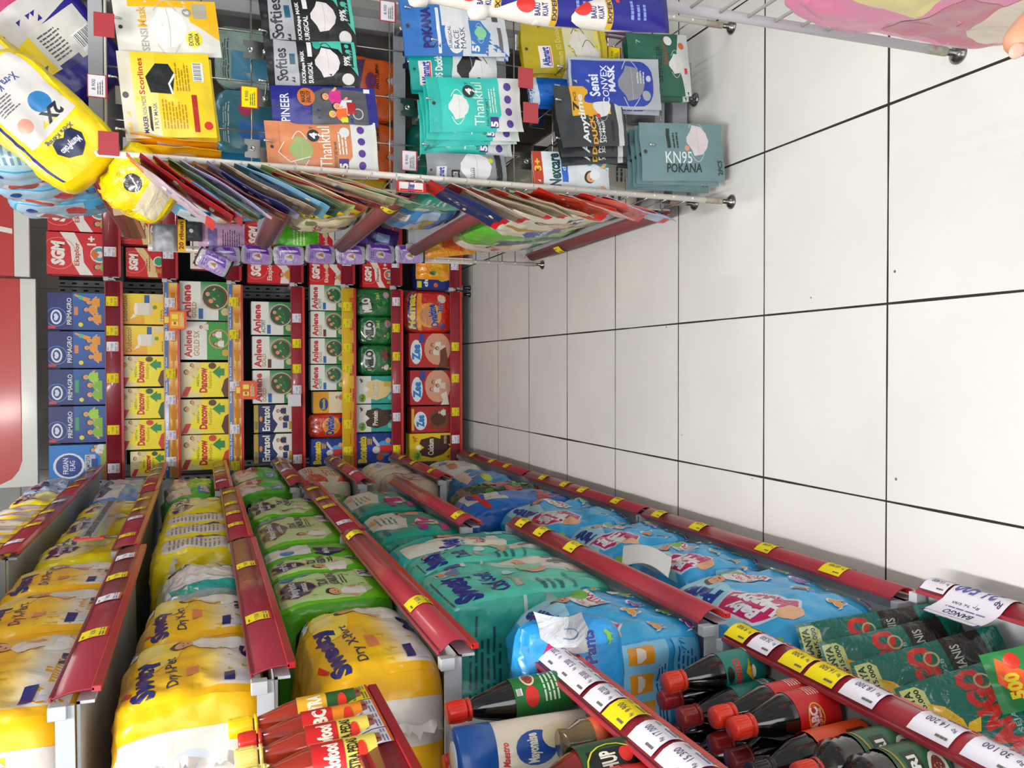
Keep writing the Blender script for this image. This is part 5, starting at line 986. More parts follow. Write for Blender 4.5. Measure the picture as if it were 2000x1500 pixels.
o.location = (-.48, .80, YZ[2]+.0); o.rotation_euler = (0, 0, R(60)); tag(o, 'small red seasoning pouch at the photo edge beside the sauce bottles', 'pouch')
# fourth shelf: chilli sauces
def chil(c1, c2, w1, w2=None, wc='#f2ece0'): return (.05, .56, c1, [('r', .3, .5, .7, 1, c2), ('T', w1, .36, .6, .64, .82, wc, {'b': .05}), ('e', .5, .24, .12, .08, '#d8402a'), ('l', .12, .1, .26, .9, 8, '#e8d8b0')]+([('T', w2, .34, .3, .66, .46, '#2a1c18', {'b': .03})] if w2 else []), FULL)
CHG = 'chilli sauce bottles on the fourth shelf'
kec(452, 1424, 3, -.460, '#f0c81c', chil('#2c5a2c', '#e0b03c', 'EXTRA'), 'chilli sauce bottle with yellow cap and green edged label', prof=SAUCE, liquid='#8c2c16', name='chilli_sauce_bottle', grp=CHG, rz=10, r=.0225, caph=.03, capr=.0125)
kec(466, 1453, 3, -.460, '#c83a2c', chil('#e8902c', '#c92c2a', 'ABC'), 'chilli sauce bottle with red cap and orange label', prof=SAUCE, liquid='#84281a', name='chilli_sauce_bottle', grp=CHG, rz=10, r=.0225, capr=.0122, caph=.022)
INDO = lambda: chil('#e9d86a', '#c4282a', 'Indofood', 'EKSTRA PEDAS')
kec(462, 1487, 3, -.460, '#ead884', INDO(), 'chilli sauce bottle with cream cap and yellow flame label', prof=SAUCE, liquid='#8a2a18', name='chilli_sauce_bottle', grp=CHG, rz=4, r=.0235, capr=.0135, caph=.026, flute=.05)
kec(468, 1528, 3, -.462, '#ead884', INDO(), 'chilli sauce bottle with cream cap cut by the photo edge', prof=SAUCE, liquid='#8a2a18', name='chilli_sauce_bottle', grp=CHG, rz=4, r=.0235, capr=.0135, caph=.026, flute=.05)
kec(480, 1500, 3, -.510, '#ead884', chil('#e6e0b8', '#c4282a', 'PEDAS', 'SAMBAL'), 'chilli sauce bottle with pale label tucked against the price rail', prof=SAUCE, liquid='#8a2a18', name='chilli_sauce_bottle', grp=CHG, rz=14, r=.019, capr=.012, caph=.026)

# bottom shelf: soy refill pouches leaning on each other
def bango(hanya=True):
    return [('r', 0, 0, 1, 1, '#14695c'), ('T', 'BANGO', .1, .48, .96, .62, '#c63a32', {'b': .07, 'o': '#dfe6dc', 'rot': 4}), ('T', 'SEJAK 1928', .3, .42, .8, .46, '#9cc0b4'), ('p', [(.56, .98), (.56, .88), (.62, .84), (.9, .84), (.96, .88), (.96, .98)], '#cfd68c'), ('T', 'HANYA', .6, .92, .93, .965, '#1c3028', {'b': .04}), ('T', 'Rp15.000', .6, .86, .93, .9, '#1c3028', {'b': .03}),
        ('p', [(.36, .72), (.5, .82), (.78, .86), (.7, .78), (.54, .72)], '#e6b81c'), ('p', [(.42, .74), (.4, .66), (.52, .62), (.5, .7)], '#e6b81c'), ('e', .36, .76, .09, .035, '#e8e4dc'), ('e', .3, .8, .05, .03, '#1c1c1c'), ('p', [(.28, .8), (.34, .9), (.38, .82)], '#c83a2c'),
        ('p', [(0, .1), (1, .14), (1, .4), (.1, .38)], '#231f1c'), ('T', 'KECAP MANIS', .3, .3, .9, .36, '#c9d2c8'), ('rg', .82, .5, .08, .02, '#b9b48a'), ('r', 0, 0, 1, .1, '#0f5a4e')]
def pouchrot(theta_back, rz): return (Matrix.Rotation(R(rz), 4, 'Z') @ Matrix.Rotation(R(-theta_back), 4, 'X')).to_euler()
for j, (x, y, z, th, rz) in enumerate([(-.515, 1.175, .322, 26, 24), (-.525, 1.11, .32, 26, 32), (-.53, 1.03, .32, 27, 36), (-.535, .935, .318, 30, 40)]):
    o = pouch('refill_pouch', .15, .235, .03, '#14695c', bango(), 'crinkle', False, 110+j, back='#10554a'); o.location = (x, y, z); o.rotation_euler = pouchrot(th, rz)
    tag(o, 'teal soy sauce refill pouch, %s from the diaper packs' % ['first', 'second', 'third', 'fourth'][j], 'refill pouch', 'soy refill pouches on the bottom shelf')
o = pouch('refill_pouch', .08, .12, .02, '#2f7a44', [('r', 0, 0, 1, 1, '#2f7a44'), ('p', [(.1, .7), (.5, .92), (.9, .86), (.6, .62)], '#e8622c'), ('T', '500', .2, .7, .6, .84, '#f0d83c', {'b': .05}), ('T', 'Kecap', .3, .4, .95, .56, '#23307c', {'b': .05, 'o': '#e8e8e0'}), ('e', .8, .7, .14, .08, '#c83a2c')], 'film', False, 120)
q_ = at(1945, 1335, 'Z', .27); o.location = (q_.x, q_.y, .27); o.rotation_euler = pouchrot(40, 30); tag(o, 'green and orange sauce pouch at the photo corner', 'refill pouch')
for j, (x, y) in enumerate([(-.68, .99), (-.66, .76), (-.73, .88)]):
    o = pouch('refill_pouch', .13, .2, .03, '#2c2422', [('r', 0, 0, 1, 1, '#2a2220'), ('p', [(.2, .4), (.8, .3), (.9, .7), (.3, .8)], '#3a2a20'), ('T', 'LEBIH HITAM', .2, .5, .8, .6, '#b9b03c', {'b': .02})], 'film', False, 122+j)
    o.location = (x, y, .29); o.rotation_euler = pouchrot(30, 36); tag(o, 'dark brown sauce pouch in the shade, %s' % ['behind the teal pouches', 'lowest in the photo', 'deepest on the shelf'][j], 'refill pouch')
# ------------------------------------------------------------------ right gondola with wire end racks
XR = .44; RY0, RY1 = 2.08, 3.08
t = empty('shelving_unit', (XR+.42, (RY0+RY1)/2, 0), R(-90), 'grey shelving frame on the right, behind the wire racks', 'shelving')
w = RY1-RY0
m = MB(); m.box(-w/2, 0, .1, w/2, .02, 1.95, '#8f9194', 'board'); m.build('back_panel', t)
m = MB(); m.box(-w/2, -.385, .012, w/2, -.06, .058, '#b3b5ba', 'steel', .002); m.build('base_box', t)
for s in (-1, 1): m = MB(); m.box(s*(w/2-.015)-.015, -.03, 0, s*(w/2-.015)+.015, .0, 1.40, '#a7a9ab', 'steel', .001); m.build('upright', t)
def foot(parent, loc, h=.09):
    m = MB(); x, y, z = loc
    m.lathe([(.019, 0), (.019, .003), (.012, .01), (.006, .014), (.006, .03)], '#8c8a88', 'chrome', 20, (x, y, 0))
    m.lathe([(.008, .03), (.0085, .034), (.0085, .078), (.006, .082)], '#cfcabc', 'rust', 12, (x, y, 0)); m.lathe([(.0052, .08), (.0052, h+.02)], '#7c7468', 'rust', 8, (x, y, 0))
    return m.build('levelling_foot', parent)
m = MB(); f1 = foot(t, (-.5*w+.0, 0, 0)); f1.location = (w+.03-.0, -.41, 0); f1.location = (w/2+.5*w+.02, -.40, 0)
f2 = foot(t, (0, 0, 0)); f2.location = (w/2+.02, -.11, 0)
RS = [(.064, 'dull', .02), (.533, 'dull', .02), (.80, 'dull', .02), (1.068, 'dull', .02), (1.482, 'wine', .006)]
for i, (z, c, cv) in enumerate(RS):
    tg = [[(-.2, .05, 'y', '38.900')], [], [(.36, .05, 'y', '29.900')], [], [(.3, .05, 'y', '45.000')]][i]
    shelf('gondola_shelf', w-.02, .385, .056, (XR, (RY0+RY1)/2, z), R(-90), c, '%s shelf with %s price rail on the right gondola' % (['bottom', 'second', 'third', 'fourth', 'topmost'][i], 'a dusty maroon' if c == 'dull' else 'a dark red'), 'shelves of the right gondola', tg, cv, steel='#b4b6ba')
ZR = [z+.027 for z, c, cv in RS]
def RB(y0, y1, z, h, d, col, front, label, side=None, name='diaper_pack', cat='diaper pack', group='packs on the right gondola', xo=.03, k=5, seed=0, wr=.009, fin='film', taper=.25, tip=4):
    o = softbag(name, y1-y0, h, d, col, front, sideR=side or (), fin=fin, k=k, taper=taper, wr=wr, seed=seed, n=26)
    o.location = (XR+.012+max(0, xo-.03)+d/2, (y0+y1)/2, z+.002); o.rotation_euler = (Matrix.Rotation(R(-tip), 4, 'Y') @ Matrix.Rotation(R(-90), 4, 'Z')).to_euler(); o.location.z += d/2*math.sin(R(tip)); return tag(o, label, cat, group)
def hello(c='#4aa6d8'): return [('r', 0, 0, 1, 1, c), ('p', [(.1, .5), (.8, .42), (.9, .9), (.2, .94)], '#cfe2ec'), ('T', 'Hello', .56, .16, .9, .3, '#b8306c', {'b': .04, 'o': '#e8eef4'}), ('K', .4, .6, .11, '#e8c8b0'), ('r', .66, .6, .92, .78, '#28408c'), ('H', .2, .28, .12, .12, '#c83a6a')]
RB(2.36, 2.54, ZR[3], .30, .2, '#3f9ad0', hello(), 'light blue pack with pink heart print, nearer of two under the wine rail', seed=201)
RB(2.56, 2.74, ZR[3], .30, .2, '#4aa6d8', hello('#58b0dc'), 'light blue pack with pink heart print, farther of two', seed=202)
def maku(c): return [('r', 0, 0, 1, 1, c), ('H', .36, .5, .14, .2, '#f0e8d8'), ('T', 'MAKUKU', .2, .72, .8, .84, '#2a2a28', {'b': .03}), ('K', .6, .5, .13, '#f0e6d4'), ('r', .1, .84, .3, .96, '#2a7ac0'), ('c', .82, .3, .07, '#d86a8a')]
RB(2.20, 2.42, ZR[2], .224, .2, '#e3cf1e', maku('#e9d61e'), 'bright yellow pack with white animal face, nearer of two', seed=203)
RB(2.43, 2.62, ZR[2], .224, .2, '#e3cf1e', maku('#e9d61e'), 'bright yellow pack with white animal face, next to the cream one', seed=204)
RB(2.63, 2.86, ZR[2], .224, .2, '#e0d8bc', [('r', 0, 0, 1, 1, '#e3dbc0'), ('T', 'MAMA', .1, .78, .5, .92, '#3a3a34', {'b': .04}), ('T', 'SOFT', .4, .5, .8, .62, '#a8402c', {'b': .03}), ('K', .6, .36, .12, '#5a4a3c'), ('c', .85, .7, .08, '#7a8a5a')], 'cream pack with brown drawing behind the yellow packs', seed=205)
RB(2.14, 2.40, ZR[1], .225, .22, '#1f9a86', [('r', 0, 0, 1, 1, '#1f9a86'), ('g', .1, .3, .9, .9, '#8fc8b8', '#3aa894'), ('c', .3, .7, .08, '#dfece4'), ('c', .3, .4, .08, '#1a6a60'), ('l', .5, .5, .86, .8, 4, '#e0ece6')], 'teal pack on the second shelf beside the hanging red packs', seed=206)
RB(2.42, 2.70, ZR[1], .215, .22, '#4a88c8', [('r', 0, 0, 1, 1, '#5a94cc'), ('p', [(0, .4), (1, .3), (1, .6), (0, .7)], '#b8cce0'), ('T', 'Sensi', .2, .36, .7, .56, '#b09a3c', {'b': .05}), ('B', .6, .74, .9, .94)], 'pale blue pack with yellow lettering behind the teal pack', seed=207)
RB(2.14, 2.52, ZR[0], .395, .21, '#e0dcc8', [('r', 0, 0, 1, 1, '#e4e0cc'), ('p', [(.4, 0), (.46, 0), (.5, 1), (.44, 1)], '#b89a4a'), ('H', .3, .6, .16, .18, '#4a5aa8'), ('T', 'MamyPoko', .16, .56, .46, .66, '#e8e8f0', {'b': .03}), ('T', 'ROYAL SOFT', .5, .5, .92, .62, '#3a4674', {'b': .04}), ('K', .75, .76, .1, '#d8c0a8'), ('r', .8, .1, .96, .3, '#8aa0c0')], 'white and gold diaper pack at the near end of the bottom shelf', [('r', 0, 0, 1, 1, '#ddd8c4'), ('l', .1, .2, .9, .8, 10, '#4a4a50')], xo=.01, seed=208, wr=.012, tip=10)
RB(2.54, 2.80, ZR[0], .40, .2, '#6ab84a', [('r', 0, 0, 1, 1, '#74bc50'), ('p', [(.2, .1), (.9, .1), (.9, .7), (.1, .8)], '#a9cf90'), ('H', .5, .56, .22, .18, '#3a4a60'), ('H', .5, .26, .2, .14, '#44546a')], 'green diaper pack behind the white and gold one', xo=.02, seed=209, tip=8)
RB(2.82, 3.04, ZR[0], .34, .24, '#e8ddd0', [('r', 0, 0, 1, 1, '#e9dfd2'), ('r', 0, 0, 1, .24, '#1f9a86'), ('c', .3, .7, .09, '#e0a02c'), ('c', .5, .6, .08, '#c83a6a'), ('K', .75, .7, .1, '#e8c0a0')], 'cream pack with a teal foot at the far end of the bottom shelf', xo=.02, seed=210, tip=6)
def FB(px0, py0, px1, py1, z, Y, h, col, front, label, seed, name='diaper_pack', cat='diaper pack', d=.035):
    "pack on the right gondola with its face to the camera"
    a = at(px1, py1, 'Y', Y); b = at(px1, py0, 'Y', Y)
    o = softbag(name, b.x-a.x, h, d, col, front, k=5, seed=seed, n=16, wr=.008); o.location = ((a.x+b.x)/2, Y+d/2, z+.002); return tag(o, label, cat, 'packs seen through the wire rack')
org = lambda: [('r', 0, 0, 1, 1, '#d8641c'), ('p', [(.3, .7), (1, .6), (1, 1), (.3, 1)], '#5a3a6a'), ('e', .36, .84, .3, .12, '#c8c4d0'), ('T', 'Hocor', .12, .8, .6, .9, '#23243c', {'b': .04}), ('c', .3, .52, .12, '#e8b03c'), ('T', '12', .22, .48, .38, .58, '#2a1c18', {'b': .05}), ('e', .62, .5, .14, .09, '#7a3a6a'), ('T', 'ANTI TUMPAH', .5, .36, .95, .42, '#2a1c18', {'b': .03}), ('K', .4, .2, .07, '#c8ccd4'), ('K', .66, .2, .07, '#c8ccd4')]
FB(0, 120, 785, 240, ZR[2], 2.10, .15, '#d8641c', org(), 'orange pack with a round dark logo, seen through the rack, upper in the photo', 221, 'orange_pack', 'pack')
FB(0, 246, 785, 352, ZR[2], 2.10, .15, '#d8641c', org(), 'orange pack with a round dark logo, seen through the rack next to the white post', 222, 'orange_pack', 'pack')
FB(0, 60, 520, 175, ZR[3], 2.12, .17, '#a9c4bc', [('r', 0, 0, 1, 1, '#a4bcb4'), ('r', .1, .3, .6, .8, '#5a98b8'), ('l', .1, .82, .9, .95, 3, '#4a5a60')], 'pale green pack seen through the rack beside the black mask packs', 223)
FB(0, 180, 520, 300, ZR[3], 2.12, .17, '#4a8498', [('r', 0, 0, 1, 1, '#45808f'), ('r', .2, .2, .5, .7, '#3f7ac0'), ('c', .7, .6, .12, '#c04a6a'), ('l', .1, .82, .9, .95, 3, '#c8d4d8')], 'dark teal pack seen through the rack behind the yellow price flag', 224)
FB(0, 245, 1240, 320, ZR[0], 2.09, .2, '#cfcdbf', [('r', 0, 0, 1, 1, '#cfcdbf'), ('l', .2, .2, .8, .7, 9, '#55555a')], 'grey beige pack with fine print seen through the lower rack', 225)
FB(0, 300, 1240, 372, ZR[0], 2.085, .18, '#c6c6bc', [('r', 0, 0, 1, 1, '#cccabc'), ('l', .2, .3, .8, .8, 7, '#4a4a58')], 'pale pack with fine print beside the foot of the white post', 226)
FB(0, 62, 1235, 160, ZR[0], 2.12, .3, '#5a2a5c', [('r', 0, 0, 1, 1, '#5a2a5c'), ('e', .5, .6, .3, .2, '#8a3a70')], 'dark purple pack in the shade of the lower rack', 227)
FB(0, 44, 960, 120, ZR[1], 2.12, .22, '#3c3a44', [('r', 0, 0, 1, 1, '#32424e'), ('r', .1, .5, .9, .9, '#2a7a88')], 'dark blue grey pack behind the face mask hooks', 228)
# top shelf: leaning yellow packs and the light blue row
def bb(px, py, Y, w, h, d, col, front, label, rot, seed, z=None):
    p = at(px, py, 'Y', Y); o = softbag('diaper_pack', w, h, d, col, front, k=5, seed=seed, wr=.009, n=28, seam=None)
    M = Matrix.Rotation(R(rot), 4, 'Y'); o.rotation_euler = M.to_euler(); v = M @ Vector((0, 0, h/2)); o.location = Vector((p.x, Y, p.z))-v
    return tag(o, label, 'diaper pack', 'yellow packs on top of the right gondola')
bb(78, 55, 2.175, .2, .37, .10, '#2c2484', [('r', 0, 0, 1, 1, '#2c2484'), ('r', 0, .2, .3, 1, '#ecd21c'), ('p', [(.1, .42), (.9, .5), (.94, 1), (.06, 1)], '#dad6d4'), ('r', .2, .72, .5, .78, '#3a8ac0'), ('r', .2, .64, .6, .69, '#c04a7a'), ('p', [(.3, .2), (.9, .16), (.96, .46), (.3, .46)], '#e0ddd8'), ('B', .66, .2, .9, .32), ('l', .36, .24, .62, .42, 8, '#5a5a60'), ('r', .34, .17, .6, .22, '#3a3a78')], 'navy and yellow pack leaning, back side with barcode to the camera', 47, 231)
bb(15, 185, 2.065, .16, .28, .10, '#e9cf1a', [('r', 0, 0, 1, 1, '#e9cf1a'), ('p', [(.1, .1), (.9, .1), (.94, .8), (.06, .8)], '#dcd9d6'), ('r', .3, .4, .7, .6, '#3a8ac0'), ('r', .3, .5, .7, .56, '#b83a6a'), ('l', .2, .14, .8, .36, 5, '#5a5a60')], 'yellow pack with grey info panel leaning above the double core pack', 42, 232)
bb(84, 240, 1.955, .165, .285, .10, '#eed61a', [('r', 0, 0, 1, 1, '#eed61a'), ('r', 0, 0, .05, 1, '#2a2484'), ('p', [(.12, .36), (.9, .38), (.92, .98), (.1, .96)], '#dedad8'), ('T', 'X-tra Kering', .24, .76, .7, .84, '#4a5a90', {'b': .03, 'rot': 180}), ('c', .64, .56, .13, '#3a80b8'), ('T', '2X', .52, .42, .76, .5, '#2a2a3c', {'b': .05, 'rot': 180}), ('c', .3, .5, .09, '#d8a090'), ('l', .2, .62, .48, .74, 6, '#6a6a70'), ('H', .5, .22, .2, .1, '#262c50'), ('T', 'MamyPoko', .36, .2, .64, .26, '#e8e8f0', {'b': .03, 'rot': 180}), ('T', 'X-tra Kering', .3, .31, .7, .35, '#4a5a90', {'b': .02, 'rot': 180})], 'yellow pack with a white panel and round picture, leaning over the light blue row', 42, 233)
def lblue(): return [('r', 0, 0, 1, 1, '#58a8d4'), ('p', [(.05, .4), (.95, .3), (.98, .96), (.02, .98)], '#a9c8dc'), ('e', .3, .66, .24, .16, '#e0e4ea'), ('e', .3, .66, .2, .12, '#b85a48'), ('H', .66, .4, .14, .1, '#b84a50'), ('T', 'PANTS', .5, .12, .8, .22, '#3a5a98', {'b': .03}), ('r', .1, 0, .9, .07, '#5ab83c'), ('c', .8, .8, .07, '#2a4a8c')]
for j, (a, b) in enumerate([(2.11, 2.30), (2.31, 2.5), (2.51, 2.72)]):
    RB(a, b, ZR[4], .27, .18, '#86bcdc', lblue(), 'light blue diaper pack standing on the top shelf, %s of three' % ['nearest', 'middle', 'farthest'][j], [('r', 0, 0, 1, 1, '#a4c6d8'), ('l', .1, .3, .9, .94, 12, '#5a7a98'), ('c', .4, .2, .12, '#3a3a80'), ('c', .7, .3, .08, '#e8eef2')] if j == 0 else None, seed=235+j, xo=.0, tip=10)
o = softbag('crumpled_pouch', .14, .14, .12, '#e9d21c', [('r', .1, .1, .9, .5, '#e0d8bc'), ('c', .5, .7, .14, '#3a3a40')], k=3.4, wr=.014, seed=241, fin='crinkle', n=16); p = at(272, 372, 'Y', 1.97); o.location = (p.x-.02, 1.97, p.z-.07); o.rotation_euler = (R(6), R(30), R(-20)); tag(o, 'crumpled bright yellow pouch hanging at the corner of the top shelf', 'pouch')
m = MB()
o = pouch('clear_pouch', .11, .13, .01, '#d9cfb4', [], 'clear', False, 242); p = at(222, 372, 'Y', 1.99); o.location = (p.x, 1.98, p.z); o.rotation_euler = (0, R(-8), 0); tag(o, 'empty clear plastic pouch beside the crumpled yellow one', 'pouch')

# ------------------------------------------------------------------ wire racks
def rack(name, X0, X1, Y, Z1, dz, dx, label, slot=False, bump=True, deep=0):
    t = empty(name, ((X0+X1)/2, Y, 0), 0, label, 'wire rack'); w = X1-X0
    for s in (-1, 1):
        m = MB(); m.tube([(s*w/2, 0, .07), (s*w/2, 0, Z1)], .0075, '#e8e4dc', 'plastic', 10)
        if slot and s == -1:
            m.box(-w/2-.012, -.004, .3, -w/2+.012, .0, Z1, '#dedad0', 'steel', .001)
            for q in range(int((Z1-.3)/.03)): m.box(-w/2-.004, -.0045, .31+q*.03, -w/2+.006, -.004, .322+q*.03, '#6a4a40', 'board')
        if bump:
            z = .12
            while z < Z1: m.tube([(s*w/2-.009*s*0, -.009, z), (s*w/2, 0, z+.004)], .0035, '#e8e4dc', 'plastic', 6); z += .055
        m.build('post', t)
        f = foot(t, (0, 0, 0)); f.location = (s*w/2, 0, 0)
    z = .12; m = MB()
    while z < Z1: m.tube([(-w/2, deep, z), (w/2, deep, z)], .0019, '#b9b6b0', 'chrome', 6); z += dz
    m.tube([(-w/2, deep, Z1-.004), (w/2, deep, Z1-.004)], .003, '#dcd8d0', 'steel', 8); m.build('cross_wires', t)
    m = MB(); x = -w/2+dx
    while x < w/2-.02: m.tube([(x, .003+deep, .12), (x, .003+deep, Z1)], .0019, '#b9b6b0', 'chrome', 6); x += dx
    m.build('upright_wires', t)
    if deep:
        m = MB(); z = .12
        while z < Z1:
            for s in (-1, 1): m.tube([(s*w/2, 0, z), (s*w/2, deep, z)], .0019, '#dcd8d0', 'chrome', 6)
            z += .055
        for s in (-1, 1): m.tube([(s*w/2, deep, .12), (s*w/2, deep, Z1)], .003, '#dcd8d0', 'steel', 6)
        m.build('side_wires', t)
    return t
rack('wire_rack', .433, .886, 1.885, 1.497, .107, .113, deep=.155, label= 'white posted wire rack full of face masks at the end of the right gondola')
rack('wire_rack', .420, .86, 3.19, 1.475, .055, .22, 'wire rack with slotted white post at the far end of the right gondola', slot=True)
# near wire rack beside the camera
t = empty('wire_rack', (.572, .76, 0), R(90), 'wire rack with a pink bag in the photo corner, nearest on the right', 'wire rack')
for s, zt in ((1, 1.08), (-1, 1.08)):
    m = MB(); m.tube([(s*.42, 0, .07), (s*.42, 0, zt)], .0085, '#c9c5cc', 'plastic', 12); m.build('post', t); f = foot(t, (0, 0, 0)); f.location = (s*.42, 0, 0)
m = MB(); z = .3
while z < 1.05: m.tube([(-.42, 0, z), (.42, 0, z)], .0028, '#b9b6b4', 'steel', 6); z += .0535
m.build('cross_wires', t)

# ------------------------------------------------------------------ hooks and hanging packs
def hook(px, py, L, label, plate=None, Y=2.04, flag=None):
    L += .03
    "display hook on the rack; its upturned tip is seen at the pixel"
    p = at(px, py, 'Y', Y-L); t = empty('display_hook', (p.x, Y-L, p.z), 0, label, 'display hook', 'hooks of the mask rack')
    m = MB(); m.tube([(0, 0, .012), (0, .002, .002), (0, .008, -.002), (0, L-.004, -.006)], .0022, '#c9c9cc', 'chrome', 8); m.lathe([(.0024, 0), (.0034, .003), (.0024, .006)], '#e4e4e6', 'chrome', 8, (0, 0, .01)); m.build('arm', t)
    m = MB(); m.box(-.02, L-.006, -.028, .02, L-.0045, .014, '#b5b3ae', 'chrome', .0006); m.lathe([(.006, 0), (.006, .002), (.003, .003)], '#dedcd8', 'chrome', 14)
    n = len(m.v)
    for q in range(n-14*3, n): x, y, z = m.v[q]; m.v[q] = (x, L-.006-z, y-.006)
    m.build('rivet_plate', t)
    if flag:
        m = MB(); c = {'r': '#b13a44', 'y': '#f0dc2c', 'w': '#e6e2ea'}[flag]
        m.box(-.023, .01, -.034, .023, .012, .004, '#b13a44', 'railpvc', .0006)
        if flag != 'r':
            m.box(-.021, .0092, -.03, .021, .0099, .0, c, 'paper'); m.art([('l', .1, .1, .9, .5, 3, '#6a6860'), ('T', '8.900', .3, .58, .8, .8, '#4a4860', {'b': 0})], lambda u, v, o: (-.021+.042*u, .0092-o, -.03+.03*v), .042, .03, 'paper')
        m.build('price_flag', t)
    return t
def plate(px, py, label, Y=2.03, flag=None, wd=.021, ht=.017, flip=False):
    "rivet plate or price flag clipped on the wires"
    p = at(px, py, 'Y', Y); m = MB()
    if flag is None:
        t = empty('rack_clamp', p, 0, label, 'rack clamp', 'steel clamps on the mask rack')
        pts = [(-wd, -ht), (wd, -ht), (wd, ht), (wd*.5, ht), (wd*.3, ht*.6), (-wd*.3, ht*.6), (-wd*.5, ht), (-wd, ht)]
        m.add([(x, 0, z) for x, z in pts]+[(x, .002, z) for x, z in pts], [list(range(8)), list(range(15, 7, -1))]+[[i, (i+1) % 8, 8+(i+1) % 8, 8+i] for i in range(8)], '#b5b3ae', 'chrome'); m.build('plate', t)
        m = MB(); m.lathe([(.0065, 0), (.0065, .0015), (.004, .003), (.003, .0015)], '#dedcd8', 'chrome', 16)
        m.v = [(x, -z, y) for x, y, z in m.v]; m.build('rivet', t)
    else:
        t = empty('price_flag', p, 0, label, 'price flag', 'price flags on the mask rack')
        c = {'r': '#a83a44', 'y': '#f0dc2c', 'w': '#e6e2ea'}[flag]
        m.box(-.024, 0, -.019, .024, .002, .019, '#a83a44', 'railpvc', .0006); m.build('holder', t)
        if flag != 'r':
            m = MB(); m.box(-.022, -.0008, -.015, .022, -.0001, .017, c, 'paper'); m.art([('l', .1, .1, .9, .5, 3, '#6a6860'), ('T', '8.900', .3, .58, .8, .8, '#4a4860', {'b': 0})], lambda u, v, o: (-.022+.044*u, -.0008-o, -.015+.032*v), .044, .032, 'paper'); m.build('ticket', t)
    return t
def HP(box, Y, col, els, label, n=0, dx=-.004, dz=-.004, fin='film', seed=0, tilt=0, cat='face mask pack', name='mask_pack', d=.014, yaw=0, bl=None):
    "hanging pack: box = photo pixels (top, right, bottom, left edges) of its face"
    Y += .125; x0, y0, x1, y1 = box; a = at((x0+x1)/2, y1, 'Y', Y); b = at((x0+x1)/2, y0, 'Y', Y); tp = at(x0, (y0+y1)/2, 'Y', Y); bt = at(x1, (y0+y1)/2, 'Y', Y)
    w = b.x-a.x; h = tp.z-bt.z; cx = (tp.x+bt.x)/2
    tl = math.atan2(tp.x-bt.x, h)*.9
    o = pouch(name, w, h, d, col, els, fin, True, seed, back=bl or col); o.location = (cx+(tp.x-bt.x)*.45, Y, tp.z-h*.055); o.rotation_euler = (R(2), tl+R(tilt), R(yaw)); tag(o, label, cat, 'hanging face mask packs')
    for i in range(n):
        c = dup(o, (o.location.x+dx*(i+1), Y+.017*(i+1), o.location.z+dz*(i+1)), (R(2), tl+R(tilt)+R([1.6, -1.2, 2.4][i % 3]), R(yaw)), label.split(',')[0]+', %s behind the front' % ['first', 'second', 'third', 'fourth'][i])
    return o
th = lambda c, mk, wd, txt='EARLOOP DAILY': [('r', 0, 0, 1, 1, c), ('r', 0, 0, 1, .04, '#dfe4e0'), ('p', [(0, .04), (1, .04), (1, .24), (.3, .24), (.14, .3), (0, .3)], '#dcdedd'), ('M', .44, .7, .13, mk, '#eeeef0'), ('c', .72, .58, .12, '#2c3436'), ('T', '4', .67, .55, .77, .61, '#f0f0f0', {'b': .05}), ('T', 'PLY', .78, .58, .9, .61, '#2c3436'), ('T', 'Thankful', .1, .43, .9, .54, '#eef2ee', {'b': 0}), ('T', txt, .1, .38, .6, .41, '#36504c'), ('r', .06, .28, .26, .37, '#4a2f7a'), ('T', '5', .09, .29, .17, .36, '#f0f0f0', {'b': .05}), ('l', .34, .28, .9, .37, 3, '#dfe8e4')]+[('c', x, .15, .075, '#5a3f8c') for x in (.14, .37, .6, .83)]+[('r', 0, .88, 1, .985, wd)]
HP((225, -2, 428, 108), 1.80, '#e6e4dc', [('r', 0, 0, 1, 1, '#e2e0d8'), ('r', .86, .0, 1, .86, '#f0b81c'), ('p', [(.3, 0), (1, 0), (1, .3), (.6, .28)], '#f0b81c'), ('M', .5, .5, .22, '#f4f2ee', '#c9c6c0'), ('T', 'SENSI', .1, .7, .46, .77, '#a8a49c', {'b': .02}), ('T', 'Mask', .5, .7, .86, .78, '#e0a82c', {'b': .02}), ('c', .3, .26, .14, '#f0dc1c'), ('T', 'EXTRA', .2, .27, .4, .31, '#2a2a20', {'b': .03}), ('T', 'GARDA', .2, .21, .4, .25, '#2a2a20', {'b': .03}), ('c', .76, .3, .08, '#a8a49c'), ('T', '6', .73, .28, .79, .33, '#eeeeee', {'b': .03}), ('r', .66, .1, .94, .24, '#b4b0a0')], 'white and yellow mask pack in a clear zip bag above the yellow pack', seed=301)
HP((236, 102, 416, 268), 1.79, '#e9c81c', [('r', 0, 0, 1, 1, '#e8cc2c'), ('r', 0, .84, 1, 1, '#dcd6c4'), ('g', 0, .6, 1, .86, '#e6dcc0', '#ecd440'), ('p', [(.5, .44), (.52, .68), (.7, .72), (.86, .6), (.86, .46), (.74, .4)], '#1e2220'), ('q', [(.5, .44), (.62, .47), (.74, .4)], .012, '#e4e4e4'), ('T', 'Scorlines', .5, .74, .92, .8, '#b0302c', {'b': .02}), ('T', 'MASKER', .06, .74, .26, .79, '#3a2a6c', {'b': .03}), ('T', 'NON MEDIS', .27, .74, .48, .785, '#3a2a6c', {'b': 0}), ('r', .08, .69, .36, .72, '#2a2a2c'), ('T', '3 PLY MASK', .1, .63, .4, .67, '#6a6a80'), ('l', .1, .3, .46, .58, 8, '#b48a14'), ('r', .06, .18, .5, .24, '#a8302a'), ('B', .66, .08, .88, .2), ('l', .54, .24, .9, .4, 5, '#a88414'), ('c', .14, .08, .05, '#c83a30')], 'yellow mask pack with a black mask picture', n=2, seed=302, dx=-.001, dz=-.003)
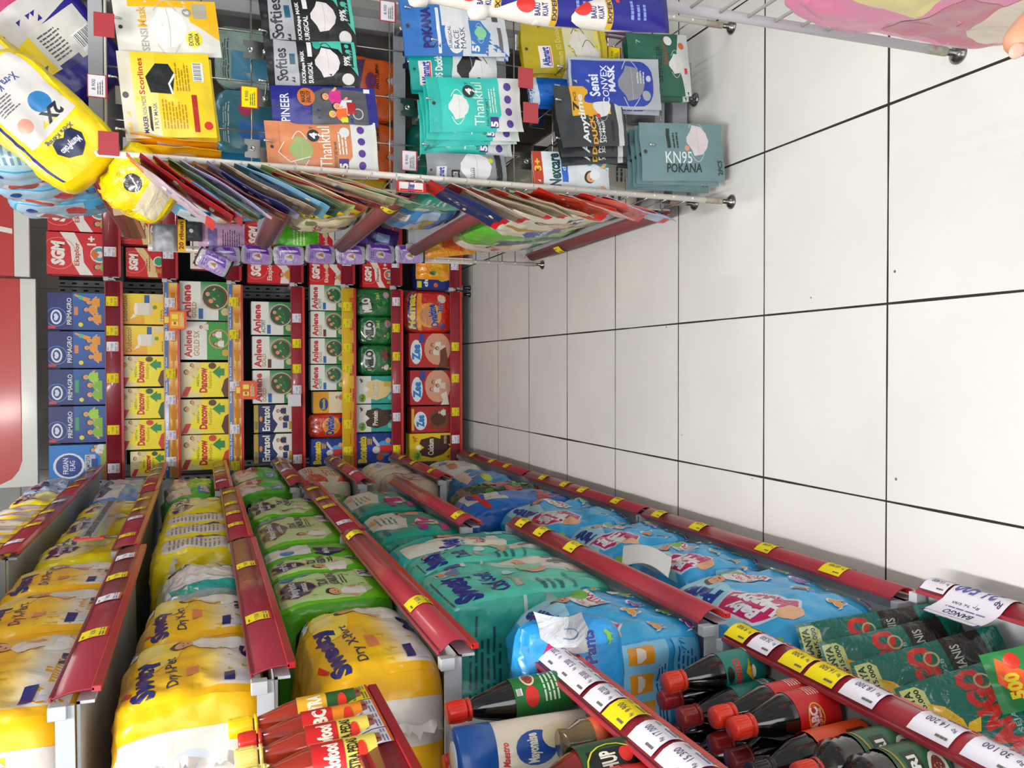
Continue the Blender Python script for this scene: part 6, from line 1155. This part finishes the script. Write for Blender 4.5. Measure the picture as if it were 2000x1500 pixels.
for j in range(3):
    o = pouch('mask_pack', .17, .12, .012, ['#e6a01c', '#e8b42c', '#f0c41c'][j], [('r', .3, .2, .7, .8, '#ece6dc'), ('r', .5, .3, .62, .7, '#d8306c')], 'film', False, 310+j); p = at(248+j*8, 272+j*10, 'Y', 1.90); o.location = (p.x+.0, 1.78, p.z); o.rotation_euler = (R(88), R(90), R(4)); 
    o.rotation_euler = (Matrix.Rotation(R(3-4*j), 4, 'Y') @ Matrix.Rotation(R(90), 4, 'Y') @ Matrix.Rotation(R(82), 4, 'X')).to_euler(); o.location = (p.x+.012*(1-j), 1.91, p.z-.09)
    tag(o, 'orange wipes sachet seen on its edge over the white post, %s of three' % ['upper', 'middle', 'lower'][j], 'sachet', 'hanging face mask packs')
sof = [('r', 0, 0, 1, 1, '#141416'), ('p', [(.2, 0), (1, 0), (1, .2), (.96, .5), (.86, .4), (.8, .2)], '#5ac2b0'), ('p', [(0, .66), (.96, .66), (1, .9), (0, .93)], '#a8aab0'), ('T', 'Softies', .12, .78, .8, .9, '#2a2e34', {'b': .02}), ('r', .46, .69, .68, .75, '#24586c'), ('T', 'DUCKshape MASK', .06, .58, .74, .63, '#e8e8ea', {'b': .03}), ('T', 'SURGICAL', .06, .51, .5, .56, '#e8e8ea', {'b': .03}), ('r', .62, .5, .94, .55, '#e8e8ea'), ('M', .5, .34, .17, '#e4dedf', '#141416'), ('r', .4, .04, .96, .16, '#141416'), ('T', '99%', .44, .08, .64, .15, '#e8e8ea', {'b': .04}), ('c', .75, .1, .05, '#5ac2b0'), ('c', .88, .1, .05, '#5ac2b0'), ('e', .14, .12, .12, .07, '#dcd8d8'), ('c', .88, .44, .09, '#3aa898')]
HP((508, -24, 692, 88), 1.80, '#141416', sof, 'black mask pack with grey logo panel, upper in the photo', n=1, seed=303, dx=-.003)
HP((520, 78, 698, 166), 1.79, '#141416', sof, 'black mask pack with grey logo panel, lower in the photo', n=1, seed=304, dx=-.006, bl='#2f7a88')
HP((530, 168, 738, 246), 1.785, '#23247c', [('r', 0, 0, 1, 1, '#21237a'), ('p', [(0, .1), (.9, .1), (.96, .5), (.8, .62), (0, .64)], '#55565c'), ('c', .72, .68, .22, '#c8702c'), ('T', 'MASKER', .58, .69, .86, .73, '#4a2414', {'b': .04}), ('T', 'EARLOOP', .58, .64, .86, .68, '#4a2414', {'b': .04}), ('T', 'SPINEER', .04, .84, .8, .92, '#dfe2f0', {'b': .01}), ('K', .74, .5, .07, '#c83a8a'), ('K', .5, .4, .07, '#dce0e4'), ('K', .3, .44, .06, '#e06a2c', '#d8d020'), ('rg', .3, .2, .14, .03, '#c0c4c8'), ('r', .3, .22, .6, .3, '#a82a2c'), ('r', .1, .3, .22, .36, '#c8d020'), ('r', .86, .06, .96, .12, '#e8e8ea')], 'navy mask pack with riders and an orange round seal', seed=305, bl='#2f7ac0')
HP((520, 236, 738, 336), 1.78, '#d08a62', th('#cf8a64', '#9cae78', '#cf8a64', 'HEADLOOP DAILY face mask')+[('q', [(.3, .62), (.2, .8), (.4, .9), (.6, .84)], .004, '#efe4da'), ('c', .78, .3, .1, '#dcdedd')], 'peach coloured mask pack with a green mask picture', n=2, seed=306, dx=-.004)
HP((785, -6, 992, 107), 1.79, '#2f6cb0', [('r', 0, 0, 1, 1, '#3a72b4'), ('r', 0, 0, .9, .46, '#d4d8dc'), ('r', .3, 0, 1, .3, '#d4d8dc'), ('T', 'POKANA', .14, .74, .8, .82, '#2a2a6c', {'b': .06, 'o': '#c8d4ec'}), ('r', .04, .66, .8, .69, '#e4e8ec'), ('r', .5, .44, .96, .64, '#dfe2e4'), ('e', .36, .52, .32, .1, '#e4e6e8'), ('T', 'SURGICAL', .12, .56, .5, .59, '#2a3a5c', {'b': .01}), ('T', 'FACE', .12, .49, .42, .54, '#2a3a5c', {'b': 0}), ('T', 'MASK', .12, .43, .48, .48, '#2a3a5c', {'b': 0}), ('p', [(.04, .38), (.6, .38), (.6, .26), (.36, .18), (.04, .24)], '#3f78b8'), ('T', '5', .08, .3, .16, .37, '#eef2f6', {'b': .04}), ('M', .38, .28, .07, '#8fcba4', '#c8d8e8'), ('r', .6, .08, .84, .14, '#4a4a50'), ('r', .1, .06, .5, .1, '#6a6a70')], 'blue and white mask pack with a rounded title panel', n=2, seed=307, dx=.002)
alf = [('r', 0, 0, 1, 1, '#1f9a94'), ('p', [(0, 0), (1, 0), (1, .5), (0, .56)], '#d2d6d6'), ('M', .5, .32, .2, '#1c1e20', '#2a2a2c'), ('M', .34, .2, .18, '#e0e2e2', '#2a2a2c'), ('r', .1, .76, .7, .9, '#e0dcdc'), ('T', 'Alfamart', .13, .79, .67, .87, '#263a8c', {'b': .04}), ('r', .13, .77, .67, .785, '#c8302c'), ('T', 'KN95 Duckbill', .1, .64, .9, .72, '#eef4f2', {'b': .03}), ('c', .86, .28, .08, '#2aa8a0')]
HP((800, 95, 972, 175), 1.805, '#1f9a94', alf, 'teal mask pack with a black mask picture', n=1, seed=308)
HP((836, 150, 1020, 256), 1.775, '#3cc4b8', th('#42c2b6', '#e4e8e6', '#3ab4aa'), 'turquoise mask pack with a white mask picture', n=3, seed=309, dx=-.013, dz=.003)
HP((833, 300, 990, 364), 1.79, '#8a8e92', [('r', 0, 0, 1, 1, '#8c9094'), ('r', .1, .76, .6, .88, '#dcdcde'), ('T', 'Alfamart', .13, .79, .57, .86, '#263a8c', {'b': .04}), ('r', .1, .6, .5, .7, '#141414'), ('T', 'RESPIRATOR', .14, .62, .46, .68, '#e8e8e8'), ('M', .6, .4, .24, '#e2e0e4', '#c8c8cc'), ('r', 0, .06, 1, .14, '#1c1c1e'), ('c', .8, .2, .08, '#c8c83c')], 'silver grey mask pack with a white mask picture beside the white post', seed=315)
HP((1020, 48, 1188, 142), 1.80, '#a89a1c', [('r', 0, 0, 1, 1, '#a8981c'), ('r', .1, .68, .56, .82, '#e4dcdc'), ('T', 'Alfamart', .13, .71, .53, .79, '#263a8c', {'b': .04}), ('r', .13, .69, .53, .7, '#c8302c'), ('T', 'Premium 3D Duckbill', .06, .56, .96, .62, '#d8d28c', {'b': 0}), ('p', [(0, .1), (.9, .1), (.96, .52), (0, .54)], '#cfc9a4'), ('M', .6, .34, .15, '#d8d4cc', '#4a4640'), ('M', .3, .24, .15, '#d8d4cc', '#4a4640'), ('T', 'EXTRA', .5, .1, .9, .16, '#e0d23c', {'b': .03}), ('r', 0, 0, 1, .07, '#c2b21c')], 'olive gold mask pack with two mask pictures', n=2, seed=316, dx=-.004)
HP((1032, 148, 1120, 205), 1.815, '#1f66b8', [('r', 0, 0, 1, 1, '#1f66b8'), ('T', 'Sensi', .1, .3, .7, .44, '#e8f0f8', {'b': .03}), ('r', 0, .8, 1, 1, '#c8d4e0')], 'bright blue mask pack mostly covered by the convex mask pack', n=1, seed=317)
HP((1112, 112, 1292, 212), 1.76, '#263f9c', [('r', 0, 0, 1, 1, '#b4b8c2'), ('r', .06, .2, .94, .97, '#27409c'), ('e', .5, .22, .44, .14, '#27409c'), ('T', 'Sensi', .24, .7, .66, .8, '#dfe8f4', {'b': .03}), ('T', 'CONVEX', .1, .6, .84, .67, '#e4e8f4', {'b': .01}), ('T', 'MASK', .34, .52, .84, .59, '#e4e8f4', {'b': .04}), ('M', .5, .34, .18, '#8a8c94', '#b8bcc8'), ('c', .26, .18, .1, '#a8aab4'), ('c', .6, .14, .06, '#c8ccd8'), ('l', .5, .18, .8, .28, 3, '#c8ccd8')], 'royal blue convex mask pack with a silver border', n=1, seed=318, dx=-.002)
any_ = [('r', 0, 0, 1, 1, '#33373a'), ('r', .52, .2, 1, .76, '#d8a62c'), ('p', [(0, .06), (1, 0), (1, .12), (0, .14)], '#c8cccc'), ('T', '7', .62, .66, .74, .74, '#23261c', {'b': .05}), ('T', 'PCS', .76, .68, .9, .72, '#23261c', {'b': .02}), ('T', 'Anytime', .06, .56, .86, .68, '#e4e6e4', {'b': .03, 'sh': .15}), ('T', 'DUCKBILL', .04, .47, .78, .54, '#d8a62c', {'b': .04}), ('T', 'Protective', .06, .4, .5, .45, '#e4e6e4', {'b': .02}), ('T', '3D-Mask', .06, .34, .42, .39, '#e4e6e4', {'b': .02}), ('M', .66, .32, .16, '#dddee0', '#a8a08c'), ('r', .08, .2, .4, .24, '#1c1e20'), ('c', .5, .39, .04, '#c83a34')]
HP((1088, 168, 1222, 290), 1.75, '#33373a', any_, 'charcoal and gold duckbill mask pack', n=2, seed=319, dx=-.018, dz=-.006, yaw=6, tilt=-3)
HP((1040, 296, 1192, 370), 1.79, '#dfe4e8', [('r', 0, 0, 1, 1, '#dfe6ea'), ('r', 0, .88, 1, 1, '#b0442c'), ('T', '3+', .5, .9, .8, .98, '#e8b83c', {'b': .04}), ('T', 'Nexcare', .1, .66, .95, .8, '#1f4a50', {'b': .04}), ('r', .2, .56, 1, .64, '#2a6cc0'), ('T', 'daily', .5, .57, .9, .63, '#e8f0f8'), ('p', [(.5, 0), (1, 0), (1, .4), (.8, .34)], '#1f8a84'), ('K', .34, .26, .13, '#dfe4e8', '#1c1a1c'), ('e', .4, .2, .14, .07, '#eceef0'), ('c', .7, .28, .08, '#5ab0a4'), ('c', .8, .14, .08, '#5ab0a4')], 'white and teal mask pack with a masked face', n=1, seed=320)
HP((1228, 66, 1348, 186), 1.79, '#1f5a48', [('r', 0, 0, 1, 1, '#205a48'), ('p', [(0, 0), (1, 0), (1, .16), (.6, .26), (0, .1)], '#d0d4d0'), ('T', 'SPINEER', .2, .5, .8, .58, '#123028', {'b': .02}), ('T', 'EARLOOP', .5, .4, .9, .46, '#8a4a34', {'b': .03}), ('M', .5, .26, .15, '#d8d8d4', '#c8d4cc'), ('c', .88, .36, .08, '#e4e6e4'), ('c', .8, .14, .06, '#c86a2c'), ('r', .34, .06, .44, .12, '#c83a34'), ('T', '7', .84, .8, .9, .86, '#8ab8a4')], 'dark green mask pack at the lower right of the rack', n=2, seed=321, dx=-.004)
HP((1252, 240, 1416, 352), 1.745, '#6e8a8e', [('r', 0, 0, 1, 1, '#718c90'), ('M', .7, .33, .17, '#dcd2d4', '#b8c4c8'), ('c', .56, .47, .05, '#d89a84'), ('T', 'KN95', .13, .51, .67, .63, '#e4ecec', {'b': 0, 'rot': -90}), ('T', 'POKANA', -.13, .46, .57, .55, '#1c2426', {'b': .02, 'rot': -90}), ('r', .56, .66, .9, .7, '#24302f'), ('l', .56, .56, .9, .64, 2, '#24302f'), ('T', '2PCS', .1, .03, .36, .09, '#1c2426', {'b': .02})], 'grey green mask pack hanging lowest over the white floor', n=3, seed=322, dx=-.004, dz=.004, d=.01)
for (x, y, L, lb, fl) in [(238, 35, .09, 'hook of the zip bag pack', 'r'), (228, 150, .1, 'hook of the yellow mask pack', None), (242, 252, .12, 'hook of the edge-on sachets', 'r'), (520, 60, .1, 'hook of the upper black packs', None), (520, 158, .1, 'hook of the navy pack', None), (530, 275, .12, 'hook of the peach pack', None), (803, 15, .1, 'hook of the blue and white pack', None),
    (855, 78, .14, 'hook of the teal packs', None), (845, 193, .12, 'hook of the turquoise pack', None), (838, 282, .11, 'hook over the silver grey pack', 'w'), (1065, 35, .14, 'hook over the olive gold pack', None), (1097, 195, .15, 'hook of the charcoal pack', None), (1240, 55, .1, 'hook of the dark green pack', 'y'), (1280, 283, .15, 'hook of the grey green pack', None), (1098, 270, .13, 'hook of the white and teal pack', None), (1100, 130, .13, 'hook of the royal blue pack', None)]:
    hook(x, y, L, 'steel display '+lb, flag=None)
for i, (x, y) in enumerate([(490, 97), (493, 290), (800, 118), (796, 210), (1028, 66), (1028, 315), (1215, 305)]):
    plate(x, y, 'steel clamp with rivet on the mask rack, ' + ['left of the black packs', 'beside the peach pack', 'under the blue and white pack', 'beside the turquoise pack', 'above the olive gold pack', 'beside the white and teal pack', 'over the pale packs near the floor'][i])
for i, (x, y, f) in enumerate([(203, 48, 'r'), (212, 280, 'r'), (1027, 152, 'r'), (1037, 220, 'r'), (488, 190, 'y'), (800, 314, 'w'), (1200, 110, 'y'), (190, 168, 'w'), (758, 22, 'w')]):
    plate(x, y, ['plain maroon price flag beside the zip bag pack', 'plain maroon price flag beside the white post', 'plain maroon price flag under the olive gold pack', 'plain maroon price flag beside the charcoal pack', 'yellow price flag left of the navy pack', 'white price flag between peach and silver packs', 'yellow price flag over the dark green pack', 'curled white price flag beside the yellow mask pack', 'white price flag between black and blue packs'][i], Y=1.875 if i < 4 else 1.95, flag=f)
# packs fanned out along the white post
COLS = [('#b8a8b4', '#c83a2c', 'blue flowered'), ('#a02028', '#a02028', 'deep red'), ('#8c1c24', '#8c1c24', 'dark red'), ('#5c7a68', '#3a4a40', 'grey green'), ('#a8a0c0', '#c8c0d8', 'lilac'), ('#6a2c30', '#5a2024', 'maroon'), ('#3a3f78', '#8a86a0', 'navy'), ('#b09a84', '#8a7a68', 'tan'), ('#8ab0d0', '#5a90a8', 'sky blue'), ('#4a6a5c', '#2c4a40', 'forest green'), ('#c4c89c', '#9aa470', 'pale lime'), ('#9c2c30', '#b03a34', 'brick red'), ('#8c4a4c', '#7a3034', 'rose brown'), ('#c8c2a0', '#a8a27c', 'cream'), ('#c87c70', '#c88a80', 'salmon'), ('#8aa088', '#5a7a60', 'sage')]
for i in range(16):
    f = i/15; p = at(262+f*380, 312+f*36, 'Y', 1.87); c, e, nm = COLS[i]; rr = random.Random(i)
    th_ = 37-26*f+rr.uniform(-2, 2)
    o = pouch('cloth_mask_pack', .095, .205, .006, c, [('r', 0, .84, 1, 1, e), ('r', 0, 0, 1, .1, e)]+[('e', rr.random()*.8+.1, rr.random()*.6+.15, .07, .03, rr.choice(['#d8d4c8', '#7a8ab0', '#e8e2d0', c])) for _ in range(8)], 'film', False, 330+i)
    M = Matrix.Rotation(R(th_), 4, 'Y') @ Matrix.Rotation(R(-90+rr.uniform(-8, 4)), 4, 'Z'); o.rotation_euler = M.to_euler(); o.location = (p.x-.008, 1.87-.02+.0, p.z)
    tag(o, '%s cloth mask pack fanned out from the upper part of the white post' % nm, 'cloth mask pack', 'cloth mask packs fanned along the post')
for i in range(9):
    f = i/8; p = at(835+f*330, 362+f*24, 'Y', 1.87); rr = random.Random(40+i)
    c = ['#24305c', '#c8b8a8', '#b8a890', '#a89880', '#c4b49c', '#b8442c', '#c8a89c', '#c86a60', '#a8b4d0'][i]; nm = ['navy speckled', 'beige', 'fawn', 'taupe', 'ivory', 'rust red', 'pinkish', 'coral', 'pale periwinkle'][i]
    th_ = [24, 20, 17, 15, 14, 12, 12, 11, 14][i]
    o = pouch('cloth_mask_pack', .095, .2, .008, c, [('r', 0, .82, 1, 1, '#c42a24'), ('r', 0, 0, 1, .08, '#c42a24'), ('r', 0, 0, .06, 1, '#c42a24')]+[('e', rr.random()*.8+.1, rr.random()*.6+.15, .05, .02, rr.choice(['#d8d4c8', '#8a8468', '#c8b88c'])) for _ in range(10)], 'film', False, 350+i)
    M = Matrix.Rotation(R(th_), 4, 'Y') @ Matrix.Rotation(R(-90+rr.uniform(-14, 6)), 4, 'Z'); o.rotation_euler = M.to_euler(); o.location = (p.x-.006, 1.85, p.z)
    tag(o, '%s cloth mask pack with red edges on the lower part of the white post' % nm, 'cloth mask pack', 'red edged packs fanned along the post')
p = at(803, 358, 'Y', 1.85); t = empty('logo_card', p, 0, 'small red and white store logo card on the white post', 'card')
m = MB(); m.box(-.02, 0, -.034, .004, .0012, .034, '#b8302c', 'card'); m.art([('r', .1, .1, .9, .9, '#e8e4e0'), ('T', 'Alfamart', .2, .3, .8, .7, '#263a8c', {'b': .04, 'rot': -90}), ('r', .12, .12, .3, .88, '#c8302c')], lambda u, v, o: (-.02+.024*u, -o, -.034+.068*v), .024, .068); m.build('card', t)
m = MB(); m.tube([(-.02, .01, -.03), (.01, .01, -.03), (.02, .03, -.02)], .0018, '#e0dcd4', 'plastic', 6); m.tube([(-.02, .01, .03), (.01, .01, .03), (.02, .03, .02)], .0018, '#e0dcd4', 'plastic', 6); m.build('wire_holder', t)

# far rack: pouches, tag and the purple sachet strip
def far(box, col, els, label, seed, cat='pouch', name='hanging_pouch', fin='film', Y=3.14, tilt=0):
    x0, y0, x1, y1 = box; a = at(x0, y1, 'Y', Y); b = at(x1, y0, 'Y', Y)
    o = pouch(name, b.x-a.x, a.z-b.z, .02, col, els, fin, False, seed); o.location = ((a.x+b.x)/2, Y, a.z-(a.z-b.z)*.055); o.rotation_euler = (0, R(tilt), 0); return tag(o, label, cat, 'pouches on the far rack')
far((388, 438, 478, 492), '#c8a0bc', [('r', 0, 0, 1, 1, '#caa2c0'), ('r', .2, .6, .8, .8, '#7a6aa0'), ('l', .2, .1, .8, .5, 8, '#5a4a70')], 'pink translucent pack on the far wire rack', 401)
far((535, 436, 622, 488), '#5cb82c', [('r', .1, .2, .9, .7, '#6ac43c'), ('l', .2, .3, .8, .6, 4, '#d8e8c0')], 'bright green refill pouch on the far wire rack', 402)
far((690, 436, 775, 496), '#3c2468', [('r', .2, .2, .5, .5, '#5a80c0'), ('r', .56, .2, .8, .5, '#8a9ac8'), ('e', .4, .75, .2, .1, '#5a3a90')], 'dark purple refill pouch behind the maroon rail', 403, tilt=12)
far((815, 450, 925, 506), '#dc961c', [('p', [(.1, .2), (.7, .1), (.8, .5), (.3, .6)], '#c8602c'), ('e', .5, .7, .2, .1, '#e8b42c')], 'crumpled orange pouch on the far wire rack', 404, fin='crinkle', tilt=-8)
far((812, 506, 876, 545), '#e0961c', [('p', [(.1, .2), (.7, .1), (.8, .5), (.3, .6)], '#d8a82c'), ('e', .3, .5, .1, .1, '#3a6a34')], 'orange pouch sticking out beside the navy carton', 405, fin='crinkle', Y=3.2)
far((298, 438, 345, 490), '#a8aab0', [('r', .1, .1, .9, .9, '#b4b8c0')], 'grey backing card on the far wire rack', 406, 'card', 'backing_card', 'card')
far((352, 434, 395, 470), '#4a4c50', [('c', .5, .5, .1, '#e0e0e2')], 'dark grey hook block beside the yellow tag', 407, 'bracket', 'hook_bracket', 'steel', Y=3.12)
p = at(354, 460, 'Y', 3.1); m = MB(); m.box(-.055, 0, -.014, .055, .002, .014, '#e8b82c', 'card'); m.art([('r', 0, 0, 1, 1, '#ecc01c'), ('r', 0, .9, 1, 1, '#8a2a2c'), ('T', '20 ribuan', .08, .25, .92, .75, '#6a1c1c', {'b': .03})], lambda u, v, o: (-.055+.11*u, -o, -.014+.028*v), .11, .028); o = m.build('price_sign', None, p); tag(o, 'yellow 20 ribuan price sign on the far rack', 'sign')
t = empty('sachet_strip', at(350, 496, 'Y', 3.13), 0, 'hanging strip of purple and silver shampoo sachets by the slotted post', 'sachet strip')
def sach(nm, off, rot, s):
    w, h = .068, .108; G = softmap(w, h, .016, 7, .1, .003, s); m = MB()
    for q, fc in enumerate((lambda a, b: (a, b, -1), lambda a, b: (-a, b, 1), lambda a, b: (1, b, a), lambda a, b: (-1, b, -a), lambda a, b: (a, 1, b), lambda a, b: (a, -1, -b))):
        sf = Surf(lambda u, v, fc=fc: G(*fc(2*u-1, 2*v-1)), 8, 10); sf.base(m, '#a890c4' if q < 4 else '#b8b8bc', 'crinkle')
        if q == 0: sf.put(m, [('r', 0, .9, 1, 1, '#b8b8bc'), ('r', 0, 0, 1, .1, '#a8a8ac'), ('p', [(.5, .1), (1, .2), (1, .9), (.7, .8)], '#6a3a9c'), ('e', .4, .5, .2, .16, '#d8d0e4'), ('p', [(.3, .4), (.44, .6), (.56, .4)], '#b88a50'), ('e', .72, .5, .06, .3, '#d8ccec'), ('l', .2, .72, .6, .84, 2, '#5a3a8c')], w, h, 'crinkle')
    for sg in (0, 1): m.box(-w/2, -.001, h*sg-.006, w/2, .001, h*sg+.006, '#c0c0c4', 'chrome', .0005)
    o = m.build('sachet', t, off, rot)
for i in range(7): sach('s', (.0+.006*i, 0, -.20-.11*i), (0, R(2 if i % 2 else -2), R(8 if i % 2 else -6)), 410+i)
sach('s', (-.05, -.02, -.16), (R(-6), R(24), R(-20)), 420)

# tubes and the pink bag hanging on the near rack
def tube(px, py, label, seed, red):
    Y = 1.12; p = at(px, py, 'Y', Y); t = empty('cream_tube', p, 0, label, 'tube', 'blue and white tubes on the near rack')
    t.rotation_euler = (Matrix.Rotation(R(-9), 4, 'Y') @ Matrix.Rotation(R(-20+seed), 4, 'Z')).to_euler(); t.scale = (.78, .78, .70); H = .30; m = MB(); N = 28; V = []; F = []; prof = [(0, .011, 1), (.012, .012, 1), (.03, .012, 1), (.05, .016, 1), (.1, .025, .95), (.15, .031, .8), (.21, .034, .6), (.26, .036, .35), (.3, .038, .06)]
    for z, r, e in prof: V += [(r*math.cos(2*math.pi*j/N), r*e*math.sin(2*math.pi*j/N), -z) for j in range(N)]
    for k in range(len(prof)-1):
        for j in range(N): F.append([k*N+(j+1) % N, k*N+j, (k+1)*N+j, (k+1)*N+(j+1) % N])
    F.append([len(V)-1-j for j in range(N)])
    m.add(V, F, lambda q: (.92, .90, .87) if q[2] > -.155 else (.09, .11, .5), 'plastic', True)
    def mp(u, v, o):
        z = .05+(1-v)*.24; k = 0
        while k < len(prof)-2 and prof[k+1][0] < z: k += 1
        f = (z-prof[k][0])/(prof[k+1][0]-prof[k][0]); r = prof[k][1]+f*(prof[k+1][1]-prof[k][1]); e = prof[k][2]+f*(prof[k+1][2]-prof[k][2]); a = -math.pi/2+(u-.5)*2.6
        return ((r+o)*math.cos(a), (r*e+o)*math.sin(a), -z)
    m.art([('r', -.6, 0, 1.6, .56, '#1a1f80'), ('r', -.6, .56, 1.6, .62, '#d8b43c'), ('T', 'EXPERT', .2, .57, .8, .61, '#3a3050', {'b': .03}), ('T', 'BARU', .3, .72, .6, .77, '#2a3070', {'b': .02}), ('T', 'KUAT', .3, .65, .6, .70, '#2a3070', {'b': .02}), ('e', .6, .84, .24, .08, '#c83a34'), ('l', .3, .2, .7, .4, 3, '#8aa0d8'), ('c', .7, .5, .06, '#c83a34')], mp, .08, .24, 'plastic', .012, .0004)
    m.build('tube_body', t)
    m = MB(); m.lathe([(.012, -.012), (.0165, -.008), (.0165, .014), (.013, .022), (.006, .025)], '#eeeae4', 'plastic', 20); m.build('cap', t); return t
tube(822, -6, 'cream tube with navy foot, highest in the photo corner', 0, 1)
tube(938, 20, 'cream tube with navy foot, front one over the olive gold pack', 8, 1)
tube(1052, 30, 'cream tube with navy foot behind the front one', 16, 0)
o = softbag('pink_bag', .36, .44, .07, '#d88cac', [('r', 0, 0, 1, 1, '#d48aa8'), ('p', [(.3, .6), (.55, .62), (.62, .8), (.8, .86), (.66, .98), (.3, .98)], '#d8cc94'), ('p', [(.0, .1), (.4, .2), (.5, .56), (.1, .6)], '#b87484'), ('e', .42, .22, .26, .16, '#d2c8b8')]+[q for x in range(3) for q in (('p', [(.66-x*.0, .56-x*.13), (.76, .60-x*.13), (.80, .51-x*.13), (.70, .47-x*.13)], '#e8b8cc'), ('p', [(.675, .555-x*.13), (.755, .585-x*.13), (.785, .515-x*.13), (.705, .485-x*.13)], '#c83a5c'))], k=5, wr=.012, seed=501, sideR=[('r', 0, 0, 1, 1, '#cf86a4')])
o.location = (.515, .80, .10); o.rotation_euler = (0, 0, R(-90)); o.location = (.52, .83, .12); tag(o, 'big pink plastic bag hanging on the near wire rack', 'bag')

# fingertips of a hand reaching into the photo corner
def hand():
    tip = at(1972, 104, 'Y', .50); V = []; E = []; Rr = []
    def chain(pts, rad, root=None):
        prev = root
        for p, r in zip(pts, rad):
            V.append(tuple(p)); Rr.append(r); i = len(V)-1
            if prev is not None: E.append((prev, i))
            prev = i
        return prev
    w = tip+Vector((.10, -.07, -.09))
    V.append(tuple(w)); Rr.append(.026); pal = w+Vector((-.03, .015, .02)); V.append(tuple(pal)); Rr.append(.03); E.append((0, 1))
    chain([w+Vector((.05, -.06, -.06)), w+Vector((.13, -.14, -.13))], [.027, .033], 0)
    chain([tip+Vector((.058, -.03, -.055)), tip+Vector((.034, -.012, -.03)), tip+Vector((.014, -.004, -.010)), tip], [.018, .0155, .0145, .012], 1)
    for k in range(4):
        b = pal+Vector((.022*k-.01, .03-.004*k, -.016*k+.004)); L = [.026, .03, .027, .02][k]
        chain([b, b+Vector((-.2*L, L, -.3*L)), b+Vector((-.1*L, 1.7*L, -1.0*L)), b+Vector((.3*L, 1.8*L, -1.8*L))], [.0105, .0095, .0088, .0078], 1)
    me = bpy.data.meshes.new('hand'); me.from_pydata(V, E, []); o = bpy.data.objects.new('hand', me); COL.objects.link(o)
    md = o.modifiers.new('skin', 'SKIN'); sv = me.skin_vertices[0].data
    for i, r in enumerate(Rr): sv[i].radius = (r, r)
    sv[0].use_root = True
    sd = o.modifiers.new('sub', 'SUBSURF'); sd.levels = 2; sd.render_levels = 2
    dg = bpy.context.evaluated_depsgraph_get(); ev = o.evaluated_get(dg); m2 = bpy.data.meshes.new_from_object(ev)
    bpy.data.objects.remove(o)
    b = MB(); b.add([tuple(v.co) for v in m2.vertices], [list(p.vertices) for p in m2.polygons], '#c9957c', 'skin', True)
    o = b.build('person'); n = MB(); q = tip+Vector((.0, -.006, .004))
    n.lathe([(.0058, 0), (.0056, .0008), (.003, .0014)], '#dcb0a0', 'plastic', 14); nn = n.build('fingernail', o, tip+Vector((-.002, -.0095, .004)), (R(75), R(-35), 0)); nn.scale = (1, 1.3, 1)
    tag(o, 'fingertip and hand of the person holding the camera, at the photo corner', 'person')
hand()
